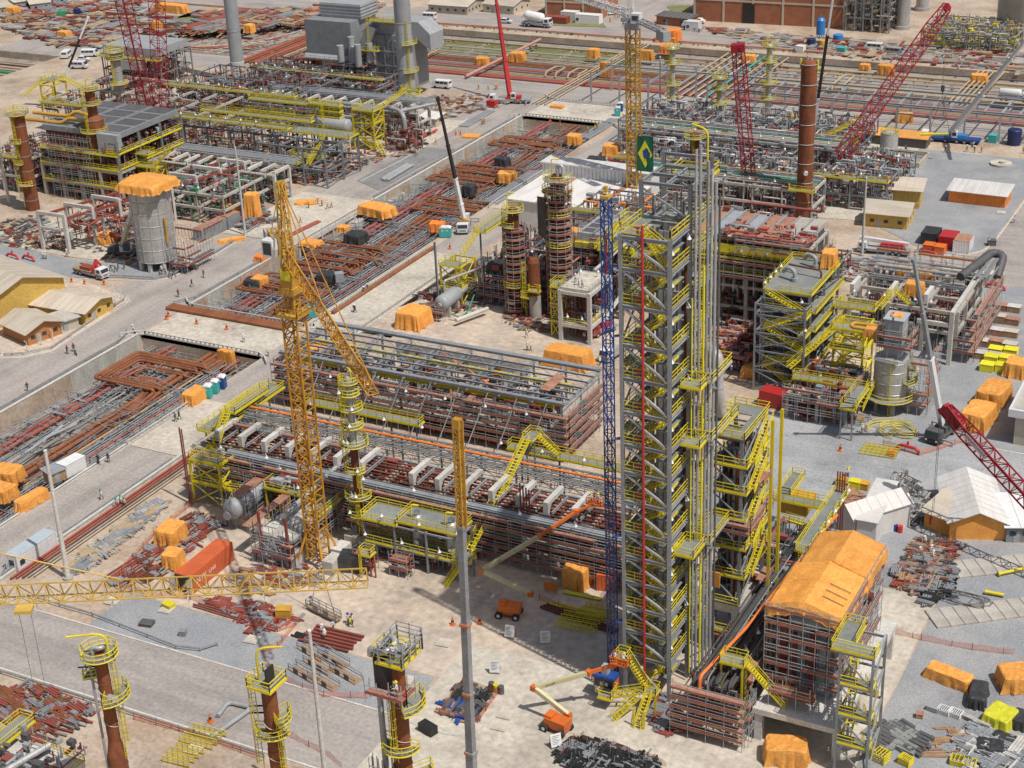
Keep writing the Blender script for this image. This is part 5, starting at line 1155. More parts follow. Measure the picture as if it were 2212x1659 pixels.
q=MB(); q.path(bend([(gx0+9,gy0-1.5,20.5),(gx1+1,gy0-1.5,20.5),(gx1+1.4,gy0+3,20)],.5),.28,9); t.part('roof_pipe',q,'red_pipe')
lamps(t,[(gx0+i*2.6,gy0-1.2,18.6 if i%2 else 15.6)for i in range(9)])
s=Thing('pump_skid','row of dusty red exchangers and pipes on the ground before the furnace block','machinery',(-100,276,0),site=True)
for i in range(4):q=MB(); y=270+i*3.4; q.hcyl((-104,y,1.8),(-97.5,y,1.8),.75,14,.5); s.part('exchanger',q,'pink_pipe')
innards(s,-106,-92,266,285,.2,3.6,60,('primer','dark_rust','red_pipe','pink_pipe','steel'),planks=22); q=MB(); q.tube((-93,266,1.5),(-95.5,286,3.5),.45,10); s.part('pipe',q,'rust_pipe')
t=Thing('air_cooler','grey air cooler deck with dark square fans on yellow supports','air cooler',(-128,292,0),site=True); a=P(1232,445,15)
kx0,kx1,ky0,ky1=-139.5,-126.5,290,306
q=MB(); q.box((kx0,ky0,13.2),(kx1,ky1,15)); t.part('plenum',q,'grey_paint'); q=MB(); q.box((kx0-.2,ky0-1,12),(kx1+.2,ky0-.05,13.2)); t.part('skirt',q,'yellow')
for i in range(3):
 for j in range(5):q=MB(); q.box((kx0+.7+i*4.1,ky0+.8+j*3,15),(kx0+4.1+i*4.1,ky0+3.2+j*3,15.06)); t.part('fan_screen',q,'dark_steel')
frame(t,[kx0+.4,kx1-.4],[ky0+.4,ky1-.4],[5,9,13],cw=.4); innards(t,kx0,kx1,ky0,ky1,.5,12,50,('dark_steel','primer','steel','dark_rust'),planks=18); scaff(t,kx0-.5,kx1-3,ky0-1.6,ky1,8,16,2.1,2.2,dens=.3,sides='SW')
q=MB(); q.beam((kx0+4,ky0-.4,15.4),(kx0+4,ky1,15.4),.3,.4); t.part('beam',q,'galv')
t=Thing('process_tower','square grey frame with concrete top deck, valves and outside yellow stairs','tower',(-85,270,0),site=True)
hx0,hx1,hy0,hy1=-89.4,-80.8,264.5,282
frame(t,[hx0,hx1],[hy0,(hy0+hy1)/2,hy1],[4.5,8.4,12,15.6,19],cw=.42,brace=(('E','\\'),))
deck(t,hx0-.3,hx1+.3,hy0,hy1,19,rails='NEW'); q=MB(); q.rail([(hx0+3,hy0,19),(hx1+.3,hy0,19)],1.1,1.5,.09); q.box((hx0+2.6,hy0-.1,18.6),(hx1+.4,hy0,19.1)); t.part('handrail',q,'yellow')
for z in(4.5,8.4,12,15.6):deck(t,hx0,hx1+1.2,hy0+.2,hy1,z,rails='SE')
innards(t,hx0+.5,hx1-.4,hy0+1,hy1-.6,.4,18,55,('dark_rust','primer','steel','dark_steel'))
frame(t,[hx0-.4,hx1+.4],[hy0-3.6,hy0-.4],[4.5,8.4,12,15.6,17.6],cw=.32,bw=.22,brace=(('S','x'),))
for i,z in enumerate((4.5,8.4,12,15.6,19)):
 zp=(0,4.5,8.4,12,15.6)[i]; q=MB(); s_=i%2; q.stair((hx1-.6 if not s_ else hx0+.8,hy0-1.4-s_,zp),(hx0+.8 if not s_ else hx1-.6,hy0-1.4-s_,z),.9)
 t.part('stair_flight',q,'yellow'); deck(t,hx1-.9,hx1+.5,hy0-3.4,hy0-.6,z if i<4 else 17.5,rails='SE')if not i==4 else None
for x,y in((-85.5,270),(-84,278)):
 q=MB(); q.lathe(x,y,[(0,19.7),(.7,19.7),(.7,19.05),(0,19.05)],14); q.path(bend([(x,y,19.4),(x,y,21),(x-1.6,y+.6,21.4),(x-2.6,y+1,20.2)],.8),.38,10); t.part('safety_valve',q,'grey_paint')
q=MB(); q.path(bend([(-88,274,20.6),(-81.4,273,20.6),(-81.4,273,8)],.6),.2,8); q.path([(-88,281,21),(-80,281,21)],.25,8); t.part('roof_pipe',q,'dark_rust')
tarp(V((-81.9,279.5,19)),2.6,3.2,3.2,'orange tarp wrapped over valves on the square frame top',rot=.1); tarp(V((-85.5,270,19.02)),3.2,2.4,.12,'wooden board under the valve on the square frame top','plank','board',group=None)if 0 else None
lamps(t,[(hx0-.2,hy0+i*3,19)for i in range(4)]+[(hx1+.2,hy0-3.4,12.2),(hx1-.6,hy0-3.6,17.7),(hx1+1,hy0+2,4.6)],1.7)
t=Thing('stair_scaffold','bright yellow braced stair structure right of the square grey frame','stairs',(-74,270,0),site=True)
frame(t,[-77,-71.5],[268,274.5],[4,8,12],'yellow',cw=.35,bw=.28,brace=(('S','x'),('E','x')))
for z in(4,8,12):deck(t,-77.4,-71.2,267.6,270,z)
deck(t,-79.5,-71.5,274.5,276.5,13.5); q=MB()
for zp,z,f in((0,4,0),(4,8,1),(8,12,0)):q.stair((-77 if f else-71.6,271.4+f,zp),(-71.6 if f else-77,271.4+f,z),1)
q.stair((-71,276,13.4),(-69.6,280.4,15.6),1); q.stair((-66.4,280.4,13.2),(-69.4,280.4,15.6),1); q.stair((-82.6,259,6.5),(-76.5,268.5,12),1); t.part('stair_flight',q,'yellow')
deck(t,-81,-69.5,256.4,258.2,6); q=MB(); q.stair((-67.5,253,3.4),(-67.5,262,5.9),1.2); t.part('stair_flight',q,'yellow'); deck(t,-69.4,-67,249.5,257,6.2); deck(t,-69.5,-67,247.2,249.5,6.2)
for x,y in((-69.2,247.6),(-67.2,247.6),(-69.2,256),(-80.5,257)):q=MB(); q.beam((x,y,0),(x,y,6),.25,.25,.05); t.part('post',q,'steel')
t=Thing('machinery','crowded red scaffolded machinery between square frame and silver tank','machinery',(-74,258,0),site=True)
frame(t,[-80.5,-75,-69.8],[252.5,259,266],[4.8],'concrete',cw=.5,bw=.45); innards(t,-80,-69.5,252,266,.4,6,60,('dark_steel','primer','steel','white_conc','dark_rust'),planks=26); scaff(t,-81,-69.2,251.2,267,0,6.2,2,2.2,dens=.6,sides='SE',toe='primer')
tx,ty=-64.6,262.5
t=Thing('storage_tank','round silver tank on legs with yellow ring walkway and square stack above','tank',(tx,ty,0),site=True)
q=MB(); q.lathe(tx,ty,[(0,2.2),(3.1,2.6),(3.1,10.4),(0,10.8)],32); t.part('shell',q,'silver')
for z in(4,6,8.2,10):q=MB(); q.lathe(tx,ty,[(3.1,z),(3.17,z+.06),(3.1,z+.12)],32); t.part('stiffening_ring',q,'galv')
q=MB(); q.box((tx-1.6,ty-.6,10.6),(tx+1.6,ty+3.2,17.6)); t.part('stack',q,'grey_paint'); q=MB()
for z in(12.2,13.8,15.4):q.box((tx-1.68,ty-.68,z),(tx+1.68,ty+3.28,z+.12))
t.part('stack_rib',q,'silver'); q=MB(); q.box((tx-1.9,ty-.9,17.6),(tx+1.9,ty+3.5,17.75)); t.part('flange',q,'pale_blue')
for a_ in(.4,1.5,2.7,3.9,5.2):q=MB(); q.box((tx+2.7*cos(a_)-.28,ty+2.7*sin(a_)-.28,0),(tx+2.7*cos(a_)+.28,ty+2.7*sin(a_)+.28,2.6)); t.part('leg',q,'concrete')
ringdeck(t,tx,ty,3.2,4.4,2.9,2.4,6.9,h=1.2); ringdeck(t,tx,ty,3.1,4.6,6.2,-.6,.5); ringdeck(t,tx,ty,3.1,4.3,8.4,-.2,.9)
q=MB(); q.ladder(tx+.8,ty-3.25,0,10.6,.2,-1,False); t.part('ladder',q,'yellow'); q=MB(); q.path([(tx-2.6,ty-2.6,10.6),(tx+1.8,ty-3.2,10.6)],.28,10); t.part('header_pipe',q,'chrome')
scaff(t,tx-2.6,tx+3.4,ty-1.8,ty+4.4,10.8,16.4,1.9,1.8,dens=.7,w=.8,sides='SEW',toe='primer'); scaff(t,tx+3.6,tx+6.8,ty-1,ty+9,0,11,2,2,dens=.6,w=1,sides='SE')
tarp(V((tx,ty+1.3,17.75)),2,1.9,.25,'small crumpled orange tarp on the square stack top',rot=.2)
q=MB(); q.path(bend([(tx-2,ty+1.6,14.2),(tx-8.4,ty+1.6,14.2),(tx-8.4,ty+3.6,14.2),(tx-2,ty+3.6,14.2)],1.2),.35,10); t.part('loop_pipe',q,'ochre')
tarp(V((tx-4,ty+1.2,13.0)),3,1.8,1.8,'orange tarp hanging over the ochre loop pipe')
t=Thing('pipe_rack','concrete rack with grey cable trays and red scaffold at right','pipe rack',(-62,285,0),site=True)
rx=[-70.5,-63,-56,-49.5]
frame(t,rx,[271,278,285,291],[5,9.2],'concrete',cw=.7,bw=.55)
for x in rx[:-1]:q=MB(); q.box((x-.4,272,9.4),(x+.4,277,11.4)); t.part('bracket',q,'white_conc')
q=MB(); q.box((-49.9,266,0),(-49.1,266.8,11)); q.box((-49.9,266.8,10.2),(-49.1,286,11)); q.box((-56,266,7.8),(-50,266.6,8.6)); t.part('portal',q,'white_conc')
q=MB()
for k in range(7):
 y=283.4+k*.7; z=10.8+.5*(k%3); q.box((-71,y,z),(-50,y+.5,z+.14))
 q.box((-50+k*.5,283.6,z),(-49.6+k*.5,296,z+.14))
t.part('cable_tray',q,'steel'); q=MB()
for k in range(5):q.truss((-71,282.6+k*.1,9.4+k*.01),(-51,282.6+k*.1,9.4+k*.01),.5,2,.08,.06)if k<1 else q.bar((-71,282.4,8+k*.55),(-50.5,282.4,8+k*.55),.09)
t.part('truss',q,'galv'); q=MB(); q.path(bend([(-52,283,11.6),(-50,290,12.4),(-49,296.5,12.4),(-46.6,296.5,12.2),(-46.6,292,9)],1.5),.9,8); t.part('cable_duct',q,'dark_steel')
innards(t,-70,-50,271,291,.4,9,90,('dark_steel','steel','primer','concrete','galv'),planks=40); scaff(t,-49.4,-45.4,268,293,0,9,2.2,2.2,dens=.75,w=1.2,sides='SE',toe='primer'); scaff(t,-71,-49,291.2,293,8,12,2,2.2,dens=.7,sides='S',toe='tarp_red')
t.o.location=(-72,304,0)
tarp(V((-76.4,315,3.6)),3,3,3.2,'orange tarp over machinery beside the right cable rack'); tarp(V((-71,311,5)),3.6,3,3.6,'orange tarp with a dark hole left of the right cable rack'); tarp(V((-69.4,296,9)),3.4,2.6,2.6,'dusty orange tarp on the scaffold behind the silver tank')
lamps(t,[(-70+i*3,270.8,9.4)for i in range(6)],1.7)
cx,cy=P(1735,482)[:2]
t=Thing('column','thick tall rusty column standing before the long red crane boom','column',(cx,cy,0),site=True); hz=Hh(1735,482,128); r0=1.85
q=MB(); q.lathe(cx,cy,[(0,0),(r0,0),(r0,hz-.9),(r0*.75,hz-.25),(0,hz)],30); t.part('shell',q,'rust')
for k in range(9):z=1+k*(hz-2)/8; q=MB(); q.lathe(cx,cy,[(r0,z-.08),(r0+.13,z),(r0,z+.08)],30); t.part('stiffening_ring',q,'galv')
q=MB(); q.tube((cx+.7,cy-1.7,13),(cx+.95,cy-2.5,13),.5,12); t.part('nozzle',q,'white'); q=MB(); q.tube((cx-.4,cy,hz-.3),(cx-.4,cy,hz+.8),.25,8); q.tube((cx+.4,cy,hz-.3),(cx+.4,cy,hz+.6),.3,8); t.part('nozzle',q,'silver')
for dx in(-2.0,2.0):q=MB(); q.ob((cx+dx,cy,hz-2.2),(.3,.6,2.2)); t.part('lifting_lug',q,'bright_yellow')
deck(t,cx-3,cx+3.4,cy-3,cy-1.9,9,rails='SEW')
for(x,y,zt,r0,lab,dks)in((-148.0,277.6,23.5,1.15,'left one of two scaffold-wrapped rusty columns in the middle',((22.8,0,2*PI,2.2),(19.6,2.6,5.2,2.5),(6.6,3.4,5.6,2.6))),(-138.6,279.5,31,1.5,'taller scaffold-wrapped rusty column with black sheet hanging on it',((30,2.4,6.6,2.9),(27.4,2.6,6.5,3.2),(22.5,3.9,6.3,2.6),(16,3.9,6.5,2.7)))):
 t=Thing('column',lab,'column',(x,y,0),site=True)
 q=MB(); q.lathe(x,y,[(0,0),(r0,0),(r0,zt-1),(r0*.7,zt-.2),(0,zt)],24); t.part('shell',q,'dark_rust')
 for z,a0,a1,r1 in dks:ringdeck(t,x,y,r0,r1,z,a0,a1)
 q=MB(); z=1.0; k=0
 while z<zt-4:
  R=r0+1.25; N=10; pts=[(x+R*cos(2*PI*i/N),y+R*sin(2*PI*i/N))for i in range(N)]
  for a,b in zip(pts,pts[1:]+pts[:1]):
   q.bar((*a,z+1),(*b,z+1),.085)
   if k%1==0:q.bar((*a,z+.5),(*b,z+.5),.07)
  for p_ in pts:q.bar((*p_,z),(*p_,z+1.9),.08)
  d_=MB()
  for i in range(N):
   a=2*PI*i/N; b=2*PI*(i+1)/N
   if rnd(0,1)<.9:d_.prism([(x+(r0+.15)*cos(a),y+(r0+.15)*sin(a)),(x+R*cos(a),y+R*sin(a)),(x+R*cos(b),y+R*sin(b)),(x+(r0+.15)*cos(b),y+(r0+.15)*sin(b))],z,z+.06+rnd(0,.04)); d_.bar((x+R*1.02*cos(a),y+R*1.02*sin(a),z+.2),(x+R*1.02*cos(b),y+R*1.02*sin(b),z+.2),.05,.4)
  t.part('scaffold_deck',d_,'plank' if k%2 else 'plank_red'); z+=1.75; k+=1
 t.part('scaffold_frame',q,'galv'); davit(t,x-1,y-.5,zt-1,4.2,.7,.5,1.8)
 q=MB(); q.ladder(x-r0-.3,y-.8,2,zt-2,-.9,-.4); t.part('ladder',q,'yellow')
 if r0>1.3:
  q=MB(); q.side([(-1.1,18.2),(1.0,17.6),(1.1,25.6),(.6,26.6),(-1.1,26.4)],0,.18); q.v=[(x-2.6+a,y-2.4+b-a*.35,z)for a,b,z in q.v]; t.part('hanging_sheet',q,'black_tarp')
  q=MB(); q.path(bend([(x+.4,y-.6,29),(x+.4,y-.6,33),(x+1.5,y-.6,33),(x+1.7,y-.6,28)],.7),.32,9); t.part('overhead_pipe',q,'silver'); scaff(t,x-.6,x+3.6,y-3.4,y,26.5,30,1.7,1.6,dens=.7,w=.9,sides='SE',toe='primer')
t=Thing('column','short bare rusty column between the two scaffolded columns','column',(-143.2,276.8,0),site=True); x,y=-143.0,276.4
q=MB(); q.lathe(x,y,[(1.25,0),(1.25,5.4)],20); t.part('skirt',q,'concrete'); q=MB(); q.lathe(x,y,[(1.25,5.4),(1.25,12.6),(.9,13.4),(0,13.6)],20); t.part('shell',q,'rust'); q=MB(); q.ladder(x-1.6,y-1,.5,12,-.5,-.9); t.part('ladder',q,'yellow'); deck(t,x-2.2,x-.4,y-2.2,y-1.2,5.4); deck(t,x-.5,x+2,y-2.2,y-1.1,7)
t=Thing('concrete_skeleton','two storey pale concrete frame with yellow rails in the middle','concrete structure',(-130,273,0),site=True)
jx0,jx1,jy0,jy1=-133.2,-126.8,268.4,278.6
frame(t,[jx0,jx1],[jy0,jy1],[4.0,11],'white_conc',cw=.75,bw=.7,bh=.7); q=MB(); q.box((jx0,jy0,10.9),(jx1,jy1,11.25)); q.box((jx0+.4,jy0+.4,3.7),(jx1-.4,jy1-.4,3.9)); t.part('slab',q,'pale_slab')
q=MB(); q.rail([(jx0,jy0-.2,4),(jx1,jy0-.2,4),(jx1,jy1,4)],1.1,1.4,.08); t.part('handrail',q,'yellow'); q=MB(); q.rail([(jx0,jy0,11.3),(jx1,jy0,11.3),(jx1,jy1,11.3),(jx0,jy1,11.3)],1.1,1.4,.05,closed=True); t.part('handrail',q,'galv')
innards(t,jx0+.6,jx1-.6,jy0+1.5,jy1-.6,.4,9.5,26,('dark_steel','dark_rust','steel','primer')); lamps(t,[(jx0+1.2,jy0+.2,4),(jx0+4.4,jy0+.2,4),(jx1+.2,jy0+5,4),(jx0+1,jy1-3,11.2),(jx1-2,jy1-2,11.2)],1.7)
frame(t,[jx0-2.6,jx0-.8],[jy0+1,jy0+4],[3.6,7.4,11],'yellow',cw=.25,bw=.2,brace=(('S','x'),));
for z in(3.6,7.4,11):deck(t,jx0-2.7,jx0-.7,jy0+.8,jy0+4.2,z)
deck(t,-131.8,-128.6,283.4,287,14.4); q=MB(); q.stair((-132.4,284,14.2),(-130.4,290,18),.9); q.stair((-130.9,284,14.2),(-129.4,290,18),.9); q.beam((-131.4,284,0),(-131.4,284,14.2),.3,.3); q.beam((-128.9,284,0),(-128.9,284,14.2),.3,.3); t.part('stair_flight',q,'yellow')
q=MB(); q.path([(-130.6,279,11.5),(-127.6,292,14.6)],.38,10); t.part('overhead_pipe',q,'silver')
t=Thing('horizontal_vessel','plump pale grey lying vessel beside the brown clearing','vessel',(-158,266,0),site=True)
vx,vy=P(958,690)[:2]; vx-=.5
q=MB(); q.hcyl((vx,vy+.6,3.4),(vx,vy+6.2,3.4),1.65,24,.55); t.part('shell',q,'grey_paint'); q=MB(); q.hcyl((vx,vy+6.6,3.4),(vx,vy+10,3.4),1.1,18,.5); t.part('shell',q,'grey_paint'); q=MB(); q.tube((vx,vy-.2,3.2),(vx,vy-.7,3.2),.5,14); t.part('manway',q,'grey_paint')
for y in(vy+1.6,vy+5.2):q=MB(); q.box((vx-1.4,y-.4,0),(vx+1.4,y+.4,2.2)); t.part('saddle',q,'concrete')
q=MB(); q.path(bend([(vx-.6,vy+3,5),(vx-.6,vy+3,7.4),(vx+1,vy+7,7.4),(vx+3.4,vy+13,7.6)],.6),.26,8); t.part('overhead_pipe',q,'silver'); q=MB(); q.path(bend([(vx+2.4,vy,1.6),(vx+4.6,vy,1),(vx+4.8,vy+3,1.4),(vx+4.8,vy+6,4)],.5),.14,7); t.part('drain_pipe',q,'green')
q=MB(); q.path([(vx+5,vy-2.6,1.5),(vx+8.2,vy+5.4,1.6)],.42,12); t.part('pipe',q,'white_conc'); scaff(t,vx-1.6,vx+1.6,vy-2,vy-.4,0,2.2,2,1.6,dens=1,w=.9,sides='S',deckm='plank_red')
t=Thing('stair_scaffold','yellow stair frame climbing from road level by the pale vessel','stairs',(-163,279,0),site=True)
frame(t,[-165.4,-160.6],[276.5,283],[4.2,9],'yellow',cw=.32,bw=.22,brace=(('S','x'),('E','x'))); deck(t,-165.6,-160.4,276.2,279,9); deck(t,-165.6,-160.4,276.2,279,4.2); q=MB(); q.stair((-164.4,277.6,0),(-161,277.6,4.2),.9); q.stair((-163.5,283,9),(-163.5,290,12),1.1); q.stair((-161,280,4.2),(-164.6,280,9),.9); t.part('stair_flight',q,'yellow'); deck(t,-164.4,-161.6,290,303,12.0)
for x,y in((-164,292),(-162,302)):q=MB(); q.beam((x,y,0),(x,y,11.8),.3,.3); t.part('post',q,'steel')
q=MB(); q.path([(-166,276,0),(-166,276,14)],.16,8); q.path([(-166.4,276.2,0),(-166.4,276.2,14)],.14,8); t.part('upright_pipe',q,'steel')
t=Thing('process_block','dense dark machinery and red scaffolds left of the scaffolded columns','process building',(-152,288,0),site=True)
frame(t,[-158,-153,-147.5],[282,290,300],[4,8],cw=.35); innards(t,-160,-146,281,306,.4,9,110,('dark_steel','dark_rust','steel','primer','galv'),planks=50); scaff(t,-158.6,-149.5,279.4,284,0,7,2,2,dens=.8,sides='SE',toe='primer'); tarp(V((-154.5,282.8,6)),4.6,3.2,2.8,'black tarp over plant by the scaffolded columns','black_tarp')
lamps(t,[(-158+i*1.9,280+i*2.4,8)for i in range(9)],1.8)
t=Thing('process_block','dense pipework and red planks behind the concrete frame','process building',(-134,292,0),site=True)
innards(t,-146,-126,282,300,.4,11,130,('dark_steel','dark_rust','steel','primer','galv'),planks=60); frame(t,[-145,-136,-127],[283,290,298],[5,9.5],cw=.35); scaff(t,-146,-140,283,290,8,14,2,2,dens=.8,sides='SE')
tarp(V((-144.6,300,9)),3.2,3.2,2.6,'small orange tent tarp between the scaffolded columns')
lamps(t,[(-133+i*1.3,279.6+i*2.1,5+i*.9)for i in range(7)],1.8)
def unit(name,label,x0,x1,y0,y1,zs,n,cols=('dark_steel','dark_rust','steel','primer','galv'),planks=20,m='steel',nx=3,ny=2,decks=(),lm=0,cw=.35,brace=(),cat='process building',sc=None):
 t=Thing(name,label,cat,((x0+x1)/2,y0,0),site=True)
 frame(t,[x0+(x1-x0)*i/nx for i in range(nx+1)],[y0+(y1-y0)*i/ny for i in range(ny+1)],list(zs),m,cw=cw,bw=.3 if m=='steel' else .5,brace=brace)
 innards(t,x0,x1,y0,y1,.4,zs[-1]+.6,n,cols,planks=planks)
 for z,a in decks:deck(t,x0-.2,x1+.2,y0-.6,y0+1.4,z,rails=a)
 if lm:lamps(t,[(x0+(x1-x0)*(i+.5)/lm,y0-.1,zs[-1])for i in range(lm)],1.8)
 if sc:scaff(t,x0-.8,x1+.8,y0-1.2,y1,0,sc,2,2.2,dens=.7,w=1,sides='SE')
 return t
def vessel_column(u,v,vt,r,label,m,decks,rings=6,top=None,ladder=True,dav=True,skirt=None):
 p=P(u,v); h=Hh(u,v,vt); x,y=p.x,p.y
 t=Thing('column',label,'column',(x,y,0),site=True); q=MB(); z1=h*.0
 if top:q.lathe(x,y,[(r,0),(r,top[0]*h),(top[1],top[0]*h+1),(top[1],h-.6),(0,h)],24)
 else:q.lathe(x,y,[(0,0),(r,0),(r,h-r*.5),(r*.7,h-r*.15),(0,h)],24)
 t.part('shell',q,m)
 for i in range(rings):z=h*(i+.7)/(rings+.5); rr=top[1]if top and z>top[0]*h+1 else r; q=MB(); q.lathe(x,y,[(rr,z-.06),(rr+.08,z),(rr,z+.06)],24); t.part('stiffening_ring',q,'steel' if m!='silver' else 'galv')
 for f,a0,a1,w_ in decks:z=h*f; rr=top[1]if top and z>top[0]*h+1 else r; ringdeck(t,x,y,rr,rr+w_,z,a0,a1)
 if ladder:q=MB(); q.ladder(x-r*.6,y-r*.95,1,h*.5,-.5,-.86); q.ladder(x+r*.1,y-r*1.1,h*.5,h-1,.1,-1); t.part('ladder',q,'yellow')
 if dav:davit(t,x-.6,y-.3,h-1,3.4,.7,.4,2)
 return t,x,y,h
t,x,y,h=vessel_column(72,452,245,1.75,'rusty column with yellow ladder at the far left','rust',((1.0,0,2*PI,1.2),(.72,3.2,5.4,1.2),(.5,3.6,5.2,1.1),(.28,3.3,5.8,1.2)))
t,x,y,h=vessel_column(228,425,190,2.5,'fat rusty column with stepped yellow decks, second from the left edge','rust',((.99,0,2*PI,1.0),(.86,3,6.6,1.4),(.62,3.4,6.4,1.3),(.4,3.6,6.2,1.4)),top=(.72,1.25))
t=Thing('heater_block','big dark heater block with grey panelled roof behind the left rusty columns','process building',(-283,318,0),site=True)
a=P(105,432); b=P(318,432); lx0,lx1,ly0,ly1=a.x-4,b.x-3,a.y+4,a.y+30; hh=17
frame(t,[lx0+(lx1-lx0)*i/4 for i in range(5)],[ly0,(ly0+ly1)/2,ly1],[4.5,9],'concrete',cw=.8,bw=.6); q=MB(); q.box((lx0+.8,ly0+2.4,7.5),(lx1-3.5,ly1-1,hh)); t.part('casing',q,'dark_rust')
for z in(5,9.5,13.5):deck(t,lx1-3.2,lx1+.4,ly0,ly1,z,rails='SE')
innards(t,lx1-4,lx1,ly0,ly1,.4,16,70,('dark_steel','dark_rust','steel','primer'),planks=30)
for i in range(4):q=MB(); y=ly0+i*(ly1-ly0)/3; q.beam((lx1+.3,y,0),(lx1+.3,y,hh),.5,.5,.1); t.part('column',q,'steel')
for i in range(3):
 x=lx0+(lx1-lx0)*i/3; q=MB(); q.box((x+.2,ly0+2,hh),(x+(lx1-lx0)/3-.2,ly1,hh+1.4)); t.part('roof_box',q,'steel')
 for j in range(4):q=MB(); q.box((x+.8,ly0+3+j*6,hh+1.4),(x+(lx1-lx0)/3-.8,ly0+8+j*6,hh+1.47)); t.part('fan_screen',q,'dark_steel')
q=MB(); q.box((lx1-6.5,ly0+.6,hh-3),(lx1+.2,ly0+2.2,hh+1.2)); q.box((lx1-6.5,ly0+.5,hh-6.5),(lx1-6,ly0+2,hh-3)); t.part('duct_face',q,'grey_paint')
for z in(4.6,9.2,13):deck(t,lx0,lx1,ly0-.4,ly0+1.3,z,rails='S')
innards(t,lx0,lx1,ly0,ly0+8,.4,15,60,('dark_steel','dark_rust','steel','primer')); scaff(t,lx0+4,lx1-8,ly0-1.4,ly0+3,0,16.6,2.3,2.4,dens=.2,sides='S')
for k in range(2):q=MB(); q.path(bend([(lx0-7,ly0+4+k*3,hh+1.6+k),(lx0+5,ly0+4+k*3,hh+1.6+k),(lx0+7,ly0+5+k*3,hh+2.9+k),(lx0+16,ly0+5+k*3,hh+2.2)],1),.5,9); t.part('duct_pipe',q,'ochre')
t=Thing('stair_scaffold','yellow stair frame with several flights before the fat rusty column','stairs',(b.x-8,b.y,0),site=True)
x0,x1,y0,y1=b.x-9.5,b.x+4,b.y+.4,b.y+4.5
frame(t,[x0,x0+3.4,x1-3,x1],[y0,y1],[4.4,9],'yellow',cw=.32,bw=.24,brace=(('W','x'),('E','x')))
for z in(4.4,9):deck(t,x0,x1,y0,y0+1.6,z)
deck(t,x0+2,x1-3,y0+1,y1,11.8); q=MB(); q.stair((x1-4,y0+2,4.4),(x0+3,y0+2,9),1); q.stair((x0+.6,y0+2.6,9),(x0+5,y0+2.6,12),1); q.stair((x1-2,y0+3,9),(x1+3,y0+3,13),1); q.stair((x0+3,y0+2.6,0),(x1-4,y0+2.6,4.4),1); t.part('stair_flight',q,'yellow')
unit('process_unit','grey concrete structure with brown pipes at the left edge',a.x-22,a.x-7,a.y+2,a.y+24,(5,10),70,m='concrete',decks=((10,'S'),),planks=24)
pa=P(332,350); za=11.2; xa0,xa1=pa.x,pa.x+42
t=Thing('steelwork','open grey steel frame carrying the long yellow walkway at upper left','steelwork',(pa.x+20,pa.y,0),site=True)
frame(t,[xa0+2+i*7.8 for i in range(6)],[pa.y+3,pa.y+12],[5.5,za-.2],cw=.42,bw=.34,brace=(('S','/'),('N','x'))); deck(t,xa0-1,xa1+3,pa.y+2,pa.y+4,za+2); deck(t,xa0+8,xa1+3,pa.y+13,pa.y+15,za+1)
deck(t,xa0+18,xa1+2,pa.y+22,pa.y+24,14); innards(t,xa0+2,xa1,pa.y+4,pa.y+22,.4,9,70,('dark_rust','primer','steel','tan_pipe'),planks=26); q=MB(); q.tube((xa0-2,pa.y,6),(xa1+4,pa.y+1,5.4),.3,8); t.part('pipe',q,'dark_rust')
frame(t,[xa0+18,xa0+26,xa1],[pa.y+20,pa.y+27],[7,13.8],cw=.4); lamps(t,[(xa0+i*5,pa.y+2,za+2)for i in range(8)],1.6)
def rackB(label,x0,x1,y0,n,top,key):
 t=Thing('pipe_rack',label,'pipe rack',((x0+x1)/2,y0,0),site=True)
 for i in range(n+1):
  x=x0+(x1-x0)*i/n
  for y in(y0,y0+6.5):q=MB(); q.box((x-.35,y-.35,0),(x+.35,y+.35,top)); t.part('column',q,'white_conc')
  q=MB(); q.box((x-.35,y0,top),(x+.35,y0+6.5,top+.7)); q.box((x-.3,y0+.4,top-3.4),(x+.3,y0+6,top-2.8)); t.part('bracket',q,'white_conc')
 for z in(top-3,top-.9):q=MB(); q.box((x0,y0-.2,z-.3),(x1,y0+.2,z+.2)); t.part('beam',q,'concrete')
 innards(t,x0,x1,y0,y0+6.5,.4,top+.3,50,('dark_rust','primer','steel','dark_steel'),planks=30); q=MB()
 for k in range(8):y=y0+8+k*.6; q.box((x0,y,top+.4+.4*(k%2)),(x1,y+.42,top+.5+.4*(k%2)))
 t.part('cable_tray',q,'galv'); q=MB(); q.truss((x0,y0+8,top-.4),(x1,y0+8,top-.4),1,2.6,.1,.08); t.part('truss',q,'galv')
 q=MB(); q.tube((x0,y0-.5,top-.2),(x1,y0-.5,top-.2),.4,9); t.part('pipe',q,key)
 q=MB(); q.tube((x0,y0+2,top-2.4),(x1,y0+2,top-2.4),.3,8); q.tube((x0,y0+3.4,top-2.4),(x1,y0+3.4,top-2.4),.25,8); t.part('pipe',q,'green' if key=='concrete' else 'dark_rust')
 for i in range(4):scaff(t,x0+(x1-x0)*(i+.1)/4,x0+(x1-x0)*(i+.5)/4,y0-1.6,y0,0,top-1,1.9,2,dens=.9,w=.9,sides='S',deckm='plank_red')
 return t
p=P(330,405); rackB('concrete rack with white portals below the yellow walkway, upper left',p.x,p.x+40,p.y,10,8,'concrete')
p=P(555,268); rackB('concrete rack with grey pipe behind the lying vessel, upper left',p.x,p.x+56,p.y,12,8.5,'grey_paint')
t=Thing('pipe_rack','pale concrete rack with red beams behind the silver silo','pipe rack',(-262,290,0),site=True)
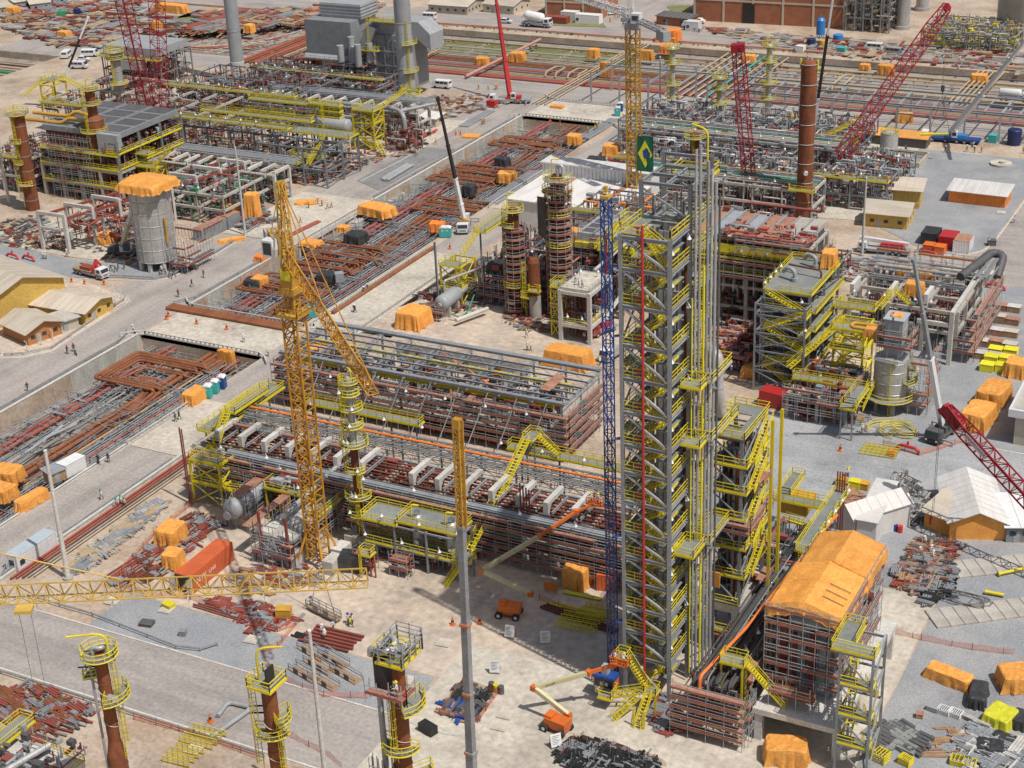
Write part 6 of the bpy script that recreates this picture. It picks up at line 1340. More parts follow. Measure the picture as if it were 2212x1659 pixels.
for i in range(8):
 y=270.5+i*7.2; x=-272+i*2.2*1.0
 for dx in(0,8):q=MB(); q.box((x+dx-.4,y-.4,0),(x+dx+.4,y+.4,9.5)); t.part('column',q,'white_conc')
 q=MB(); q.box((x-.3,y-.35,9),(x+8.3,y+.35,9.8)); q.box((x,y-.3,5.4),(x+8,y+.3,6)); t.part('beam',q,'white_conc')
 if i<7:
  for dx,z in((0,5.6),(8,5.6),(8,8.6),(0,8.4)):q=MB(); q.bar((x+dx,y,z),(x+dx+2.2,y+7.2,z),.5,.6); t.part('beam',q,'white_conc' if z<6 else 'primer')
innards(t,-270,-254,272,318,2,8.6,80,('primer','dark_rust','steel','red_pipe'),planks=40); scaff(t,-262,-252,276,290,0,6.5,2,2.2,dens=.8,sides='E',toe='primer')
unit('process_unit','dense grey pipework and green lines behind the silver silo',-264,-240,300,326,(4.5,8),90,('dark_steel','galv','primer','green','steel'),planks=30,m='concrete',lm=5)
p=P(330,585); hz=Hh(330,585,405); sx,sy=p.x-.4,p.y+2.8; sr=4.5
t=Thing('silo','large silver silo capped with orange tarp on concrete legs','silo',(sx,sy,0),site=True)
q=MB(); q.lathe(sx,sy,[(0,2.2),(sr,2.2),(sr,hz),(0,hz+.5)],40); t.part('shell',q,'silver')
for i in range(7):z=2.4+i*(hz-2.8)/6; q=MB(); q.lathe(sx,sy,[(sr,z-.07),(sr+.1,z),(sr,z+.07)],40); t.part('stiffening_ring',q,'galv')
for i in range(12):a_=2*PI*i/12; q=MB(); q.bar((sx+(sr+.06)*cos(a_),sy+(sr+.06)*sin(a_),2.4),(sx+(sr+.06)*cos(a_),sy+(sr+.06)*sin(a_),hz),.16); t.part('rib',q,'silver')
for i in range(8):a_=2*PI*i/8+.2; q=MB(); q.box((sx+4*cos(a_)-.4,sy+4*sin(a_)-.4,0),(sx+4*cos(a_)+.4,sy+4*sin(a_)+.4,2.3)); t.part('leg',q,'white_conc')
q=tarp_mb(10.2,9.6,2.0,seed=77,ridge=.5,sag=.05,flare=.05,round_=.5,hem=.9); q.v=[(sx+x,sy+y,hz-1.1+z)for x,y,z in q.v]; one('tarpaulin_cover',q,'tarp','orange tarp tied over the top of the silver silo','tarpaulin','tarpaulin covered loads')
q=MB(); q.path([(sx+sr+.3,sy-1.4,7),(sx+sr+.3,sy-1.4,13)],.3,8); t.part('pipe',q,'ochre'); scaff(t,sx+sr+.4,sx+sr+5.5,sy-2,sy+9,0,7.5,2,2,dens=.6,sides='SE',toe='primer'); scaff(t,sx+2,sx+sr+5,sy+5,sy+14,6,8,2,2,dens=1,sides='SE',toe='primer')
for k in range(5):
 c=P((245,262,352,372,395)[k],(588,582,596,600,585)[k]); q=MB()
 for dx in(-.7,.7):
  q.bar((dx,-.6,0),(dx,0,1.6),.14); q.bar((dx,.6,0),(dx,0,1.6),.14)
 q.bar((-.8,0,1.6),(.8,0,1.6),.16); one('trestle',q,'dark_steel','dark A-shaped trestle on the ground by the silo corner','trestle','trestles by the silo',loc=c,rot=.5*k)
p=P(560,400)
t=Thing('steelwork','grey steel frame with yellow deck left of the white concrete frames','steelwork',(p.x,p.y,0),site=True)
frame(t,[p.x-2,p.x+5,p.x+12,p.x+19],[p.y+4,p.y+12,p.y+20],[5,10.5],cw=.4,bw=.32,brace=(('E','x'),('S','/'))); deck(t,p.x-2,p.x+19.5,p.y+15,p.y+20,10.6,rails='SEN'); deck(t,p.x-2,p.x+9,p.y+5,p.y+8,5); deck(t,p.x+2,p.x+12,p.y+12,p.y+15,5)
q=MB(); q.stair((p.x+12,p.y+6,5),(p.x+12,p.y+14,10.4),1); q.stair((p.x+4,p.y+3,0),(p.x-1,p.y+3,5),1); t.part('stair_flight',q,'yellow'); innards(t,p.x-2,p.x+18,p.y+6,p.y+26,.3,4.5,60,('primer','steel','dark_steel','galv'),planks=20)
vx,vy=p.x-1,p.y+29
t=Thing('horizontal_vessel','long grey lying vessel under a tall yellow railed deck, upper left','vessel',(vx+6,vy,0),site=True)
q=MB(); q.hcyl((vx,vy,9.2),(vx+11,vy,9.2),1.9,22,.5); t.part('shell',q,'grey_paint')
for x in(vx+2,vx+9):q=MB(); q.box((x-.5,vy-1.3,0),(x+.5,vy+1.3,7.6)); t.part('saddle',q,'concrete')
for z in(11.4,13,14.6):deck(t,vx-1,vx+9,vy-.6,vy+1.6,z)
q=MB(); q.ladder(vx+4.5,vy-2,6,14.6,0,-1); t.part('ladder',q,'yellow')
t=Thing('concrete_skeleton','bare white precast concrete frame left of the yellow stair cube','concrete structure',P(735,328),site=True); p=P(708,330)
frame(t,[p.x,p.x+4.4],[p.y,p.y+4.5,p.y+9],[3.4,6,8.6],'white_conc',cw=.65,bw=.45)
p=P(768,322); t=Thing('stair_scaffold','tall yellow braced stair cube at the corner of the left road','stairs',p,site=True)
frame(t,[p.x,p.x+6.6],[p.y,p.y+5.5],[4,8,11.4],'yellow',cw=.36,bw=.28,brace=(('S','x'),('E','x'))); deck(t,p.x-.2,p.x+6.8,p.y-.2,p.y+5.6,11.4); deck(t,p.x+4,p.x+6.6,p.y,p.y+5.5,8); q=MB()
for i,(a_,b_)in enumerate(((0,4),(4,8),(8,11.4))):q.stair((p.x+(.6 if i%2 else 6),p.y+1+i,a_),(p.x+(6 if i%2 else .6),p.y+1+i,b_),.9)
q.stair((p.x+6.4,p.y+6,11.4),(p.x+10,p.y+14,14.5),1); q.stair((p.x+12,p.y-4,0),(p.x+8,p.y-1,3),1); t.part('stair_flight',q,'yellow'); deck(t,p.x+8,p.x+14,p.y+13,p.y+15,14.4)
q=MB(); q.path(bend([(p.x-16,p.y+9,10),(p.x+9,p.y+9,10),(p.x+13,p.y+6,9.4),(p.x+13,p.y+6,0)],2.2,5),.62,12); t.part('overhead_pipe',q,'grey_paint'); q=MB(); q.path(bend([(p.x+10,p.y+8,9.6),(p.x+16,p.y+18,9.8)],1),.5,10); t.part('overhead_pipe',q,'grey_paint')
innards(t,p.x+8,p.x+19,p.y+1,p.y+12,.3,6,36,('dark_rust','primer','grey_paint')); pipe([P(880,283,1),P(945,288-8,1)],.3,'fire_red','bright red pipe lying beside the left road rail',None)if 0 else pipe([P(876,312,.8),P(944,280,.8)],.3,'fire_red','bright red pipe lying beside the left road rail',None)
for u,v,r,lab in((885,268,2.45,'tall grey stack on pale plinth with yellow side ladder'),(517,178,2.2,'tall plain grey stack at upper left')):
 p=P(u,v); t=Thing('stack',lab,'chimney',p,site=True); q=MB(); zb=7 if u>800 else 0; zs=(zb,17,30,44,58)
 for k in range(4):q=MB(); q.lathe(p.x,p.y,[(r*(1-.02*k),zs[k]),(r*(1-.02*(k+1)),zs[k+1]-.1),(r*(1-.02*(k+1))+.12,zs[k+1]-.05),(r*(1-.02*(k+1)),zs[k+1])],32); t.part('shell',q,'grey_paint')
 q=MB(); q.lathe(p.x,p.y,[(r+.12,0),(r+.12,7),(r,7.1)],32); t.part('plinth',q,'white_conc')
 if u>800:
  q=MB(); q.ladder(p.x+2,p.y-1.6,1,30,.8,-.6); t.part('ladder',q,'yellow')
  for z in(9,16,24):ringdeck(t,p.x,p.y,r,r+1.3,z,-1.2,.4)
p=P(648,200); t=Thing('boiler_house','tall grey clad boiler house beside the stack with grey ducting','process building',(p.x+10,p.y+4,0),site=True); q=MB()
bx,by=p.x,p.y+6
q.box((bx,by,10.5),(bx+17,by+15,22)); t.part('cladding',q,'steel'); q=MB(); q.box((bx+3,by+5,22),(bx+18,by+15,26.5));
for z in(22.8,23.8,24.8,25.8):q.box((bx+2.8,by+4.8,z),(bx+18.2,by+15.2,z+.35))
t.part('louvre',q,'grey_paint'); q=MB(); q.side([(by-1.2,10.2),(by+.2,11.6),(by+.2,10)],bx-.5,bx+17.2,'x'); t.part('canopy',q,'grey_paint')
frame(t,[bx,bx+6,bx+12,bx+17],[by,by+7,by+15],[4.5,10],cw=.5); q=MB(); q.box((bx+1,by+.3,7.2),(bx+10,by+.6,9.6)); t.part('hanging_tarp',q,'tarp_red'); q=MB(); q.box((bx+2,by+4,2),(bx+16,by+14,9)); t.part('boiler',q,'dark_steel')
for z in(4.5,7,10):deck(t,bx-1,bx+18,by-1.8,by,z,rails='S',edge='primer',rm='steel')
innards(t,bx-3,bx+34,by-4,by+6,.4,6,110,('dark_steel','primer','steel','rust_pipe','galv'),planks=50); scaff(t,bx+9,bx+24,by-5,by+2,0,10,2.4,2.4,dens=.6,sides='SE')
for i,(x,y,h_)in enumerate(((15,-3.5,5),(18,-1.6,7.5),(20,-3,5),(22,-4.4,6),(24.5,-1.6,6))):q=MB(); q.cyl(bx+x,by+y,10.6-.8*(i%2),10.6+h_,1.1,16); t.part('silencer',q,'grey_paint')
q=MB(); q.box((bx+26,by,3),(bx+39,by+9,19)); t.part('duct',q,'steel'); q=MB(); q.side([(bx+20,19),(bx+26,23.5),(bx+41,23.5),(bx+45,20),(bx+45,15),(bx+40,18.6),(bx+28,18.6)],by+1,by+9); t.part('duct',q,'grey_paint')
q=MB(); q.side([(bx+19,13),(bx+23,13),(bx+27,21),(bx+24,22)],by-1.5,by+2); t.part('duct',q,'grey_paint')
for i in range(5):q=MB(); x=bx+26+i*3.2; q.beam((x,by-.3,0),(x,by-.3,19),.4,.4,.07); t.part('column',q,'steel')
for z in(5,9.5,14):q=MB(); q.beam((bx+26,by-.4,z),(bx+39,by-.4,z),.35,.4); q.bar((bx+26,by-.4,z),(bx+32,by-.4,z+4),.2); q.bar((bx+39,by-.4,z),(bx+32.4,by-.4,z+4),.2); t.part('beam',q,'steel')
deck(t,bx+25,bx+34,by-1.6,by+1,23.6); deck(t,bx+21,bx+28,by-3,by-1.4,14.6); q=MB(); q.ladder(bx+24.6,by-1.8,14,24,0,-1); t.part('ladder',q,'yellow')
unit('process_unit','long low scaffolded pipework before the boiler house',bx-14,bx+36,by-18,by-7,(4,7),110,planks=50,nx=7,lm=7)
t,x,y,h=vessel_column(268,262,110,1.5,'pale wrapped column with yellow top left of the red lattice booms','silver',((1.0,0,2*PI,1.3),(.9,0,2*PI,1.2),(.55,4.6,6.6,1.6),(.22,2.5,6.5,1.4)))
p=P(95,235); t=Thing('stair_scaffold','yellow arched stair on a braced frame behind the heater block','stairs',p,site=True)
frame(t,[p.x,p.x+5],[p.y,p.y+6],[4,8],'yellow',cw=.4,bw=.3,brace=(('S','x'),)); q=MB(); q.stair((p.x-9,p.y+2,3),(p.x,p.y+2,9),1.4); q.stair((p.x+12,p.y+6,6),(p.x+5,p.y+5,9),1.4); t.part('stair_flight',q,'yellow'); deck(t,p.x,p.x+5.4,p.y+1,p.y+6,9)
unit('process_unit','low concrete and steel structures behind the heater block',-345,-290,352,385,(5,9),150,m='concrete',planks=50,nx=6,decks=((9,'S'),))
unit('process_unit','steel racks with yellow walkways left of the boiler house',-318,-272,378,404,(5,10),130,planks=40,nx=6,decks=((10,'SE'),(5,'S')),lm=6)
q=MB(); q.side([(0,0),(24,0),(24,3.6),(0,2.2)],0,9); one('duct',q,'grey_paint','long pale grey duct panel behind the red lattice booms','duct',loc=(*P(345,130,9)[:2],9.0))if 0 else None
t=unit('process_unit','grey duct house on a scaffolded frame behind the red lattice booms',-366,-342,404,420,(5,10),60,planks=24,nx=4); q=MB(); q.box((-365,404,10.2),(-343,420,12.6)); t.part('duct',q,'grey_paint'); q=MB(); q.box((-360,401,6),(-348,403.5,9)); t.part('duct',q,'grey_paint'); deck(t,-366,-341,401.6,404,9.6,rails='SE')
unit('process_unit','scaffolded steelwork between the stack and the red lattice booms',-312,-262,410,426,(4,8),120,planks=50,nx=6,decks=((8,'S'),),lm=7)
p=P(1085,452)
RA=('galv','steel','silver','dark_steel','grey_paint','primer','white_conc')
def rack_thin(label,x0,x1,y0,y1,zs,n,extra=True):
 t=unit('pipe_rack',label,x0,x1,y0,y1,zs,n,RA,planks=12,m='concrete',nx=max(3,int((x1-x0)/7)),ny=1,cat='pipe rack',lm=int((x1-x0)/6))
 for k in range(7):
  y=y0+(y1-y0)*(k+.5)/7; q=MB(); q.tube((x0,y,zs[-1]+.4),(x1,y,zs[-1]+.4),rnd(.15,.34),8); t.part('pipe',q,('galv','tan_pipe','silver','green','galv','chrome','tan_pipe')[k])
 return t
rack_thin('silver and green pipe rack behind the tall stair tower',-152,-108,352,362,(4.5,8.5),110); rack_thin('pipe rack with tan pipes behind the silver rack',-172,-112,386,396,(4.5,8.5),130); rack_thin('white piped rack left of the rusty column',-146,-114,326,336,(4,7.5),90)
unit('process_unit','thicket of silver pipes and valves by the flag',-164,-118,364,384,(4,7.5),200,RA,planks=14,nx=6,decks=((7.5,'S'),),lm=9)
unit('process_unit','thicket of silver pipes under the slim yellow-decked columns',-178,-112,398,422,(4,7),220,RA,planks=10,nx=8,lm=9)
unit('process_unit','orange-red scaffolds and grey steel behind the tower top',-148,-124,306,322,(5,10,14),80,('primer','tarp_red','steel','galv','silver'),planks=40,nx=3,decks=((14,'SE'),),sc=12)
unit('process_unit','red exchangers and dark pipes at the foot of the red lattice booms',-122,-92,306,330,(3.5,),110,('primer','red_pipe','dark_steel','galv','green'),planks=30,nx=4)
unit('process_unit','silver pipe cluster right of the rusty column',-112,-94,366,392,(4,8),110,RA,planks=14,nx=2,lm=4,decks=((8,'SE'),))
for(u,v,vt,lab)in((1452,262,100,'slim pale column with yellow decks, left one of three behind the tower crane'),(1553,280,165,'slim pale column with yellow decks, middle one of three'),(1658,262,95,'slim pale column with yellow decks beside the red boom tip')):
 vessel_column(u,v,vt,.8,lab,'silver',((.98,0,2*PI,1.3),(.78,0,2*PI,1.4),(.5,3,7,1.5),(.3,0,2*PI,1.3)),rings=3)
t,x,y,h=vessel_column(1500,395,285,1.2,'dark rusty column with square yellow deck beyond the flag','dark_rust',((.9,0,2*PI,1.4),),rings=2)
p=P(1840,375); t=Thing('stair_scaffold','yellow braced stair frame left of the small silver tank','stairs',p,site=True); frame(t,[p.x-4,p.x],[p.y-2,p.y+3],[4,8],'yellow',cw=.4,bw=.3,brace=(('S','x'),('E','x'))); deck(t,p.x-4.4,p.x+.4,p.y-2,p.y+3,8); q=MB(); q.stair((p.x-14,p.y+4,5),(p.x-3,p.y+4,11),1.3); q.stair((p.x-10,p.y+10,6),(p.x-1,p.y+10,12),1.2); t.part('stair_flight',q,'yellow')
t=Thing('steelwork','long unfinished grey steel grid over the far corridor, right side','steelwork',(-110,430,0),site=True)
for i in range(17):
 x=-203+i*9.3; q=MB(); q.beam((x,434,7.4),(x,449,7.4),.4,.5,.09); q.beam((x+4.6,434,7.4),(x+4.6,449,7.4),.3,.4,.09)if i>4 else None; t.part('beam',q,'grey_paint')
 for y in(434,449):q=MB(); q.beam((x,y,-2 if y>450 else 0),(x,y,7.2 if i>4 else 9.5),.45,.45,.1); t.part('column',q,'grey_paint')
for y in(434,441.5,449):q=MB(); q.beam((-160 if y!=449 else-205,y,7.8),(-50,y,7.8),.4,.5,.09); t.part('beam',q,'grey_paint')
for y in(437,444):q=MB(); q.beam((-160,y,4.4),(-50,y,4.4),.35,.45,.09); t.part('beam',q,'grey_paint')
t=Thing('building','white sheet-roofed building with raised clerestory strip in the middle','building',(-160,335,0),site=True); q=MB(); q.box((-174,324,0),(-146,344,7.4)); w_=t.part('wall',q,'roof_white'); q=MB(); q.box((-174.4,323.6,7.4),(-145.6,344,7.7)); rf=t.part('roof',q,'roof_white'); q=MB(); q.box((-174.6,344,0),(-145.4,349,10.6)); t.part('wall',q,'white'); q=MB(); q.box((-175,343.6,10.6),(-145,349.4,10.9)); t.part('roof',q,'roof_white')
for x in(-166.5,-152):q=MB(); q.box((x,323.7,7.7),(x+1.6,343.6,7.75)); t.part('rust_sheet',q,'plank',rf)
q=MB()
for i in range(28):q.box((-174.62,344.2,0),(-174.6,344.3,1))if 0 else q.box((-174+i,343.9,7.8),(-173.9+i,343.97,10.5))
t.part('cladding_rib',q,'galv',w_)
def tip(u,v,base,k,zmax=90):
 "level at which the sight line through (u, v) stands off the base by k times its height"
 best=None
 for i in range(40,int(zmax*10),2):
  z=i/10; p=P(u,v,z); e=abs(math.hypot(p.x-base[0],p.y-base[1])-k*(z-base[2]))
  if best is None or e<best[0]:best=(e,p)
 return best[1]
def tele(t,a,b,secs):
 "telescopic boom: tapering box sections between a and b; secs = (fraction, width, material)"
 f0=0
 for f,w_,m in secs:
  q=MB(); q.bar(V(a).lerp(b,f0),V(a).lerp(b,f),w_,w_*1.15); t.part('boom_section',q,m)
  q=MB(); c=V(a).lerp(b,f); d_=(V(b)-V(a)).normalized(); q.bar(c-d_*.18,c+d_*.18,w_*1.2,w_*1.4); t.part('boom_collar',q,m); f0=f
def wheel(t,x,y,r,w_,par=None):
 q=MB(); q.path([(x,y-w_/2,r),(x,y+w_/2,r)],r,16); a=t.part('wheel',q,'tyre',par); q=MB(); q.path([(x,y-w_/2-.02,r),(x,y+w_/2+.02,r)],r*.5,12); t.part('rim',q,'grey_paint',a)
def carrier(t,L,W,cabm,bodym,axles,cabside=-1,wr=.6,deckm='grey_paint'):
 "truck chassis along x: cab at the -x end"
 q=MB(); q.box((-L/2,-W/2,.75),(L/2,W/2,1.3)); t.part('chassis',q,deckm)
 q=MB(); x=-L/2; q.side([(x,.6),(x+2,.6),(x+2,2.6),(x+.35,2.6),(x,1.7)],-W/2,W/2); c=t.part('cab',q,cabm); q=MB(); q.side([(x+.02,1.72),(x+.3,2.5),(x+.33,2.5),(x+.05,1.72)],-W/2+.15,W/2-.15); q.v=[(a-.06,b,z)for a,b,z in q.v]; t.part('windscreen',q,'glass',c)
 for s in(-1,1):q=MB(); q.box((x+.5,s*W/2-.02*(s<0),1.65),(x+1.5,s*W/2+.02*(s>0)+.005*s,2.4)); t.part('window',q,'glass',c); q=MB(); q.ob((x-.03,s*W*.36,.85),(.08,.35,.25)); t.part('headlight',q,'lamp_white',c)
 for a in axles:
  for s in(-1,1):wheel(t,a,s*(W/2-.2),wr,.45)
 q=MB(); q.ob((L*.1,0,1.3),(L*.34,W*.8,1.0)); t.part('superstructure',q,bodym)
def outriggers(t,L,W,m='grey_paint'):
 for x in(-L*.3,L*.42):
  for s in(-1,1):q=MB(); q.box((x-.15,min(s*W/2,s*(W/2+2)),.8),(x+.15,max(s*W/2,s*(W/2+2)),1.05)); q.box((x-.12,s*(W/2+1.9)-.12,0),(x+.12,s*(W/2+1.9)+.12,.9)); q.box((x-.35,s*(W/2+1.9)-.35,0),(x+.35,s*(W/2+1.9)+.35,.1)); t.part('outrigger',q,m)
def mobile(label,bu,bv,tu,tv,k,rot,secs,L=10,W=2.7,cab='white',body='white',axles=(-3.5,2.5,4),z0=2.6,hook=None,deckm='grey_paint',zmax=90):
 p=P(bu,bv); t=Thing('mobile_crane',label,'crane',(p.x,p.y,0),rot); carrier(t,L,W,cab,body,axles,deckm=deckm); outriggers(t,L,W)
 b=(p.x,p.y,z0); e=tip(tu,tv,b,k,zmax); ca,sa=cos(-rot),sin(-rot); dx,dy=e.x-p.x,e.y-p.y
 lb=V((0,0,z0)); le=V((dx*ca-dy*sa,dx*sa+dy*ca,e.z)); tele(t,lb,le,secs)
 q=MB(); q.ob((1.2,-W*.3,1.6),(1.5,.9,1.7)); c=t.part('operator_cab',q,cab); q=MB(); q.ob((1.2,-W*.3-.47,2.1),(1.1,.04,.9)); t.part('window',q,'glass',c)
 d_=(le-lb).normalized(); q=MB(); q.bar(lb+d_*2.6+V((0,0,-.4)),lb+V((d_.x*1.6,d_.y*1.6,-.6)),.28); t.part('luffing_ram',q,'chrome')
 q=MB(); q.bar(le-d_*.3,le+d_*.5,.5,.9); t.part('boom_head',q,secs[-1][2])
 if hook:q=MB(); q.tube(le,(le.x,le.y,hook+1),.04,4); t.part('hoist_rope',q,'dark_steel'); q=MB(); q.ob((le.x,le.y,hook),(.5,.3,1.1)); t.part('hook_block',q,'truck_red')
 return t,e
mobile('mobile crane with raised black and white boom at the upper left',128,222,190,38,.3,1.2,((.35,.75,'white'),(.72,.6,'black'),(1,.45,'white')))
mobile('white mobile crane with slim black boom beside the middle trench',1003,493,946,214,.22,2.0,((.12,.85,'white'),(.34,.78,'white'),(.62,.6,'black'),(.84,.5,'black'),(1,.42,'black')),cab='white',body='ochre')
mobile('red mobile crane with thick red telescopic boom at the top',1102,222,1066,-40,.25,.3,((.3,1.15,'truck_red'),(.55,.95,'truck_red'),(.8,.8,'truck_red'),(1,.65,'truck_red')),L=13,cab='white',body='truck_red',axles=(-5,-3.5,2,3.5,5))
mobile('blue mobile crane with long white boom leaning right',2052,306,2250,45,.9,.06,((.36,1.1,'white'),(.68,.85,'white'),(1,.65,'white')),L=16,W=3.2,cab='white',body='sky_blue',axles=(-6.5,-4.5,-1,2,4,6),deckm='blue')
mobile('rough terrain crane with grey and white boom at the right yard',2032,945,1974,562,.42,1.35,((.42,.8,'white'),(.7,.62,'steel'),(1,.45,'steel')),L=7.5,cab='dark_steel',body='dark_steel',axles=(-2.2,2.2),deckm='dark_steel')
mobile('small rough terrain crane with white boom left of the silver silo',268,552,288,440,.7,.35,((.5,.85,'cream'),(1,.7,'white')),L=7,cab='dark_steel',body='white',axles=(-2.2,2.2),deckm='dark_steel')
mobile('crane with thin black and white boom behind the rusty column',1752,330,1803,-30,.3,1,((.3,.7,'white'),(.7,.6,'black'),(1,.5,'white')),body='truck_red')
b0=P(1032,1960); e0=tip(987,905,(b0.x,b0.y,1),.02);
t=Thing('mobile_crane','tall grey telescopic boom with yellow lattice top in the foreground','crane',(b0.x,b0.y,0),site=True)
tele(t,(b0.x,b0.y,1.5),V((b0.x,b0.y,1.5)).lerp(e0,.80),((.2,.92,'steel'),(.42,.82,'steel'),(.58,.74,'steel'),(.76,.68,'steel'),(1,.62,'steel')))
for f in(.336,.464,.608):c=V((b0.x,b0.y,1.5)).lerp(e0,f); q=MB(); q.bar(c-V((0,0,.12)),c+V((0,0,.12)),1.0); t.part('boom_collar',q,'lift_orange')
a=V((b0.x,b0.y,1.5)).lerp(e0,.80); q=MB(); q.truss(a,e0,.62,.9,.13,.09); q.bar(a+V((.36,0,0)),e0+V((.36,0,0)),.1,.66); q.bar(e0-V((0,0,1.0)),e0,.72); t.part('fly_jib',q,'ochre')
q=MB(); q.ob((b0.x,b0.y,.4),(9,3,1.2),.4); t.part('chassis',q,'dark_steel')
p=P(1905,552); t=Thing('truck_crane','red and white truck crane with its boom laid flat, upper right','crane',(p.x,p.y+1.4,0),.05)
carrier(t,11.5,2.7,'white','truck_red',(-4,2.3,3.7)); q=MB(); q.bar((-5.6,.3,3.0),(5.4,.3,2.6),.8,.85); t.part('boom_section',q,'white'); q=MB(); q.ob((2,0,1.3),(5,2.5,1.5)); t.part('counterweight',q,'truck_red')
def lattice_crane(label,bu,bv,e,w_,tw=.8,m='crane_red',hook=None,body=True,head=1.2,bay=2.2,ropes=2,ch=.2):
 p=P(bu,bv)if not isinstance(bu,V)else bu; t=Thing('crawler_crane',label,'crane',(p.x,p.y,0),site=True); a=V((p.x,p.y,2.2)); d_=(e-a).normalized(); L=(e-a).length
 q=MB(); q.truss(a,a+d_*L*.12,.8,bay,ch,.11,w2=w_); q.truss(a+d_*L*.12,a+d_*L*.88,w_,bay,ch,.11); q.truss(a+d_*L*.88,e,w_,bay,ch,.11,w2=tw); t.part('lattice_boom',q,m)
 q=MB(); q.bar(e-d_*head,e+d_*.6,tw*1.3,tw*1.6); q.bar(e,e+V((d_.x,d_.y,-.6))*1.3,.7,.9); t.part('boom_head',q,m)
 if body:
  r=direction(a,e)
  q=MB(); q.ob((p.x,p.y,1.3),(6.5,3.4,2.2),r); t.part('machinery_house',q,m); q=MB(); q.ob((p.x-4*cos(r),p.y-4*sin(r),1.3),(1.8,4,2.4),r); t.part('counterweight',q,m)
  for s in(-1,1):q=MB(); q.ob((p.x-s*2.6*sin(r),p.y+s*2.6*cos(r),0),(8,1.1,1.2),r); t.part('crawler_track',q,'dark_steel')
 if hook:
  x,y=e.x+d_.x*.9,e.y+d_.y*.9; q=MB()
  for k in range(ropes):q.tube((x+.22*(k-ropes/2),y,e.z-.6),(x+.22*(k-ropes/2),y,hook+1.4),.035,4)
  t.part('hoist_rope',q,'dark_steel'); t.hk=(x,y)
  q=MB(); q.ob((x,y,hook),(.9,.5,1.6)); q.tube((x,y,hook-.8),(x,y,hook),.15,6); t.part('hook_block',q,'dark_steel' if hook>8 else 'truck_red')
 return t
lattice_crane('tall dark red lattice boom leaning left, upper left',336,318,tip(252,-60,(P(336,318).x,P(336,318).y,2),.12),3.0)
lattice_crane('dark red upright lattice mast beside the leaning red boom, upper left',352,318,tip(336,-60,(P(352,318).x,P(352,318).y,2),.03),3.2)
bb=P(1622,455); lattice_crane('upright dark red lattice mast left of the rusty column',1622,455,tip(1594,100,(bb.x,bb.y,2),.10),2.4,tw=2.0,ch=.24)
gz=Hh(2022,342,12); t=lattice_crane('long dark red lattice boom crossing behind the rusty column',1772,415,P(2046,14,gz),2.6,hook=Hh(2026,335,190),ch=.24)
x,y=t.hk; q=MB(); hb=Hh(2026,335,195)
for s in(-1,1):q.tube((x,y,hb-.6),(x+s*2.2,y,9),.06,5); q.tube((x+s*2.2,y,9),(x+s*2.8,y,2.4),.05,5)
t.part('sling',q,'dark_rust'); q=MB(); q.tube((x-4.6,y-1.5,6.6),(x+2.6,y-1.5,7.5),.32,9); one('spreader_beam',q,'bright_yellow','yellow spreader bar hanging before the blue crane','spreader beam')
hz=Hh(2027,1148,885); ee=P(2044,884,hz); rb=P(2420,1330); t=lattice_crane('dark red lattice boom entering from the right edge with hanging red hook',rb,0,ee,1.9,tw=.9,hook=.8,bay=1.6,ch=.2,head=3.4)
a=V((rb.x,rb.y,2.2)); c=a.lerp(ee,.80); r_=direction(a,ee)
text('MANITOWOC',.75,c+V((-.9,-.6,0.95)),(PI*.32,0,r_+PI*1.0),'fire_red',parent=None)if 0 else None
q=MB(); d_=(ee-a).normalized(); n_=V((-d_.y,d_.x,0)).normalized(); c0=a.lerp(ee,.74)-n_*-1.06+V((0,0,.3)); q.bar(c0,c0+d_*4.6,.06,.9); sb=t.part('sign_board',q,'white'); rotm=Matrix((d_*-1,(n_*-1).cross(d_*-1)*-1 if 0 else V((0,0,1)),n_)).transposed()
t.part('ladder_guard',MB().ob((c0.x,c0.y,c0.z+.6),(.3,.3,.3)),'crane_red')
to=text('MANITOWOC',.72,(0,0,0),(0,0,0),'fire_red'); to.parent=t.o; ex=-d_; ez=n_*1.0; ey=ez.cross(ex); cc=c0+d_*2.3+n_*.05-V(t.off); to.matrix_local=Matrix(((ex.x,ey.x,ez.x,cc.x),(ex.y,ey.y,ez.y,cc.y),(ex.z,ey.z,ez.z,cc.z),(0,0,0,1)))
p=P(1370,470); hz=Hh(1370,470,62); t=Thing('tower_crane','slim yellow tower crane with white slewing top behind the blue hoist','crane',p,site=True)
q=MB(); q.truss(p,(p.x,p.y,hz),2.5,2.5,.3,.17,zig=False)
for z in range(6,int(hz),7):q.box((p.x-1.35,p.y-1.35,z),(p.x+1.35,p.y+1.35,z+.12))
t.part('mast',q,'ochre'); q=MB(); q.box((p.x-1.5,p.y-1.5,hz),(p.x+1.5,p.y+1.5,hz+1.6)); q.box((p.x-2.6,p.y-1,hz+1.6),(p.x+1.8,p.y+1,hz+2.6)); t.part('slewing_unit',q,'grey_paint')
q=MB(); q.box((p.x+.4,p.y-2.2,hz+1.7),(p.x+2.6,p.y-.4,hz+4)); c=t.part('cab',q,'white'); q=MB(); q.box((p.x+.7,p.y-2.25,hz+2.4),(p.x+2.3,p.y-2.21,hz+3.5)); t.part('window',q,'glass',c)
q=MB(); q.truss((p.x-1,p.y,hz+3.5),(p.x-24,p.y+14,hz+4),1.4,1.8,.2,.12); q.truss((p.x,p.y,hz+2.6),(p.x-1,p.y,hz+9),1,1.5,.15,.1); t.part('jib',q,'white'); q=MB(); q.truss((p.x+1,p.y-.5,hz+2.4),(p.x+10.5,p.y-7,hz+1.6),1.6,1.6,.2,.12,h=.8); q.ob((p.x+10.5,p.y-7,hz-.4),(3,2,2.2),-.6); t.part('counter_jib',q,'grey_paint')
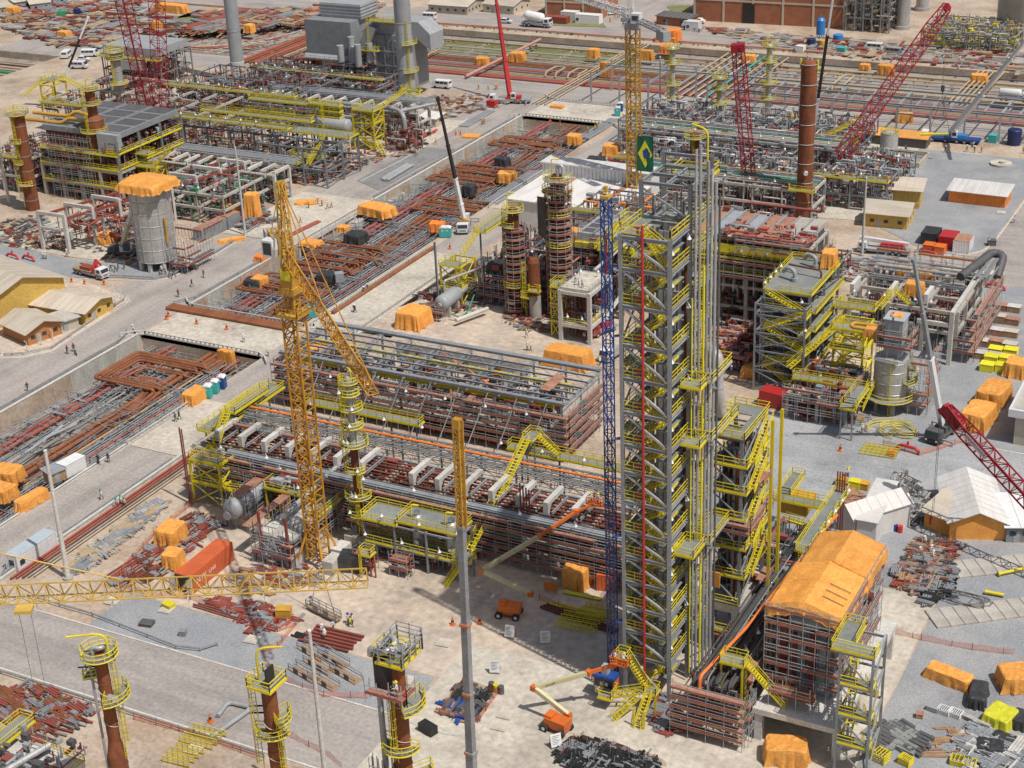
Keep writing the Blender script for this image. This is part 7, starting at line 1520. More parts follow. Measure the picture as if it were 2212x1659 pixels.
fz=Hh(1370,470,325); t=Thing('flag','large green flag with yellow diamond and blue disc hung on the yellow mast','flag',(p.x+1.6,p.y-1.6,fz),site=True); fx,fy=p.x+1.5,p.y-1.5
def fl(a,b,o=0):return(fx+a,fy-.07*sin(a*2.2+b*.5)-o,fz-4.4+b)
q=MB(); N=8; q.add([fl(4.2*i/N,8.6*j/N)for i in range(N+1)for j in range(N+1)],[(i*(N+1)+j,(i+1)*(N+1)+j,(i+1)*(N+1)+j+1,i*(N+1)+j+1)for i in range(N)for j in range(N)]); t.part('cloth',q,mat('flag_green',(.01,.12,.06),(.008,.09,.05)))
q=MB(); D=8; pts=[fl(2.1+(1.8*(1-j/8)*s),4.3+3.4*j/8*v_,.05)for s,v_ in((1,1),(-1,1),(-1,-1),(1,-1))for j in(range(9)if s*v_>0 else range(8,-1,-1))]; q.add(pts,[tuple(range(len(pts)))]); t.part('diamond',q,'bright_yellow')
q=MB(); pts=[fl(2.1+1.0*cos(2*PI*i/16),4.3+1.1*sin(2*PI*i/16),.09)for i in range(16)]; q.add(pts,[tuple(range(16))]); t.part('disc',q,'blue')
def boom_lift(label,bu,bv,rot,pts,basket,word):
 p=P(bu,bv); t=Thing('boom_lift',label,'boom lift',(p.x,p.y,0),site=True); c,s=cos(rot),sin(rot); g_=lambda x,y:(p.x+x*c-y*s,p.y+x*s+y*c)
 q=MB(); q.ob((p.x,p.y,.55),(3.4,1.5,.5),rot); t.part('chassis',q,'lift_orange')
 for x in(-1.3,1.3):
  for y in(-1.05,1.05):a,b=V((*g_(x,y-.25),.55)),V((*g_(x,y+.25),.55)); q=MB(); q.path([a,b],.55,16); w_=t.part('wheel',q,'tyre'); q=MB(); q.path([a.lerp(b,-.04),a.lerp(b,1.04)],.26,10); t.part('rim',q,'white',w_)
 q=MB(); q.ob((*g_(.2,0),1.05),(3.2,1.9,1.0),rot); t.part('turntable',q,'lift_orange'); q=MB(); q.ob((*g_(-.9,0),2.05),(1.1,1.5,.35),rot); t.part('engine_cover',q,'lift_orange')
 pts=[V(a)for a in pts]; M_=('cream','cream','lift_orange','lift_orange')
 for i,(a,b)in enumerate(zip(pts[:-1],pts[1:])):q=MB(); w_=(.5,.48,.36,.28)[min(i,3)]; q.bar(a,b,w_,w_*1.3); bm_=t.part('boom_arm',q,M_[min(i,3)])
 for a in pts[:-1]:q=MB(); q.ob((a.x,a.y,a.z-.35),(.75,.75,.7),rot); t.part('knuckle',q,'lift_orange')
 x,y,z=pts[-1]; q=MB(); q.ob((x,y,z-.1),(2.4,1.1,.1)); q.rail([(x-1.2,y-.55,z),(x+1.2,y-.55,z),(x+1.2,y+.55,z),(x-1.2,y+.55,z)],1.1,.8,.08,closed=True); t.part('basket',q,'lift_orange')
 a,b=pts[1],pts[2]; d_=(b-a).normalized(); n_=V((d_.y,-d_.x,0)).normalized()
 if n_.y>0:n_=-n_
 ex=d_ if d_.x>0 else-d_; up=n_.cross(ex); o=text(word,.38,(0,0,0),(0,0,0),'dark_steel'); o.parent=t.o; cc=a.lerp(b,.3)+n_*.27-V(t.off); o.matrix_local=Matrix(((ex.x,up.x,n_.x,cc.x),(ex.y,up.y,n_.y,cc.y),(ex.z,up.z,n_.z,cc.z),(0,0,0,1)))
 return t
BK1=P(1285,1088,10.6); boom_lift('orange boom lift raised towards the front rack',1100,1330,.2,[P(1146,1283,2.8),P(1040,1232,5.4),P(1165,1158,8.2),P(1245,1105,9.9),BK1],None,'JLG')
BK2=P(1338,1434,7.6); boom_lift('orange boom lift reaching the foot of the stair tower',1203,1578,-.15,[P(1228,1545,1.9),P(1153,1486,4.2),P(1272,1453,5.6),P(1322,1438,6.6),BK2],None,'JLG LIFT')
def mk_van(m='white'):
 def f():
  t=Thing('van','','van'); W=.95; q=MB(); q.side([(-2.4,.35),(2.35,.35),(2.4,.95),(2.2,1.25),(1.75,2.05),(-2.3,2.1),(-2.42,1.2)],-W,W); b=t.part('body',q,m)
  for s in(-1,1):
   for x0,x1 in((-2.1,-1.1),(-1.0,.1),(.2,1.35)):q=MB(); q.box((x0,s*W-.012,1.25),(x1,s*W+.012,1.85)); t.part('window',q,'glass',b)
   q=MB(); q.ob((2.4,s*.7,.7),(.06,.3,.2)); t.part('headlight',q,'lamp_white',b)
   for x in(-1.5,1.5):q=MB(); q.path([(x,s*(W-.16),.34),(x,s*(W+.03),.34)],.34,14); t.part('wheel',q,'tyre')
  q=MB(); q.side([(2.24,1.28),(1.84,1.98),(1.86,2.0),(2.27,1.3)],-W+.12,W-.12); t.part('windscreen',q,'glass',b); q=MB(); q.box((-2.42,-.7,1.3),(-2.36,.7,1.85)); t.part('rear_window',q,'glass',b)
  return t
 return Proto(f)
van=mk_van(); gvan=mk_van('silver')
for u,v,r,l in((145,124,2.0,'white van driving on the far left road'),(195,122,.4,'white van parked near the left yard behind the pick-up'),(172,148,.25,'white minibus with people beside it, upper left'),(955,190,PI+.02,'white van on the road beyond the grey stack'),(926,42,PI+.05,'white van before the cream houses, top'),(1492,60,PI-.05,'white van parked by the brick hall'),(1886,109,PI,'white minibus beyond the rusty column')):p=P(u,v); van((p.x,p.y,.12),r,l,'white vans',(1.25,1.25,1.2))
p=P(1932,118); gvan((p.x,p.y,.12),-.08,'silver minivan behind the red lattice boom',None,(1.25,1.25,1.15))
def mk_car():
 t=Thing('car','','car'); W=.85; q=MB(); q.side([(-2.1,.3),(2.1,.3),(2.1,.75),(1.1,.9),(.5,1.42),(-1.0,1.45),(-1.5,.95),(-2.1,.9)],-W,W); b=t.part('body',q,'white')
 for s in(-1,1):
  q=MB(); q.side([(-1.25,.95),(.8,.95),(.4,1.35),(-.9,1.37)],s*W-.01,s*W+.01); t.part('window',q,'glass',b)
  for x in(-1.3,1.3):q=MB(); q.path([(x,s*(W-.16),.31),(x,s*(W+.02),.31)],.31,12); t.part('wheel',q,'tyre')
  q=MB(); q.ob((2.1,s*.6,.6),(.05,.3,.15)); t.part('headlight',q,'lamp_white',b)
 q=MB(); q.side([(1.08,.93),(.53,1.4),(.55,1.42),(1.12,.94)],-W+.1,W-.1); t.part('windscreen',q,'glass',b); return t
car=Proto(mk_car)
for u,v,r,l in((180,132,.3,'white pick-up car among the vans, upper left'),(1092,50,.1,'small white car behind the red telescopic boom'),(880,14,2,'white car at the top beside the stack'),(1508,50,PI,'white car half hidden behind the parked van'),(1545,10,0,'white car at the top edge near the tower crane'),(1320,32,.8,'white car behind the white cabins, top')):p=P(u,v); car((p.x,p.y,.12),r,l,'white cars',(1.2,1.2,1.2))
p=P(1160,58); t=Thing('mixer_truck','white concrete mixer truck on the far road','truck',(p.x,p.y,.1),PI+.02); carrier(t,9,2.6,'white','grey_paint',(-3,2,3.4)); q=MB(); q.hcyl((-1.6,0,2.6),(3.0,0,3.2),1.35,18,.6); t.part('drum',q,'white'); q=MB(); q.bar((3.6,0,3.8),(4.9,0,2.2),.7,.2); t.part('chute',q,'white'); t.o.scale=(1.25,)*3
p=P(2178,210-15); t=Thing('tank_truck','white tank truck at the right edge, far road','truck',(*P(2188,225)[:2],.1),PI);
t.o.location=(*P(2190,218)[:2],.1); carrier(t,9,2.6,'white','grey_paint',(-3,2,3.4)); q=MB(); q.hcyl((-1.6,0,2.3),(4,0,2.3),1.2,18,.4); t.part('tank',q,'white')
p=P(192,600); t=Thing('flatbed_truck','white flatbed truck with red loader crane at the silo corner','truck',(p.x,p.y+1,.1),PI-.12); carrier(t,9.5,2.5,'white','primer',(-3.2,2.4,3.7)); q=MB(); q.box((-1.4,-1.3,1.4),(4.9,1.3,1.55)); q.box((-1.4,-1.32,1.5),(4.9,-1.25,2)); t.part('load_bed',q,'wood'); q=MB(); q.bar((-2.2,0,1.3),(-2.2,0,4.4),.5); q.bar((-2.2,0,4.3),(-2.2,1.4,2.4),.4); q.bar((-2.2,0,4.2),(-2.2,-1.3,2.6),.4); q.ob((-2.2,0,1.3),(.9,2.4,.8)); t.part('loader_crane',q,'truck_red')
p=P(1706,272); t=Thing('dump_truck','yellow dump truck with white cab left of the rusty column','truck',(p.x,p.y,.1),.1); carrier(t,8,2.8,'white','ochre',(-2.6,2.4),wr=.85); q=MB(); q.side([(-1.6,1.4),(4,1.4),(4.3,3.0),(-2.2,3.2)],-1.4,1.4); t.part('dump_body',q,'ochre')
p=P(1835-35,532)if 0 else P(1322,775); t=Thing('pickup_truck','white pick-up truck behind the blue hoist mast','truck',(p.x,p.y,.1),1.4); carrier(t,6,2.2,'white','grey_paint',(-1.8,1.8),wr=.42)
p=P(1310,722); t=Thing('loader_truck','red and white loader truck with raised white arm beside the concrete frame','truck',(p.x-1,p.y,.1),1.2); carrier(t,7,2.4,'truck_red','truck_red',(-2.2,2.2),wr=.5); q=MB(); q.bar((0,0,2.2),(5,-1,7.5),.6,.5); t.part('boom_section',q,'white')
def mk_moto():
 t=Thing('motorcycle','','motorcycle')
 for x in(-.65,.65):q=MB(); q.path([(x+.28*cos(a*PI/6),0,.3+.28*sin(a*PI/6))for a in range(12)],.06,6,closed=True); t.part('wheel',q,'tyre')
 q=MB(); q.bar((-.6,0,.35),(.3,0,.65),.2,.3); q.bar((.65,0,.3),(.4,0,1),.07); q.bar((.4,-.35,1),(.4,.35,1),.05); t.part('frame',q,'dark_steel'); q=MB(); q.ob((-.25,0,.72),(.7,.25,.12)); t.part('saddle',q,'black'); return t
p=P(164,766); moto=Proto(mk_moto); moto((p.x,p.y,0),-.6,'motorcycle ridden by two white-helmeted people on the left road',None)
t=hut((-30,722),(146,655),30,6.2,9.6,'large yellow canteen hall with pale sheet roof at the left edge',along='d',wins=0,door=False,eave=.9)
t=Thing('building','x','building',(0,0,0))if 0 else None
hut((62,748),(134,722),9.6,3.1,4.5,'small orange-walled hut with pale gable roof, lower left','wall_orange',along='d',eave=.9,wins=3)
hut((186,702),(246,668),14,3.1,4.3,'small yellow-walled hut beside the canteen hall',along='d',eave=1.0,wins=3)
hut((128,722),(172,708),4.6,2.5,2.9,'grey lean-to shed between the two small huts','wall_cream','concrete',along='s',wins=0)
hut((1868,488),(1958,497),9,3.6,5.2,'yellow hut with curved pale roof, upper right',along='w',eave=.8,wins=3); hut((1902,446),(1985,452),7,4.6,5.2,'yellow hut behind the curved-roof hut, upper right',along='s',eave=.8,wins=0,door=False)
hut((2048,436),(2170,450),7,3,3.6,'open white-roofed shelter with orange curtain, upper right','tarp_red','roof_white',along='s',eave=.6,wins=0,door=False)
hut((1995,1138),(2052,1160),12,3,3.8,'orange-curtained shed with tan and white roof, right','tarp','roof_tan',along='w',eave=.7,wins=0,door=False)
hut((2050,1165),(2170,1168),14,3.2,5,'wide orange-curtained workshop with white striped gable roof, right','tarp','roof_white',along='d',eave=.6,wins=0,door=False)
hut((2172,1172),(2230,1172),9,2.8,3.4,'louvred grey cabin at the right edge beside the workshop','steel','white',along='s',wins=2)
hut((1806,1150),(1842,1176),11,4.4,6.0,'white tent behind the orange tarp roof','white_tarp','white_tarp',along='d',eave=.3,wins=0,door=False); hut((1848,1178),(1890,1186),13,4.6,5,'long white sheeted shelter beside the white tent','white_tarp','white_tarp',along='s',eave=.3,wins=0,door=False)
hut((906,272),(942,276),5,2.6,3.0,'small grey kiosk with pale roof by the grey stack','wall_cream','roof_white',along='s',eave=.5,wins=1)
hut((1170,1222),(1208,1232),2.6,2.2,2.6,'small pale guard kiosk under the front rack','wall_cream','roof_tan',along='s',eave=.3,wins=1)
hut((926,27),(1010,33),14,3.2,4.6,'cream house with tan roof beside the far road','wall_cream','roof_tan',along='w',wins=5); hut((1044,26),(1110,32),12,3.2,4.6,'cream house cut by the top edge of the picture','wall_cream','roof_tan',along='w',wins=3)
for i,(u,v,w_)in enumerate(((0,34,32),(34,22,34),(68,26,44),(104,14,42))):hut((u,v),(u+w_,v-5),9,3,3.5,'low grey site shed in the far left corner','galv','roof_tan',along='s',wins=2,eave=.4,group='site sheds in the far left corner')
def brick_hall(a,b,d,h,n,label,floors=2,gate=None):
 c,w_,r=base2(a,b,d); t=Thing('brick_building',label,'building',(c.x,c.y,0),r); W,D=w_/2,d/2; q=MB(); q.box((-W,-D,0),(W,D,h)); wl=t.part('wall',q,'brick'); q=MB(); q.box((-W-.3,-D-.3,h),(W+.3,D+.3,h+.5)); t.part('roof',q,'roof_tan')
 q=MB()
 for i in range(n+1):x=-W+w_*i/n; q.box((x-.35,-D-.2,0),(x+.35,-D-.003,h))
 for i in range(4):y=-D+d*i/3; q.box((W+.003,y-.3,0),(W+.2,y+.3,h))
 for k in range(floors+1):z=h*k/floors; q.box((-W,-D-.15,max(0,z-.6)),(W,-D-.002,z))if z else None; q.box((W+.002,-D,max(0,z-.6)),(W+.15,D,z))if z else None
 t.part('concrete_frame',q,'wall_cream',wl)
 if gate:q=MB(); q.box((gate-2.2,-D-.25,0),(gate+2.2,-D-.2,7)); t.part('gate',q,'black',wl)
 q=MB(); q.box((-W+1.4,-D-.06,h*.55),(-W+3.8,-D-.02,h*.8)); t.part('window',q,'glass',wl)
brick_hall((1180,36),(1300,42),18,12,3,'brick and concrete building at the top beside white cabins'); brick_hall((1500,44),(1822,62),22,16,5,'long brick hall with a dark gateway at the top',2,-7)
hut((1418,52),(1490,60),6,3,3.4,'low brick annex with dark canopy left of the brick hall','brick','dark_steel',along='s',wins=2)
q=MB(); p=P(2240,70); q.lathe(p.x,p.y,[(13.5,0),(13.5,16),(0,17.5)],48); one('storage_tank',q,'wall_cream','huge grey storage tank at the top right corner','tank')
for u,v,l in((1950,62,'grey silo leg standing by the far road, larger one'),(1992,22,'grey silo leg at the top edge, smaller one')):p=P(u,v); q=MB(); q.lathe(p.x,p.y,[(2.8,0),(2.8,1.2),(2.3,1.3),(2.3,22),(0,22)],26); one('silo',q,'silver',l,'silo')
unit('process_unit','old grey plant steelwork right of the brick hall',P(1835,60).x,P(1955,66).x-4,548,575,(5,10,16),150,('steel','tan_pipe','concrete','grey_paint','dark_steel'),planks=14,nx=5)
unit('process_unit','tan pipework and yellow stands before the storage tank',-128,-98,530,556,(3.5,6),150,('tan_pipe','concrete','galv','yellow','steel'),planks=10,nx=4)
p=P(1772,84); t=Thing('water_tank','upright bright blue tank on legs near the brick hall','tank',p,site=True); q=MB(); q.lathe(p.x,p.y,[(0,1.2),(1.5,1.6),(1.5,6.4),(.8,7.2),(.15,7.3),(.15,8.2),(0,8.2)],20); t.part('shell',q,'sky_blue')
for a_ in range(4):q=MB(); q.bar((p.x+1.2*cos(a_*PI/2),p.y+1.2*sin(a_*PI/2),0),(p.x+1.2*cos(a_*PI/2),p.y+1.2*sin(a_*PI/2),1.8),.18); t.part('leg',q,'dark_steel')
for u,v,r,h,m,l in((1810,88,1.7,2.2,'sky_blue','open blue tub beside the bright blue tank'),(1752,100,1.5,2.6,'dark_blue','dark blue drum tank left of the rusty column top'),(2190,312,1.9,4.2,'dark_blue','tall dark blue water tank at the right edge'),(168,33,1.4,2.6,'dark_blue','dark blue drum at the far left'),(1776,102,1,2.4,'ochre','ochre drum beside the dark blue drum tank')):p=P(u,v); q=MB(); q.lathe(p.x,p.y,[(r*.93,0),(r,h*.96),(r*.9,h),(0,h*1.02)],20); one('water_tank',q,m,l,'tank')
p=P(1918,345); q=MB(); q.lathe(p.x,p.y,[(0,.3),(2.3,.3),(2.3,Hh(1918,345,286)),(0,Hh(1918,345,284))],26); t=Thing('storage_tank','small silver tank standing in a concrete bund, upper right','tank',p,site=True); t.part('shell',q,'silver'); ringdeck(t,p.x,p.y,1.2,2.3,Hh(1918,345,285),0,2*PI); q=MB()
for x0,x1,y0,y1 in((-8,9,-4.4,-4),(-8,9,6,6.4),(-8.4,-8,-4.4,6.4),(9,9.4,-4.4,6.4)):q.box((p.x+x0,p.y+y0,0),(p.x+x1,p.y+y1,1.3))
t.part('bund_wall',q,'wall_cream')
q=MB(); p=P(2162,356); q.lathe(p.x,p.y,[(2.9,.08),(2.9,.6),(0,.6)],8); q.cyl(p.x+.4,p.y,.6,1.1,.9,14); one('manhole',q,'pale_slab','octagonal concrete manhole slab on the upper right gravel','manhole')
t=Thing('building','cream building with white parapet cut by the right edge','building',(*P(2215,930)[:2],0),site=True); p=P(2188,960); q=MB(); q.box((p.x,p.y,0),(p.x+12,p.y+18,5.4)); t.part('wall',q,'wall_cream'); q=MB(); q.box((p.x-1.2,p.y-.6,5.4),(p.x+12,p.y,6.8)); q.box((p.x-1.2,p.y,5.4),(p.x-.8,p.y+18,6.8)); t.part('parapet',q,'white'); q=MB(); q.box((p.x-.79,p.y,5.42),(p.x+12,p.y+18,5.6)); t.part('roof',q,'concrete')
hut((1905,313),(2000,322),5,2.6,3,'orange tarp shelter with dark open front, right of the small silver tank','dark_steel','tarp',along='s',wins=0,door=False); hut((1815,306),(1900,312),5,2.6,3,'orange tarp shelter behind the small silver tank','dark_steel','tarp',along='s',wins=0,door=False)
NEAR=('on the pipes of the near trench','over the middle trench pipes','in the far corridor','in the right yard')
def TP(u,v,w_,d,h,r,lab,m='tarp',z=0,**kw):p=P(u,v,z); return tarp(V((p.x,p.y,0)),w_,d,h,lab,m,rot=r,z=z,**kw)
for u,v,w_,d,h,r,z,m,lab in((18,1040,4.6,4,2.6,.2,0,'tarp','orange tarp over a pipe joint at the left edge of the near trench'),(8,1075,4,3.4,2.2,0,0,'tarp','second orange tarp just below the first at the left edge'),(70,1090,2,6,1.9,-.1,0,'tarp','long low orange tarp beside the road, lower left'),(422,866,2.8,4.6,2.3,0,0,'tarp','orange tarped load next to the turquoise toilets'),(815,462,9,5,2.2,-.2,-.6,'tarp','large sagging orange tarp over the middle trench'),(672,528,4.6,3.8,.8,0,-.4,'tarp','flat orange tarp left of the crane cab over the trench'),(562,616,3,3,2,0,-1,'tarp','orange tarp beside a black one at the trench wall'),(548,618,3.6,3.2,1.8,.2,-1,'black_tarp','black tarp at the near end of the middle trench'),(770,522,4.6,4,2.2,0,-.3,'black_tarp','black tarp near the walking workers'),(706,606,4,3.4,1.8,.2,-.6,'black_tarp','black tarp in the middle of the trench loops'),(566,562,2.4,3.2,1.4,0,0,'tarp_red','small orange tarp on the left road beside the crane mast'),(742,498,2.6,2.4,1.2,0,-.8,'tarp','small orange tarp by the white blocks in the trench'),(1020,302,5,3.6,1.4,.1,-.8,'tarp','orange tarp at the far part of the middle trench'),(1085,360,3.6,3,2.6,0,-.8,'black_tarp','black box cover among the far trench loops'),(1095,392,4.4,3.6,2.6,.3,-.8,'tarp','crumpled orange tarp right of the white crane boom'),(1014,420,3,3,2.6,0,-.8,'black_tarp','black cover just beside the white crane boom'),(945,498,3.6,3,2.2,.3,-.6,'tarp_red','reddish orange tarp beside the turquoise cabin'),(1240,310,3.6,3.4,2.6,.1,-.6,'tarp','orange tarp near the far end of the middle trench'),(1204,240,4,2,1.8,0,-1,'tarp','orange tarp on red pipes before the far bridge'),(1322,335,4.6,3.2,3,.3,0,'tarp','tall orange tarp beside the yellow tower crane foot'),(1288,352,4.6,3,1.6,.2,0,'black_tarp','black sheet beside the tall orange tarp'),(895,702,5.4,6,3.6,0,0,'tarp','big orange tarp block beside the plump grey vessel'),(1228,788,8.6,4.4,3.4,-.02,0,'tarp','wide orange tarp load on the brown clearing'),(930,770,9.0,1.4,.9,-.02,0,'tarp','flat strip of orange tarp behind the roofless frame'),(700,770,5,5,2.4,0,5,'tarp','orange tarp draped inside the roofless frame'),(660,440,5,3,.7,.4,0,'tarp','flat orange tarp on the left road side'),(548,470,3.2,3,6.4,.2,0,'tarp','tall orange wrapped stack beside the dumpster'),(505,470,3,2.6,3.4,0,0,'tarp','orange wrapped load left of the tall wrapped stack'),(500,522,6,1.6,.9,.9,0,'tarp','low orange tarp before the grey dumpster'),(232,525,3.6,3.2,2.6,.3,0,'tarp','boxy orange tarp left of the silo'),(745,332,3,2.6,1.8,.3,0,'tarp','small orange tarp by the white concrete frame'),(372,1170,3.4,4.4,3.0,.1,0,'tarp','folded orange tarp above the red container'),(376,1222,2.6,3,2.6,.2,0,'tarp','small orange tarp beside the red container'),(1248,1262,3.6,3.6,3.4,-.05,0,'tarp','orange tarp cube beside the yellow frames'),(1808,896,4,4,3.2,-.15,0,'tarp','orange tarp before the silver tank'),(1622,812,3,3,2.2,0,0,'tarp','orange tarp at the foot of the square frame'),(2112,915,4.4,7,3.2,-.12,0,'tarp','long orange tarp row in the right yard, front half'),(2146,868,4.4,7.5,3.2,-.12,0,'tarp','long orange tarp row in the right yard, rear half'),(2196,810,4,4,3.0,0,0,'tarp','orange tarp at the right edge below the yellow boxes'),(2050,1472,6,2.3,1.7,-.22,0,'tarp','neat long orange tarp on the right gravel'),(2200,1480,5,4,2.4,.5,0,'tarp','orange tarp at the right edge on the gravel'),(2112,1512,2.2,4.4,1.7,.1,0,'black_tarp','lumpy black sheet beside the lime cover'),(2160,1560,3.4,3.8,1.7,-.25,0,'lime_tarp','bright lime yellow cover on the right gravel'),(2208,1566,2.4,3,1.5,0,0,'black_tarp','black sheet at the right edge beside the lime cover'),(2138,1618,3.2,2.4,.9,.2,0,'black_tarp','black sheet over steel parts, lower right'),(2170,1600,3,1.5,.8,-.2,0,'black_tarp','small black sheet under the lime cover'),(30,33,4.4,4,3.4,0,0,'tarp','orange tarp in the far left corner'),(141,84,4.6,3.4,3,0,0,'tarp','orange tarp among the upper left clutter'),(372,26,14,4,3.2,-.05,0,'tarp','long orange tarp shelter behind the red booms'),(540,70,3.4,3,3,0,0,'tarp','orange tarp right of the left grey stack'),(340,66,3.4,3,3.6,.3,0,'tarp','orange tarp behind the red booms on the pipes'),(1042,138,4,3,2.2,.1,-1,'tarp','orange tarp in the far corridor left of the red telescopic boom'),(1118,132,5,3.4,3,.1,-1,'tarp','orange tarp in the far corridor right of the red telescopic boom'),(1283,124,3.4,3,3,0,-1,'tarp','orange tarp on the corridor grass'),(1310,168,4,1,5,0,-1,'tarp','tall hanging orange tarp in the far corridor'),(1445,88,7.5,5,4,.2,0,'tarp_red','big orange tarp by the far road right of the yellow crane'),(1440,114,4,3.4,2.6,.1,0,'tarp_red','smaller orange tarp below the big one'),(1398,130,4,2,3.4,0,-1,'tarp','orange tarp sheet just right of the yellow crane mast'),(1618,135,4,3,2.6,.1,-1,'tarp','orange tarp right of the red mast head in the corridor'),(1913,160,4.6,3,3,0,-1,'tarp','orange tarp behind the long red boom'),(2114,178,4.6,3,2.6,0,-1,'tarp','orange tarp at the right end of the corridor'),(1868,150,3,2.6,1.8,0,-1,'tarp','small orange tarp below the rusty column top'),(1952,262,4.6,3,2.4,.2,0,'tarp','orange tarp on the red pipe behind the shelter'),(2066,86,3.6,3,2.6,.4,0,'tarp','small orange tarp behind the long red boom tip')):TP(u,v,w_,d,h,r,lab,m,z)
q=MB(); q.side([(0,-3.6),(.5,-3.7),(.45,.9),(0,1)],0,2.4); o=one('tarpaulin_cover',tarp_mb(3.6,1.4,4.4,seed=9,rough=.2),'tarp','orange tarp hanging from the near bridge balustrade over the pipes','tarpaulin','tarpaulin covered loads',loc=(-193,236.4,-3.6))
t=container((417,1284),(507,1209),2.9,'long orange-red shipping container lying by the crane foot')if 0 else None
a,b=P(417,1286),P(507,1210); L_=(b-a).length; r_=direction(a,b); nn=V((-sin(r_),cos(r_),0)); c_=(a+b)/2+nn*1.5
t=Thing('shipping_container','long orange-red shipping container with open end doors by the crane foot','container',(c_.x,c_.y,0),r_); q=MB(); q.box((-L_/2,-1.5,.15),(L_/2,1.5,3.3)); bd=t.part('body',q,'orange_box'); q=MB()
for i in range(int(L_/.4)):x=-L_/2+.2+i*.4; q.box((x-.1,-1.54,.35),(x+.1,-1.5,3.1)); q.box((x-.1,-1.4,3.3),(x+.1,1.4,3.33))
t.part('corrugation',q,'orange_box',bd)
for s in(-1,1):q=MB(); q.box((-L_/2-1.3,s*1.55-.05,.2),(-L_/2,s*1.55+.05,3.2)); t.part('door',q,'concrete',bd)
q=MB(); q.box((-L_/2-.02,-1.4,.3),(-L_/2-.003,1.4,3.1)); t.part('opening_shade',q,'black',bd)  # black sheet on the closed end, painted in for the shade inside the container
for wd,sz,lx,m in(('LINE',.9,-.2,'white'),('NYK',1.3,-3.0,'white')):o=text(wd,sz,(0,0,0),(0,0,0),m,ext=.006); o.parent=bd; o.location=(lx,-1.56,1.7); o.rotation_euler=(PI/2,0,0)
container((42,1238),(126,1182),2.5,'white site cabin with blue-grey roof at the lower left road corner','white',2.8,'site_cabin',window=True,cat='cabin',roofm='pale_blue')
container((1640,876),(1690,888),3,'red container with dark doorway before the square frame','truck_red',3); container((2028,606),(2164,622),2.5,'cream container office with rusty roof streaks, right','wall_cream',2.7,window=True)
container((440,528),(478,530),5,'grey dumpster with rusty top beside the tall lamp post','steel',3.2,'dumpster',roofm='plank')if 0 else container((438,522),(520,482),2.6,'long grey dumpster with rusty lid beside the lamp post','steel',3,'dumpster',roofm='plank')
container((1290,1276),(1330,1280),5,'orange-red container behind the blue hoist mast','orange_box',2.7)
for u,v,m,l in((2002,528,'black_tarp','dark container in the row by the truck crane'),(2040,536,'truck_red','red container in the row by the truck crane'),(2072,545,'white','white and rusty container ending the row by the truck crane')):container((u-14,v),(u+20,v+4),5,l,m,2.8,roofm={'white':'plank','truck_red':'truck_red'}.get(m,'black_tarp'))
for u,v,l in((2006,548,'orange open bin right of the truck crane, left one'),(2030,552,'orange open bin right of the truck crane, right one')):container((u-14,v-2),(u+8,v+1),2.6,l,'lift_orange',1.9,'skip_bin',rib=False)
for u,v,w_,l,m in((1228,44,34,'tall white cabin at the top by the brick building','white'),(1268,50,52,'long white cabin at the top beside the tall one','white'),(1494,66,28,'white cabin before the brick hall','white'),(1390,262,38,'white cabin beside the yellow tower crane','white'),(1520,275,34,'white tent cabin behind the silver racks','white'),(1170,49,34,'dark red container beside the mixer truck','primer'),(1206,51,34,'second dark red container by the white cabins','primer')):container((u-w_/2,v),(u+w_/2,v+w_*.07),3.5,l,m,3.2 if m=='white' else 2.4,'site_cabin' if m=='white' else 'shipping_container',rib=False,window=m=='white',cat='cabin' if m=='white' else 'container')
t=container((146,1035),(188,1012),2.4,'white generator cabin on the road edge beside the near trench','white',2.5,'generator',rib=False,cat='generator'); hut((112,1048),(144,1034),2.4,2.0,2.3,'small open booth with pale roof next to the generator cabin','wood','galv',along='s',wins=0,eave=.3)
for u,v,m,l,w_ in((677,688,'turquoise','turquoise generator at the road edge right of the crane mast',4),(134,38,'green','green generator at the far left',3.4),(2142,308,'turquoise','turquoise generator right of the blue crane',3.6),(1815,116,'turquoise','turquoise generator below the blue tub',3.2),(1726,112,'white','white generator by the far road near the rusty column',4),(1060,232,'fire_red','red bin beside the red mobile crane',2.6),(740-5,612,'galv','pale box on the deck balustrade by the brown pipe',2.4)):container((u-9,v),(u+9,v-2 if u<1000 else v+2),2,l,m,2.0,'generator' if 'gen' in l else 'bin',rib=False,cat='generator' if 'gen' in l else 'bin')
def mk_wc(m):
 def f():
  t=Thing('portable_toilet','','toilet'); q=MB(); q.box((-.6,-.6,.1),(.6,.6,2.1)); b=t.part('body',q,m); q=MB(); q.side([(-.65,2.1),(.65,2.1),(.3,2.35),(-.3,2.35)],-.62,.62); t.part('roof',q,'white',b); q=MB(); q.box((-.4,-.64,.2),(.4,-.603,2)); t.part('door',q,m,b); q=MB(); q.box((-.2,-.66,1.5),(.2,-.642,1.7)); t.part('sign',q,'white',b); return t
 return Proto(f)
wt=mk_wc('turquoise'); wb=mk_wc('blue')
for u,v,k,l in((450,858,wt,'turquoise portable toilet beside the orange tarped load'),(465,848,wt,'turquoise portable toilet between its neighbours'),(480,838,wb,'blue portable toilet at the end of the row'),(1334,250,wt,'turquoise portable toilet at the far bridge, front one'),(1340,240,wb,'blue portable toilet at the far bridge'),(958,512,wt,'turquoise portable toilet before the white mobile crane'),(968,512,wt,'turquoise portable toilet right beside the one before the white crane')):p=P(u,v); k((p.x,p.y,0),.3,l,'portable toilets',(1.3,1.3,1.15))
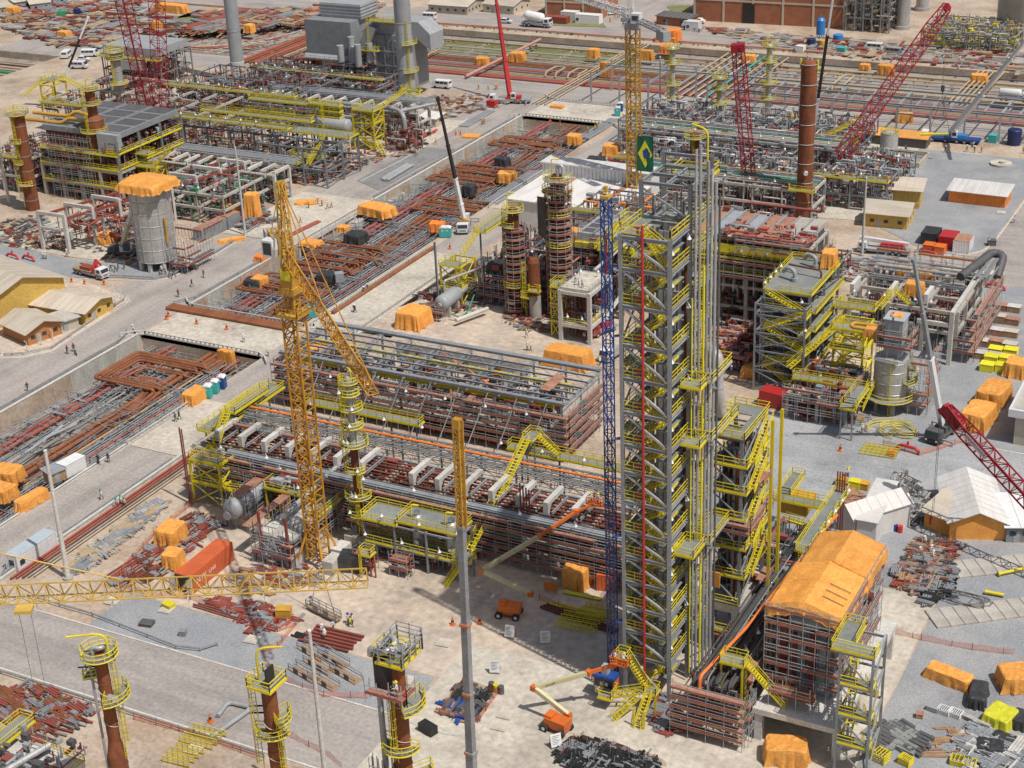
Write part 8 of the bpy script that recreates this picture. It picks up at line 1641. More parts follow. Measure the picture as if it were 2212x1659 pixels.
def crate(u,v,w_,d,h,r,m,label,group=None,name='crate',top=None,dz=0):
 p=P(u,v); t=Thing(name,label,name.replace('_',' '),(p.x,p.y,dz),r,group); q=MB();
 if 'slatted' in label:
  for i in range(4):
   zz=.15+(h-.3)*i/3
   for s in(-1,1):q.bar((-w_/2,s*d/2,zz),(w_/2,s*d/2,zz),.1); q.bar((s*w_/2,-d/2,zz),(s*w_/2,d/2,zz),.1)
  for i in range(7):x=-w_/2+w_*i/6; q.bar((x,-d/2,.1),(x,-d/2,h),.08); q.bar((x,d/2,.1),(x,d/2,h),.08); q.bar((x,-d/2,h),(x,d/2,h),.08)
 else:q.box((-w_/2,-d/2,.12),(w_/2,d/2,h))
 b=t.part('body',q,m); q=MB()
 for x in(-w_*.4,0,w_*.4):q.box((x-.06,-d/2,0),(x+.06,d/2,.118))
 t.part('skid',q,'wood',b)
 if 'slatted' in label:return
 q=MB(); q.box((-w_/2-.05,-d/2-.05,h),(w_/2+.05,d/2+.05,h+.07)); t.part('lid',q,top or m,b)
for i in range(5):
 for j in range(3):crate(2130+j*30-i*3,665+i*27+j*4,2.6,1.9,1.3+.3*((i*j)%2),-.02,('wood','plank')[(i+j)%2],'wooden crate in the stacked rows at the right edge','wooden crates at the right edge',top=('wall_cream','plank','white_conc')[(i*2+j)%3])
for i in range(3):
 for j in range(2):crate(2132+i*9+j*33,800-i*17+j*2,2.5,2.1,1.5,0,'bright_yellow','bright yellow box in the double row at the right edge','yellow boxes')
for u,v,w_,d,h,r,m,l,nm in((614,1332,2.2,1.5,1.5,.4,'ochre','ochre equipment box on the brown slab below the crane','equipment_box'),(365,1312,1.8,1.2,.7,-.2,'yellow','flat yellow box on a concrete pad, lower left','equipment_box'),(396,1372,1,.9,.8,.3,'steel','small grey tilted box beside the kerb rails','equipment_box'),(318,1352-2,2,1.4,.5,.2,'dark_steel','dark pallet of sheets by the guardrail, lower left','pallet'),(1818,1048,1.6,1.4,1.3,0,'ochre','ochre bin with brown lid in the right yard','skip_bin'),(1846,1054,1.8,1.4,1.4,0,'bright_yellow','yellow bin with open lid between two bins','skip_bin'),(1866,1056,1.6,1.4,1.2,0,'ochre','ochre bin right of the open one','skip_bin'),(2040,1540,1.6,1.3,.8,-.2,'white','white slatted crate on the right gravel, left one','crate'),(2064,1546,1.6,1.3,.8,-.2,'white','white slatted crate on the right gravel, middle one','crate'),(2016,1534,1.5,1.2,.7,-.2,'galv','grey crate with black cover on the right gravel','crate'),(1986,1550,.9,.8,.7,.2,'plank','small brown box alone on the right gravel','crate'),(2142,530,1.8,1.4,1.3,.3,'dark_steel','dark waste bin at the curved kerb, upper right','bin'),(2062,520,1.2,1,1.1,0,'bright_yellow','small yellow bin beside the container row','bin'),(1926,985,1,1,.9,0,'lift_orange','small orange box near the yellow rings','crate'),(1898,1640,2.4,1.6,1.4,-.3,'yellow','yellow slatted crates at the bottom right, left stack','crate'),(1956,1650,1.5,1.2,1.1,-.3,'yellow','yellow slatted crate at the bottom right, middle one','crate'),(2080,1652,3,1.5,.9,0,'yellow','yellow slatted crates at the bottom right corner','crate'),(925,1582,2.4,1.3,1.2,-.3,'black','open black waste skip beside the lower road','skip_bin')):crate(u,v,w_,d,h,r,m,l,name=nm)
for u,v,m,l in((1062,1490,'dark_steel','dark drum by the fenced bundles, left one of three'),(1072,1494,'yellow','yellow drum between two dark drums'),(1083,1498,'dark_steel','dark drum right of the yellow drum'),(1922,1142,'steel','grey drum behind the orange tarp roof'),(1933,1146,'blue','blue drum behind the orange tarp roof'),(1944,1150,'fire_red','red drum behind the orange tarp roof')):p=P(u,v); q=MB(); q.lathe(p.x,p.y,[(0,0),(.42,0),(.42,.4),(.45,.42),(.42,.44),(.42,1.2),(0,1.2)],16); one('drum',q,m,l,'drum')
def stack(u0,v0,u1,v1,n,gap,r,m,lab,grp,z=.15,jit=.4):
 a,b=P(u0,v0,0),P(u1,v1,0); d_=(b-a).normalized(); nn=V((-d_.y,d_.x,0))
 for i in range(n):
  o=nn*(gap*(i-(n-1)/2)); s=rnd(-jit,jit); q=MB(); q.path([a+o+d_*s+V((0,0,z+r)),b+o+d_*s*.5+V((0,0,z+r))],r,8); one('pipe',q,m,lab,'pipe',grp)
stack(830,393,885,360,3,.9,.4,'grey_paint','big pale grey pipe lying on the left road','grey pipes on the left road'); stack(452,1300,525,1322,5,.35,.16,'primer','dark red pipe stacked below the red container','dark red pipes below the container'); stack(420,1308,600,1362,3,.5,.1,'primer','long thin red bar along the slab edge','red bars on the slab edge'); stack(665,1370,770,1395,6,.8,.2,'primer','dark red beam on the slab behind the square-topped column','dark red beams')
stack(636,1372,700,1392,4,.3,.14,'black','black bar beside the dark red beams','black bars'); stack(240,1255,400,1150,5,.7,.13,'primer','dark red pipe lying left of the red container','dark red pipes left of the container'); stack(330,1210,450,1130,3,.9,.12,'galv','pale pipe lying left of the red container','pale pipes left of the container'); stack(598,525,690,480,3,.5,.22,'red_pipe','red pipe bundled along the left road rail','red pipes by the left road rail')
stack(1175,1312,1330,1368,3,.5,.2,'dark_rust','dark beam lying before the yellow frames','dark beams by the yellow frames'); stack(1188,1306,1330,1340,2,.5,.16,'bright_yellow','bright yellow beam on the clearing slab','yellow beams'); stack(1222,1282,1300,1298,2,.4,.16,'bright_yellow','bright yellow beam behind the yellow frames','yellow beams')
stack(1990,1250,2010,1230,2,.8,.1,'steel','grey bar in the workshop yard','grey bars'); stack(1000,275,1060,240,6,.55,.16,'galv','silvery profile stacked on the left road by the crane','silver profiles'); stack(1260,300,1330,258,8,.5,.14,'galv','silvery bar stacked on the right road','silver bars on the right road'); stack(1060,440,1160,372,9,.5,.14,'galv','silvery bar stacked beside the white crane','silver bars by the white crane')
stack(2018,1268,2090,1238,1,1,.3,'bright_yellow','yellow spreader beam on the upper mats',None)if 0 else None
for a,b,l in(((2155,1246),(2212,1234),'yellow spreader beam lying on the upper row of mats'),((2128,1284),(2168,1292),'yellow cylinder lying on the lower row of mats')):p,q_=P(*a),P(*b); q=MB(); q.path([(p.x,p.y,.5),(q_.x,q_.y,.5)],.26,10); q.path([(p.x,p.y,.5),(p.x+(q_.x-p.x)*.08,p.y+(q_.y-p.y)*.08,.5)],.34,10); one('spreader_beam',q,'yellow',l,'spreader beam')
for k,(u,v)in enumerate(((2025,1338),(2045,1235))):
 p=P(u,v); d_=V((.80,.60,0))if k==0 else V((.82,.57,0)); src=None
 for i in range(9):
  q=MB(); c=p+d_*(i*2.05)
  if src is None:q.ob((0,0,0),(1.95,4.6,.3)); q.ob((0,0,.3),(1.8,4.4,.02)); src=one('ground_mat',q,'concrete',('grey mat in the lower row of mats, right yard','grey mat in the upper row of mats, right yard')[k],'mat',('lower row of mats','upper row of mats')[k],loc=(c.x,c.y,0),rot=math.atan2(d_.y,d_.x))
  else:dup(src,(c.x,c.y,0),math.atan2(d_.y,d_.x))
q=MB()
for k in range(5):
 p=P(2085,1300); q.path([(p.x+3.4*cos(a*.5+k)*(.6+.1*k)+1.2*sin(a*.9),p.y+1.6*sin(a*.5+k),.42+.02*a)for a in range(14)],.05,5)
one('wire_rope',q,'dark_steel','coiled dark wire rope on the lower row of mats','rope')
def mk_barrier():
 t=Thing('barrier_frame','railed walkway frame with dark kick panels on gravel','barrier'); q=MB(); q.box((-2.6,-.7,0),(2.6,.7,.12)); t.part('deck',q,'wood'); q=MB(); q.rail([(-2.6,-.7,.1),(2.6,-.7,.1)],1.1,2.6,.1,toe=False); q.rail([(-2.6,.7,.1),(2.6,.7,.1)],1.1,2.6,.1,toe=False); t.part('rail',q,'galv')
 for x in(-1.0,.9):q=MB(); q.box((x-.5,-.78,.12),(x+.5,-.72,1.0)); t.part('kick_panel',q,'dark_steel')
 return t
bar_=Proto(mk_barrier)
for u,v in((658,1458),(690,1440),(722,1428),(676,1412),(700,1475),(748,1460)):p=P(u,v); bar_((p.x,p.y,0),-.28,None,'walkway frames on the gravel')
p=P(700,1330); t=Thing('suspended_platform','walkway platform hanging on slings from the crane jib','platform',(p.x,p.y,.5),-.25); q=MB(); q.box((-3.2,-.6,0),(3.2,.6,.12)); t.part('deck',q,'wood'); q=MB(); q.rail([(-3.2,-.6,.1),(3.2,-.6,.1),(3.2,.6,.1),(-3.2,.6,.1)],1.2,1.6,.09,closed=True); t.part('rail',q,'galv')
for x in(-1.0,1.2):q=MB(); q.box((x-.6,-.7,.1),(x+.6,-.64,1.2)); t.part('kick_panel',q,'steel')
q=MB()
for x in(-2.6,2.6):q.tube((x,0,.2),(0,0,9),.05,4)
q.tube((0,0,9),(0,0,16),.05,4); t.part('sling',q,'dark_rust')
def mk_board():
 t=Thing('sign_board','','sign board'); q=MB()
 for s in(-1,1):q.bar((-.5,s*.45,0),(-.5,0,1.6),.07); q.bar((.5,s*.45,0),(.5,0,1.6),.07)
 t.part('trestle',q,'wood'); q=MB(); q.side([(-.44,.25),(-.05,1.6),(-.02,1.6),(-.41,.25)],-.58,.58,'x'); t.part('board',q,'white'); q=MB()
 for i in range(6):z=.55+i*.16; y=-.44+(z-.25)*.289-.012; q.box((-.4,y-.004,z),(.1+.3*(i%3)/2,y,z+.05))
 t.part('print',q,'dark_steel'); return t
brd=Proto(mk_board)
for u,v,r,l in((1070,1452,.35,'white A-board sign near the tall telescopic boom'),(1103,1376,.1,'white A-board sign below the orange boom lift'),(1178,1388,.5,'white A-board sign right of the other one in the tower shadow'),(1200,1612,.8,'white A-board sign leaning beside the lower boom lift')):p=P(u,v); brd((p.x,p.y,0),r,l,'A-board signs',(1.25,)*3)
p=P(1190,1282); q=MB(); q.ob((p.x,p.y,.5),(2,.08,1.4),.25); q.bar((p.x-.8,p.y,0),(p.x-.8,p.y,.6),.08); q.bar((p.x+.8,p.y,0),(p.x+.8,p.y,.6),.08); one('sign_board',q,'tarp_red','plain red board on feet beside the orange tarp cube','sign board')
for k,(u,v,w_,l)in enumerate(((1286,1330,4.4,'yellow welded frame leaning by the hoist'),(1250,1352,6,'flat yellow railing panels on the clearing slab'),(438,1600,5,'yellow ladder frame on the bottom gravel'),(1925,935,6.5,'round yellow railing sections lying in the right yard'),(1900,980,6,'straight yellow railing sections stacked in the right yard'),(395,1640,4,'yellow platform brackets at the bottom'))):
 p=P(u,v); q=MB()
 if 'round' in l:
  for j in range(3):
   for z in(.1,.6,1.1):q.path([(p.x+(4.2-j)*cos(a*.3+j)+j*1.2,p.y+(3.6-j)*sin(a*.3+j),z+j*.2)for a in range(13)],.07,5)
   for a in range(0,13,2):x,y=p.x+(4.2-j)*cos(a*.3+j)+j*1.2,p.y+(3.6-j)*sin(a*.3+j); q.bar((x,y,.1),(x,y,1.3+j*.2),.07)
 else:
  for j in range(4):q.rail([(p.x-w_/2,p.y-1.5+j,.1),(p.x+w_/2,p.y-1.2+j,.2)],.9,.8,.1)
 one('railing_section',q,'yellow',l,'railing')
for u,v,l in((1960,975,'bright red pipe spool among the yellow railings'),(28,558,'red pipe bend left of the canteen roof'),(63,562,'small red pipe stub left of the silo'),(2150,624,'bright red pipe spool by the cream container'),(1990+15,540+12,'red pipe spool beside the orange bins')):p=P(u,v); q=MB(); q.path(bend([(p.x-2,p.y,.3),(p.x-1.2,p.y,1.1),(p.x+1.6,p.y-.4,1.0),(p.x+2.2,p.y-.6,.3)],.6),.28,9); q.tube((p.x,p.y,1),(p.x,p.y,1.9),.2,8); one('pipe_spool',q,'fire_red',l,'pipe spool')
p=P(490,1560); pipe(bend([(p.x-1.6,p.y+.2,.4),(p.x-2.2,p.y+3.4,.4),(p.x+1.6,p.y+3.6,.4),(p.x+.4,p.y-4,.4)],1),.32,'grey_paint','grey U-shaped pipe lying on the bottom gravel',None,12)
def net(pts,label,h=1.0):
 q=MB(); r=MB(); pts=[P(*a)for a in pts]
 for a,b in zip(pts[:-1],pts[1:]):
  n=max(1,int((b-a).length/1.2))
  for i in range(n):
   c,d_=a.lerp(b,i/n),a.lerp(b,(i+1)/n); s0,s1=.2*sin(i*1.7),.2*sin(i*1.7+1.7); q.add([(c.x,c.y,.02),(d_.x,d_.y,.02),(d_.x+s1*.4,d_.y+s1*.4,h+s1*.5),(c.x+s0*.4,c.y+s0*.4,h+s0*.5)],[(0,1,2,3)])
   if i%3==0:r.bar((c.x,c.y,0),(c.x,c.y,h+.15),.07)
 t=Thing('net_fence',label,'fence',pts[0],site=True); t.part('net',q,'net'); t.part('stake',r,'primer')
net([(412,1296),(600,1366),(640,1352)],'red net fence along the slab below the red container'); net([(410,1296),(330,1290),(240,1262),(340,1150),(430,1080)],'red net fence round the pipe yard left of the red container'); net([(640,1352),(600,1400),(568,1410),(585,1452),(610,1470),(700,1506),(797,1510)],'red net fence round the walkway frames'); net([(950,1545),(1000,1478),(1075,1500),(1032,1562),(950,1545)],'red net fence round the black and blue bundles'); net([(1210,1640),(1240,1600),(1400,1640),(1440,1659)],'red net fence round the black rebar heap'); net([(1915,1366),(1990,1384),(2100,1405),(2190,1415)],'long red net fence across the right gravel'); net([(1908,962),(1985,985),(2100,950)],'red net fence before the yellow railings'); net([(620,1590),(700,1630),(740,1659)],'red net fence at the bottom edge'); net([(1165,1296),(1250,1330),(1330,1356)],'red net fence before the yellow frames'); net([(290,1555),(420,1590),(555,1640)],'red net fence along the lower road kerb'); net([(520,640-30),(560,590)],'short red net by the trench wall')
def heap(poly_u,n,mats,z=0,l=(.6,3),w_=(.08,.3),dirn=None,up=.0,name='scrap_heap',hh=.5):
 xs=[P(u,v)for u,v in poly_u]; x0,x1=min(p.x for p in xs),max(p.x for p in xs); y0,y1=min(p.y for p in xs),max(p.y for p in xs)
 def inside(x,y):
  c=False; j=len(xs)-1
  for i in range(len(xs)):
   if(xs[i].y>y)!=(xs[j].y>y)and x<(xs[j].x-xs[i].x)*(y-xs[i].y)/(xs[j].y-xs[i].y)+xs[i].x:c=not c
   j=i
  return c
 for m in mats:
  q=MB(); k=0
  for _ in range(n*9):
   x,y=rnd(x0,x1),rnd(y0,y1)
   if not inside(x,y):continue
   k+=1
   a=(dirn or 0)+rnd(-.12,.12)+(PI/2 if rnd(0,1)<.3 else 0); L=rnd(*l)/2; zz=z+rnd(.0,hh*.6); s=rnd(*w_); c,d_=cos(a),sin(a); kind=rnd(0,1)
   if kind<.45:
    for i in range(random.randint(2,5)):o=i*s*1.3; e=rnd(-.3,.3); q.bar((x-L*c-o*d_+e*c,y-L*d_+o*c+e*d_,zz+s/2),(x+L*c-o*d_+e*c,y+L*d_+o*c+e*d_,zz+s/2+rnd(0,.06)),s)
   elif kind<.53:q.ob((x,y,zz),(L*1.2,rnd(.3,.9),rnd(.05,.5)),a)
   elif kind<.9:q.bar((x-L*c,y-L*d_,zz),(x+L*c,y+L*d_,zz+rnd(-.1,.6)),s)
   if rnd(0,1)<up:q.bar((x,y,0),(x+rnd(-.2,.2),y,rnd(.8,2)),.07)
   if k>=n:break
  me=q.mesh(name); me.materials.append(M[m]); o=bpy.data.objects.new(name,me); link(o); o['kind']='stuff'; o['label']='tangled heap of loose site material'
A2=PI/2
heap([(1215,1630),(1250,1602),(1400,1640),(1420,1659),(1220,1659)],190,('black','black','steel'),dirn=-.2,up=.15,hh=.7); heap([(955,1535),(1000,1482),(1065,1500),(1030,1555)],60,('black','dark_steel'),dirn=A2,hh=.7); heap([(955,1545),(975,1515),(1020,1530),(1005,1560)],50,('blue','wood'),hh=.6)
heap([(150,1230),(330,1085),(365,1090),(180,1245)],120,('galv','concrete','tan_pipe','steel'),dirn=A2-.3,hh=.8); heap([(230,1262),(420,1110),(480,1130),(330,1270)],70,('primer','dark_rust','steel'),dirn=A2-.2,hh=.6,up=.1); heap([(430,1290),(560,1300),(650,1340),(560,1370)],60,('primer','red_pipe','steel'),hh=.4); heap([(480,1250),(620,1200),(700,1260),(560,1290)],50,('steel','primer','wood'),hh=.3)
heap([(1930,1240),(1990,1170),(2070,1180),(2040,1260),(1970,1290)],130,('primer','wood','dark_steel','steel'),hh=1.1,up=.15); heap([(2000,1310),(1990,1260),(2050,1230),(2060,1290)],50,('black','steel'),hh=.7); heap([(1905,1060),(1950,1020),(2010,1080),(1990,1140),(1950,1110)],120,('dark_steel','galv','concrete'),dirn=A2-.2,up=.4,hh=1.3); heap([(1795,1090),(1830,1060),(1880,1080),(1860,1120)],60,('wood','plank'),dirn=0,l=(1,4),w_=(.1,.3),hh=.3)
heap([(2060,1600),(2110,1560),(2230,1620),(2220,1665),(2090,1665)],60,('galv','steel','white_conc'),dirn=-.3,l=(1,4),hh=1); heap([(1880,1600),(1930,1580),(1990,1610),(1960,1630)],40,('grating','dark_steel'),dirn=-.4,l=(2,3),w_=(.3,.6),hh=.3); heap([(1990,1600),(2060,1560),(2090,1590),(2020,1640)],14,('wood',),dirn=.5,l=(2,4),w_=(.15,.2),hh=.2)
heap([(0,1500),(60,1480),(215,1540),(120,1590),(0,1560)],80,('primer','rust_pipe','steel'),dirn=-.2,hh=.8); heap([(0,480),(90,470),(170,540),(60,540),(0,530)],70,('dark_steel','galv','primer','tan_pipe'),hh=1); heap([(230,560),(250,500),(330,520),(420,580),(400,590)],70,('dark_steel','steel','primer','wood'),hh=.9); heap([(440,460),(560,440),(600,480),(520,500)],90,('steel','galv','primer','dark_steel'),hh=1.2)
heap([(560,330),(700,330),(900,300),(900,330),(640,400)],110,('primer','white_conc','steel','wood'),hh=.7); heap([(0,60),(300,20),(420,60),(300,110),(130,100)],190,('primer','dark_rust','tan_pipe','concrete','steel'),hh=1.3,l=(2,9),w_=(.2,.7)); heap([(0,12),(330,0),(300,14),(0,52)],120,('primer','concrete','steel','wood'),hh=1.6,l=(1,7),w_=(.2,.9)); heap([(430,30),(820,10),(800,40),(420,75)],150,('red_pipe','rust_pipe','tan_pipe','steel'),hh=1.2,l=(2,12),w_=(.2,.6),dirn=1.4)
heap([(1320,345),(1420,330),(1420,400),(1340,420)],120,('steel','primer','tarp_red','galv'),hh=3,up=.3); heap([(1560,560),(1780,560),(1720,720),(1560,700)],120,('primer','red_pipe','steel','dark_steel'),hh=1.5,up=.2); heap([(1080,690),(1180,640),(1210,720),(1130,720)],60,('steel','primer','wood'),hh=.8); heap([(900,640),(1080,600),(1080,660),(930,690)],80,('primer','dark_steel','steel'),hh=1.2,up=.2)
heap([(1780,570),(1880,570),(1930,600),(1860,620),(1780,600)],36,('galv','steel','primer','white_conc'),hh=1.5,up=.3); heap([(1500,60),(2212,120),(2212,160),(1700,110)],160,('tan_pipe','concrete','galv','primer'),hh=1,l=(1,8),w_=(.15,.5)); heap([(900,210),(1070,205),(1130,222),(940,262)],60,('galv','primer','concrete','wood'),hh=1); heap([(740,420),(760,470),(850,430),(830,410)],30,('white_conc',),z=-3.5,l=(2,4),w_=(1,1.6),hh=1)
heap([(1860,560),(2000,600),(1990,575),(1900,555)],40,('galv','concrete'),hh=.6); heap([(1690,880),(1780,860),(1890,905),(1830,930)],40,('wood','steel','galv'),hh=.4); heap([(800,1200),(1040,1195),(1030,1215),(830,1215)],60,('primer','steel','wood'),hh=.9); heap([(1400,1510),(1460,1500),(1480,1580),(1420,1600)],40,('steel','primer'),hh=.6)
t=Thing('process_building','white concrete deck building with silver pipe and yellow gangway, bottom left corner','building',(-122,118,0),site=True); c=P(105,1640,6); q=MB(); q.box((c.x-14,c.y-10,5.2),(c.x+4.5,c.y+1.5,6));
for x in(c.x-6,c.x,c.x+4):q.box((x-.4,c.y+.6,0),(x+.4,c.y+1.4,5.2)); q.box((x-.4,c.y-6,0),(x+.4,c.y-5,5.2))
t.part('deck',q,'white_conc'); q=MB(); q.rail([(c.x+4.5,c.y-10,6),(c.x+4.5,c.y+1.5,6),(c.x-2,c.y+1.5,6)],1.1,1.5,.08); t.part('handrail',q,'yellow'); q=MB(); q.path([(c.x-3,c.y-10,7.4),(c.x-.4,c.y+1,7.4)],.4,12); t.part('pipe',q,'silver'); deck(t,c.x-8,c.x-5.6,c.y-10,c.y+4,7.4); innards(t,c.x-8,c.x+4,c.y-8,c.y+3,6.2,7.6,30,('primer','galv','dark_steel')); deck(t,c.x-2,c.x+6,c.y-11,c.y-8,7)
for i in range(5):pipe([P(-30,1505+i*9,.3),P(200-i*14,1560+i*7,.3)],.16,('rust_pipe','galv','dark_steel','primer','steel')[i],'ground pipe at the bottom left behind the rusty column','ground pipes at the bottom left',8)
for u,v in((244,1300),(360,1318),(545,1362),(545,1383),(878,1470),(1092,1545),(1080,1570),(30,1525),(420,1620),(960,1390),(2163,460)):p=P(u,v); q=MB(); q.ob((p.x,p.y,.09),(2.0,2.0,.12),.1); q.cyl(p.x,p.y,.21,.23,.45,14); one('manhole',q,'pale_slab','square concrete manhole slab on the gravel','manhole','square manhole slabs')
def mk_cone():
 t=Thing('traffic_cone','','cone'); q=MB(); q.ob((0,0,0),(.5,.5,.06)); q.lathe(0,0,[(.2,.06),(.04,.95),(0,.95)],10); t.part('body',q,'lift_orange'); q=MB(); q.lathe(0,0,[(.155,.35),(.115,.55)],10); t.part('stripe',q,'black'); return t
cone=Proto(mk_cone)
for u,v in((155,610),(183,614),(225,615),(360,690),(364,683),(1036,1348),(978,1350),(455,1560),(1815,975),(972,538),(425,700),(490,712),(1188,262),(1210,270),(1440,262),(985,292),(995,292)):p=P(u,v); cone((p.x,p.y,.05),0,'orange traffic cone on the road or yard','traffic cones',(1.5,)*3)
def mk_post():
 t=Thing('fence_post','','fence post'); q=MB(); q.path([(0,0,0),(0,0,2.1),(-.35,-.2,2.5)],.1,6); t.part('post',q,'white_conc'); return t
fp=Proto(mk_post)
for u,v in((3,770),(28,772),(60,764),(90,750),(115,738),(136,726),(160,712),(186,700),(208,690),(230,676),(250,662),(262,650),(245,636)):p=P(u,v-4); fp((p.x,p.y,0),0,'bent white concrete fence post round the canteen island','bent fence posts')
def mk_body(pose):
 me=bpy.data.meshes.new('body'); o=bpy.data.objects.new('body',me); link(o)
 pts={'pel':(0,0,.95),'che':(0,.02,1.3),'nec':(0,.02,1.47),'hea':(0,.05,1.6),'top':(0,.04,1.7)}; R={'pel':.15,'che':.18,'nec':.06,'hea':.1,'top':.07}; E=[('pel','che'),('che','nec'),('nec','hea'),('hea','top')]
 for s,n in((-1,'l'),(1,'r')):
  st={'walk':.28*s,'stand':.04*s,'work':.05*s}[pose]
  arm={'walk':((.27,-.12*s,1.12),(.29,.08-.2*s,.88)),'stand':((.28,-.02,1.12),(.27,.1,.86)),'work':((.27,.18,1.12),(.18,.42,1.12))}[pose]
  for k,p,r in(('hip',(.1*s,0,.88),.1),('kne',(.11*s,st*.6+.03,.5),.07),('ank',(.11*s,st,.1),.05),('toe',(.12*s,st+.17,.04),.04),('sho',(.19*s,.01,1.4),.075),('elb',(arm[0][0]*s,arm[0][1],arm[0][2]),.05),('wri',(arm[1][0]*s,arm[1][1],arm[1][2]),.035),('pal',(arm[1][0]*s,arm[1][1]+.05,arm[1][2]-.07),.035)):pts[k+n]=p; R[k+n]=r
  E+=[('pel','hip'+n),('hip'+n,'kne'+n),('kne'+n,'ank'+n),('ank'+n,'toe'+n),('che','sho'+n),('sho'+n,'elb'+n),('elb'+n,'wri'+n),('wri'+n,'pal'+n)]
  w_=pts['pal'+n]
  for f in range(5):k='fin%d%s'%(f,n); pts[k]=(w_[0]+(.02*(f-1.5)if f<4 else-.05*s),w_[1]+.03,w_[2]-(.075,.085,.08,.065,.03)[f]); R[k]=.009; E.append(('pal'+n,k))
 K=list(pts); me.from_pydata([pts[k]for k in K],[(K.index(a),K.index(b))for a,b in E],[])
 md=o.modifiers.new('s','SKIN'); sv=me.skin_vertices[0].data
 for i,k in enumerate(K):sv[i].radius=(R[k],R[k]*.85); sv[i].use_root=k=='pel'
 md.use_smooth_shade=True; o.modifiers.new('d','SUBSURF').levels=1
 r=bpy.data.meshes.new_from_object(o.evaluated_get(bpy.context.evaluated_depsgraph_get())); bpy.data.objects.remove(o)
 for m in('cloth_dark','cloth_white','skin','black'):r.materials.append(M[m])
 for pl in r.polygons:
  c=pl.center; x=abs(c.x); pl.material_index=3 if c.z<.12 else 2 if c.z>1.46 else 2 if x>.15 and(c.z<.88 or c.y>.38)else 0 if c.z<.93 and x<.24 else 1
 return r
BODY={}
hat=MB(); hat.lathe(0,.05,[(.19,1.63),(.135,1.65),(.125,1.72),(.08,1.79),(0,1.81)],12); hat.ob((0,.19,1.63),(.2,.12,.025)); HAT={}
def person(u,v,label,shirt='white',helm='white',pose=None,z=0,group=None):
 pose=pose or random.choice(('walk','stand','work')); k=(pose,shirt)
 if pose not in BODY:BODY[pose]=mk_body(pose)
 if k not in BODY:b=BODY[pose].copy(); b.materials[1]=M['cloth_'+shirt]; BODY[k]=b
 if helm not in HAT:h=hat.mesh('hard_hat'); h.materials.append(M[helm]); HAT[helm]=h
 p=P(u,v,z)if not isinstance(u,V)else u; o=bpy.data.objects.new('person',BODY[k]); link(o); o.location=p; o.rotation_euler=(0,0,rnd(0,6.3)); o.scale=(1.18,1.18,1.12)
 h=bpy.data.objects.new('hard_hat',HAT[helm]); link(h); h.parent=o; tag(o,label,'person',group)
G='site workers'
for lab,sh,he,pts in(('worker in orange overalls on the left road deck','orange','yellow',((650,482),(667,450),(687,442),(696,446),(708,452),(717,450))),('worker in orange standing on the far left road','orange','yellow',((1398/4+553,336),(898,338)))if 0 else('worker in orange on the left road near the grey pipes','orange','yellow',((899,338),(942,312),(1042,270),(1046,268))),('worker in orange by the red mobile crane','orange','yellow',((1055,195),(1070,194),(1068,220),(1034,194),(1074,193))),('worker in white beside the near bridge','white','white',((289,719),(527,740),(580,770),(640,720))),('worker in dark clothes on the deck by the brown pipe','dark','white',((785,636),(794,630),(766,674),(768,676))),('worker walking on the right road, lower left','white','green',((220,1079),(253,1096),(262,1092),(270,1097))),('worker in dark clothes by the steel on the road edge','dark','dark_steel',((213,1002),(235,999),(380,912),(388,908),(214,1004))),('worker at the left road rail by stacked frames','dark','fire_red',((386,642),(415,620),(440,600),(146,765),(160,760),(60,845))),('worker in white and yellow helmet on the brown clearing','white','yellow',((1139,758),(1147,758),(1138,730),(1158,705),(1296,790),(1262,736))),('worker in white on the slab by the hanging platform','white','blue',((672,1312),(752,1348),(762,1350),(720,1362))),('worker in white bending over the dark red beams','white','white',((696,1372),(703,1384))),('worker in lime vest by the hanging platform','lime','fire_red',((758,1355),)),('worker in white in the grey right yard','white','yellow',((1846,910),(1862,936),(1780,910),(1832,1030),(1830,1032))),('worker in dark clothes in the right yard','dark','fire_red',((2100,890),(2205,1005),(2210,1000),(2205,1000)))if 0 else('worker in grey in the right yard by the orange row','grey','fire_red',((2106,890),)),('worker by the truck crane, upper right','white','fire_red',((1984,545),(1976,560),(1934,582),(1938,600),(2014,580),(2018,582),(2044,575),(2092,548),(2134,530),(2190,482))),('worker near the blue crane','dark','white',((2042,330),(2105,330),(1956,330),(2088,328))),('worker in orange near the blue crane','orange','yellow',((2120,330),(2210,332))),('worker by the sheds of the right workshop yard','white','white',((1986,1205),(2010,1200),(2014,1212),(1996,1180))),('worker by the furnace block foot','grey','white',((1586,800),(1596,802),(1580,810),(1630,742),(1666,770),(1560,790))),('worker by the silo corner','white','white',((94,560),(100,560),(350,592),(92,500),(145,555))),('worker by the far bridge','orange','yellow',((1346,258),(1348,264),(1380,210),(1290,280),(1285,284),(1270,290))),('worker in dark clothes by the tower crane at the top','dark','white',((1346,58),(1352,60),(1356,58),(1420,50),(1500,70),(1510,72))),('worker by the white cabins at the top','orange','yellow',((1328,40),(1334,40),(1338,38),(1318,48)))):
 for u,v in pts:person(u,v,lab,sh,he,group=G)
for z,x,y,l in((BK1.z,BK1.x-.5,BK1.y,'worker in the upper boom lift basket, left one'),(BK1.z,BK1.x+.5,BK1.y,'worker in the upper boom lift basket, right one'),(BK2.z,BK2.x-.7,BK2.y,'worker with red helmet in the lower boom lift basket'),(BK2.z,BK2.x+.6,BK2.y,'worker with yellow helmet in the lower boom lift basket')):person(V((x,y,z)),0,l,'white','fire_red' if 'red' in l else 'yellow','work',group=G)
c3=P(852,1420,38);
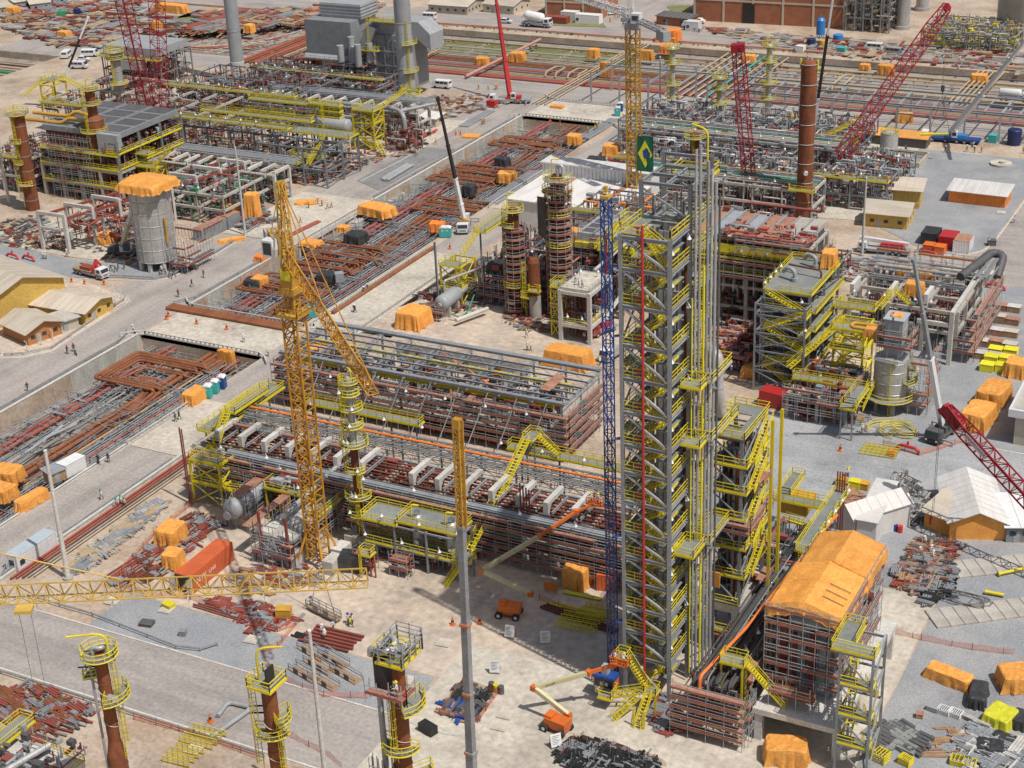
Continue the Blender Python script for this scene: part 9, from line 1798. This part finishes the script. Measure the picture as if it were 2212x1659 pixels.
for dx,dy,dz,l in((.3,-.6,.22,'worker in white on the crowded yellow top deck, left one'),(1.2,.4,.22,'worker in white on the crowded yellow top deck, right one'),(1.3,-2.0,-3.1,'worker in white on the red scaffold below the top deck'),(1.6,-.9,-14.6,'worker in white on the lowest round deck of the tall rusty column')):person(V((c3.x+dx,c3.y+dy,38+dz)),0,l,'white','yellow','work',group=G)
for x,y,z,l in((-64.4,260.4,17.76,'worker on the square stack top by the crumpled tarp'),(-131.5,272,11.3,'worker on the concrete frame roof, left one'),(-130.3,271,11.3,'worker on the concrete frame roof, right one'),(-129,270,11.3,'worker on the concrete frame roof at its corner'),(-66.3,180.6,12.6,'worker on a lower deck of the process tower')):person(V((x,y,z)),0,l,'white','fire_red' if 'square' in l else 'white','work',group=G)
bpy.context.view_layer.update()
def _ctr(o):
 pts=[]
 for x in[o]+list(o.children):
  if x.type=='MESH':
   m=x.matrix_world; bb=[m@V(c)for c in x.bound_box]; pts.append(sum(bb,V((0,0,0)))/8)
 return sum(pts,V((0,0,0)))/len(pts)if pts else o.matrix_world.translation
_by={}
for o in ALL:_by.setdefault(o['label'],[]).append(o)
ORD=['first','second','third','fourth','fifth','sixth','seventh','eighth','ninth','tenth']
for lab,os_ in _by.items():
 if len(os_)<2:continue
 pr=[(proj(_ctr(o)),o)for o in os_]
 du=max(p[0][0]for p in pr)-min(p[0][0]for p in pr); dv=max(p[0][1]for p in pr)-min(p[0][1]for p in pr)
 horiz=du>=dv
 pr.sort(key=lambda t:t[0][0]if horiz else t[0][1])
 n=len(pr); side='left' if horiz else 'top'
 for i,(_,o)in enumerate(pr):
  if n==2:o['label']=lab+(', left one of two' if i==0 else ', right one of two')if horiz else lab+(', upper one of two' if i==0 else ', lower one of two')
  else:o['label']=lab+', %s of %d from %s'%(ORD[i]if i<10 else '%dth'%(i+1)if(i+1)%10 not in(1,2,3)or i+1 in(11,12,13)else '%d%s'%(i+1,('st','nd','rd')[(i+1)%10-1]),n,side)
  if len(o['label'].split())>16:o['label']=' '.join(o['label'].split()[:-4]+['from',side])if n>2 else o['label']
  if 'group' not in o:o['group']=lab
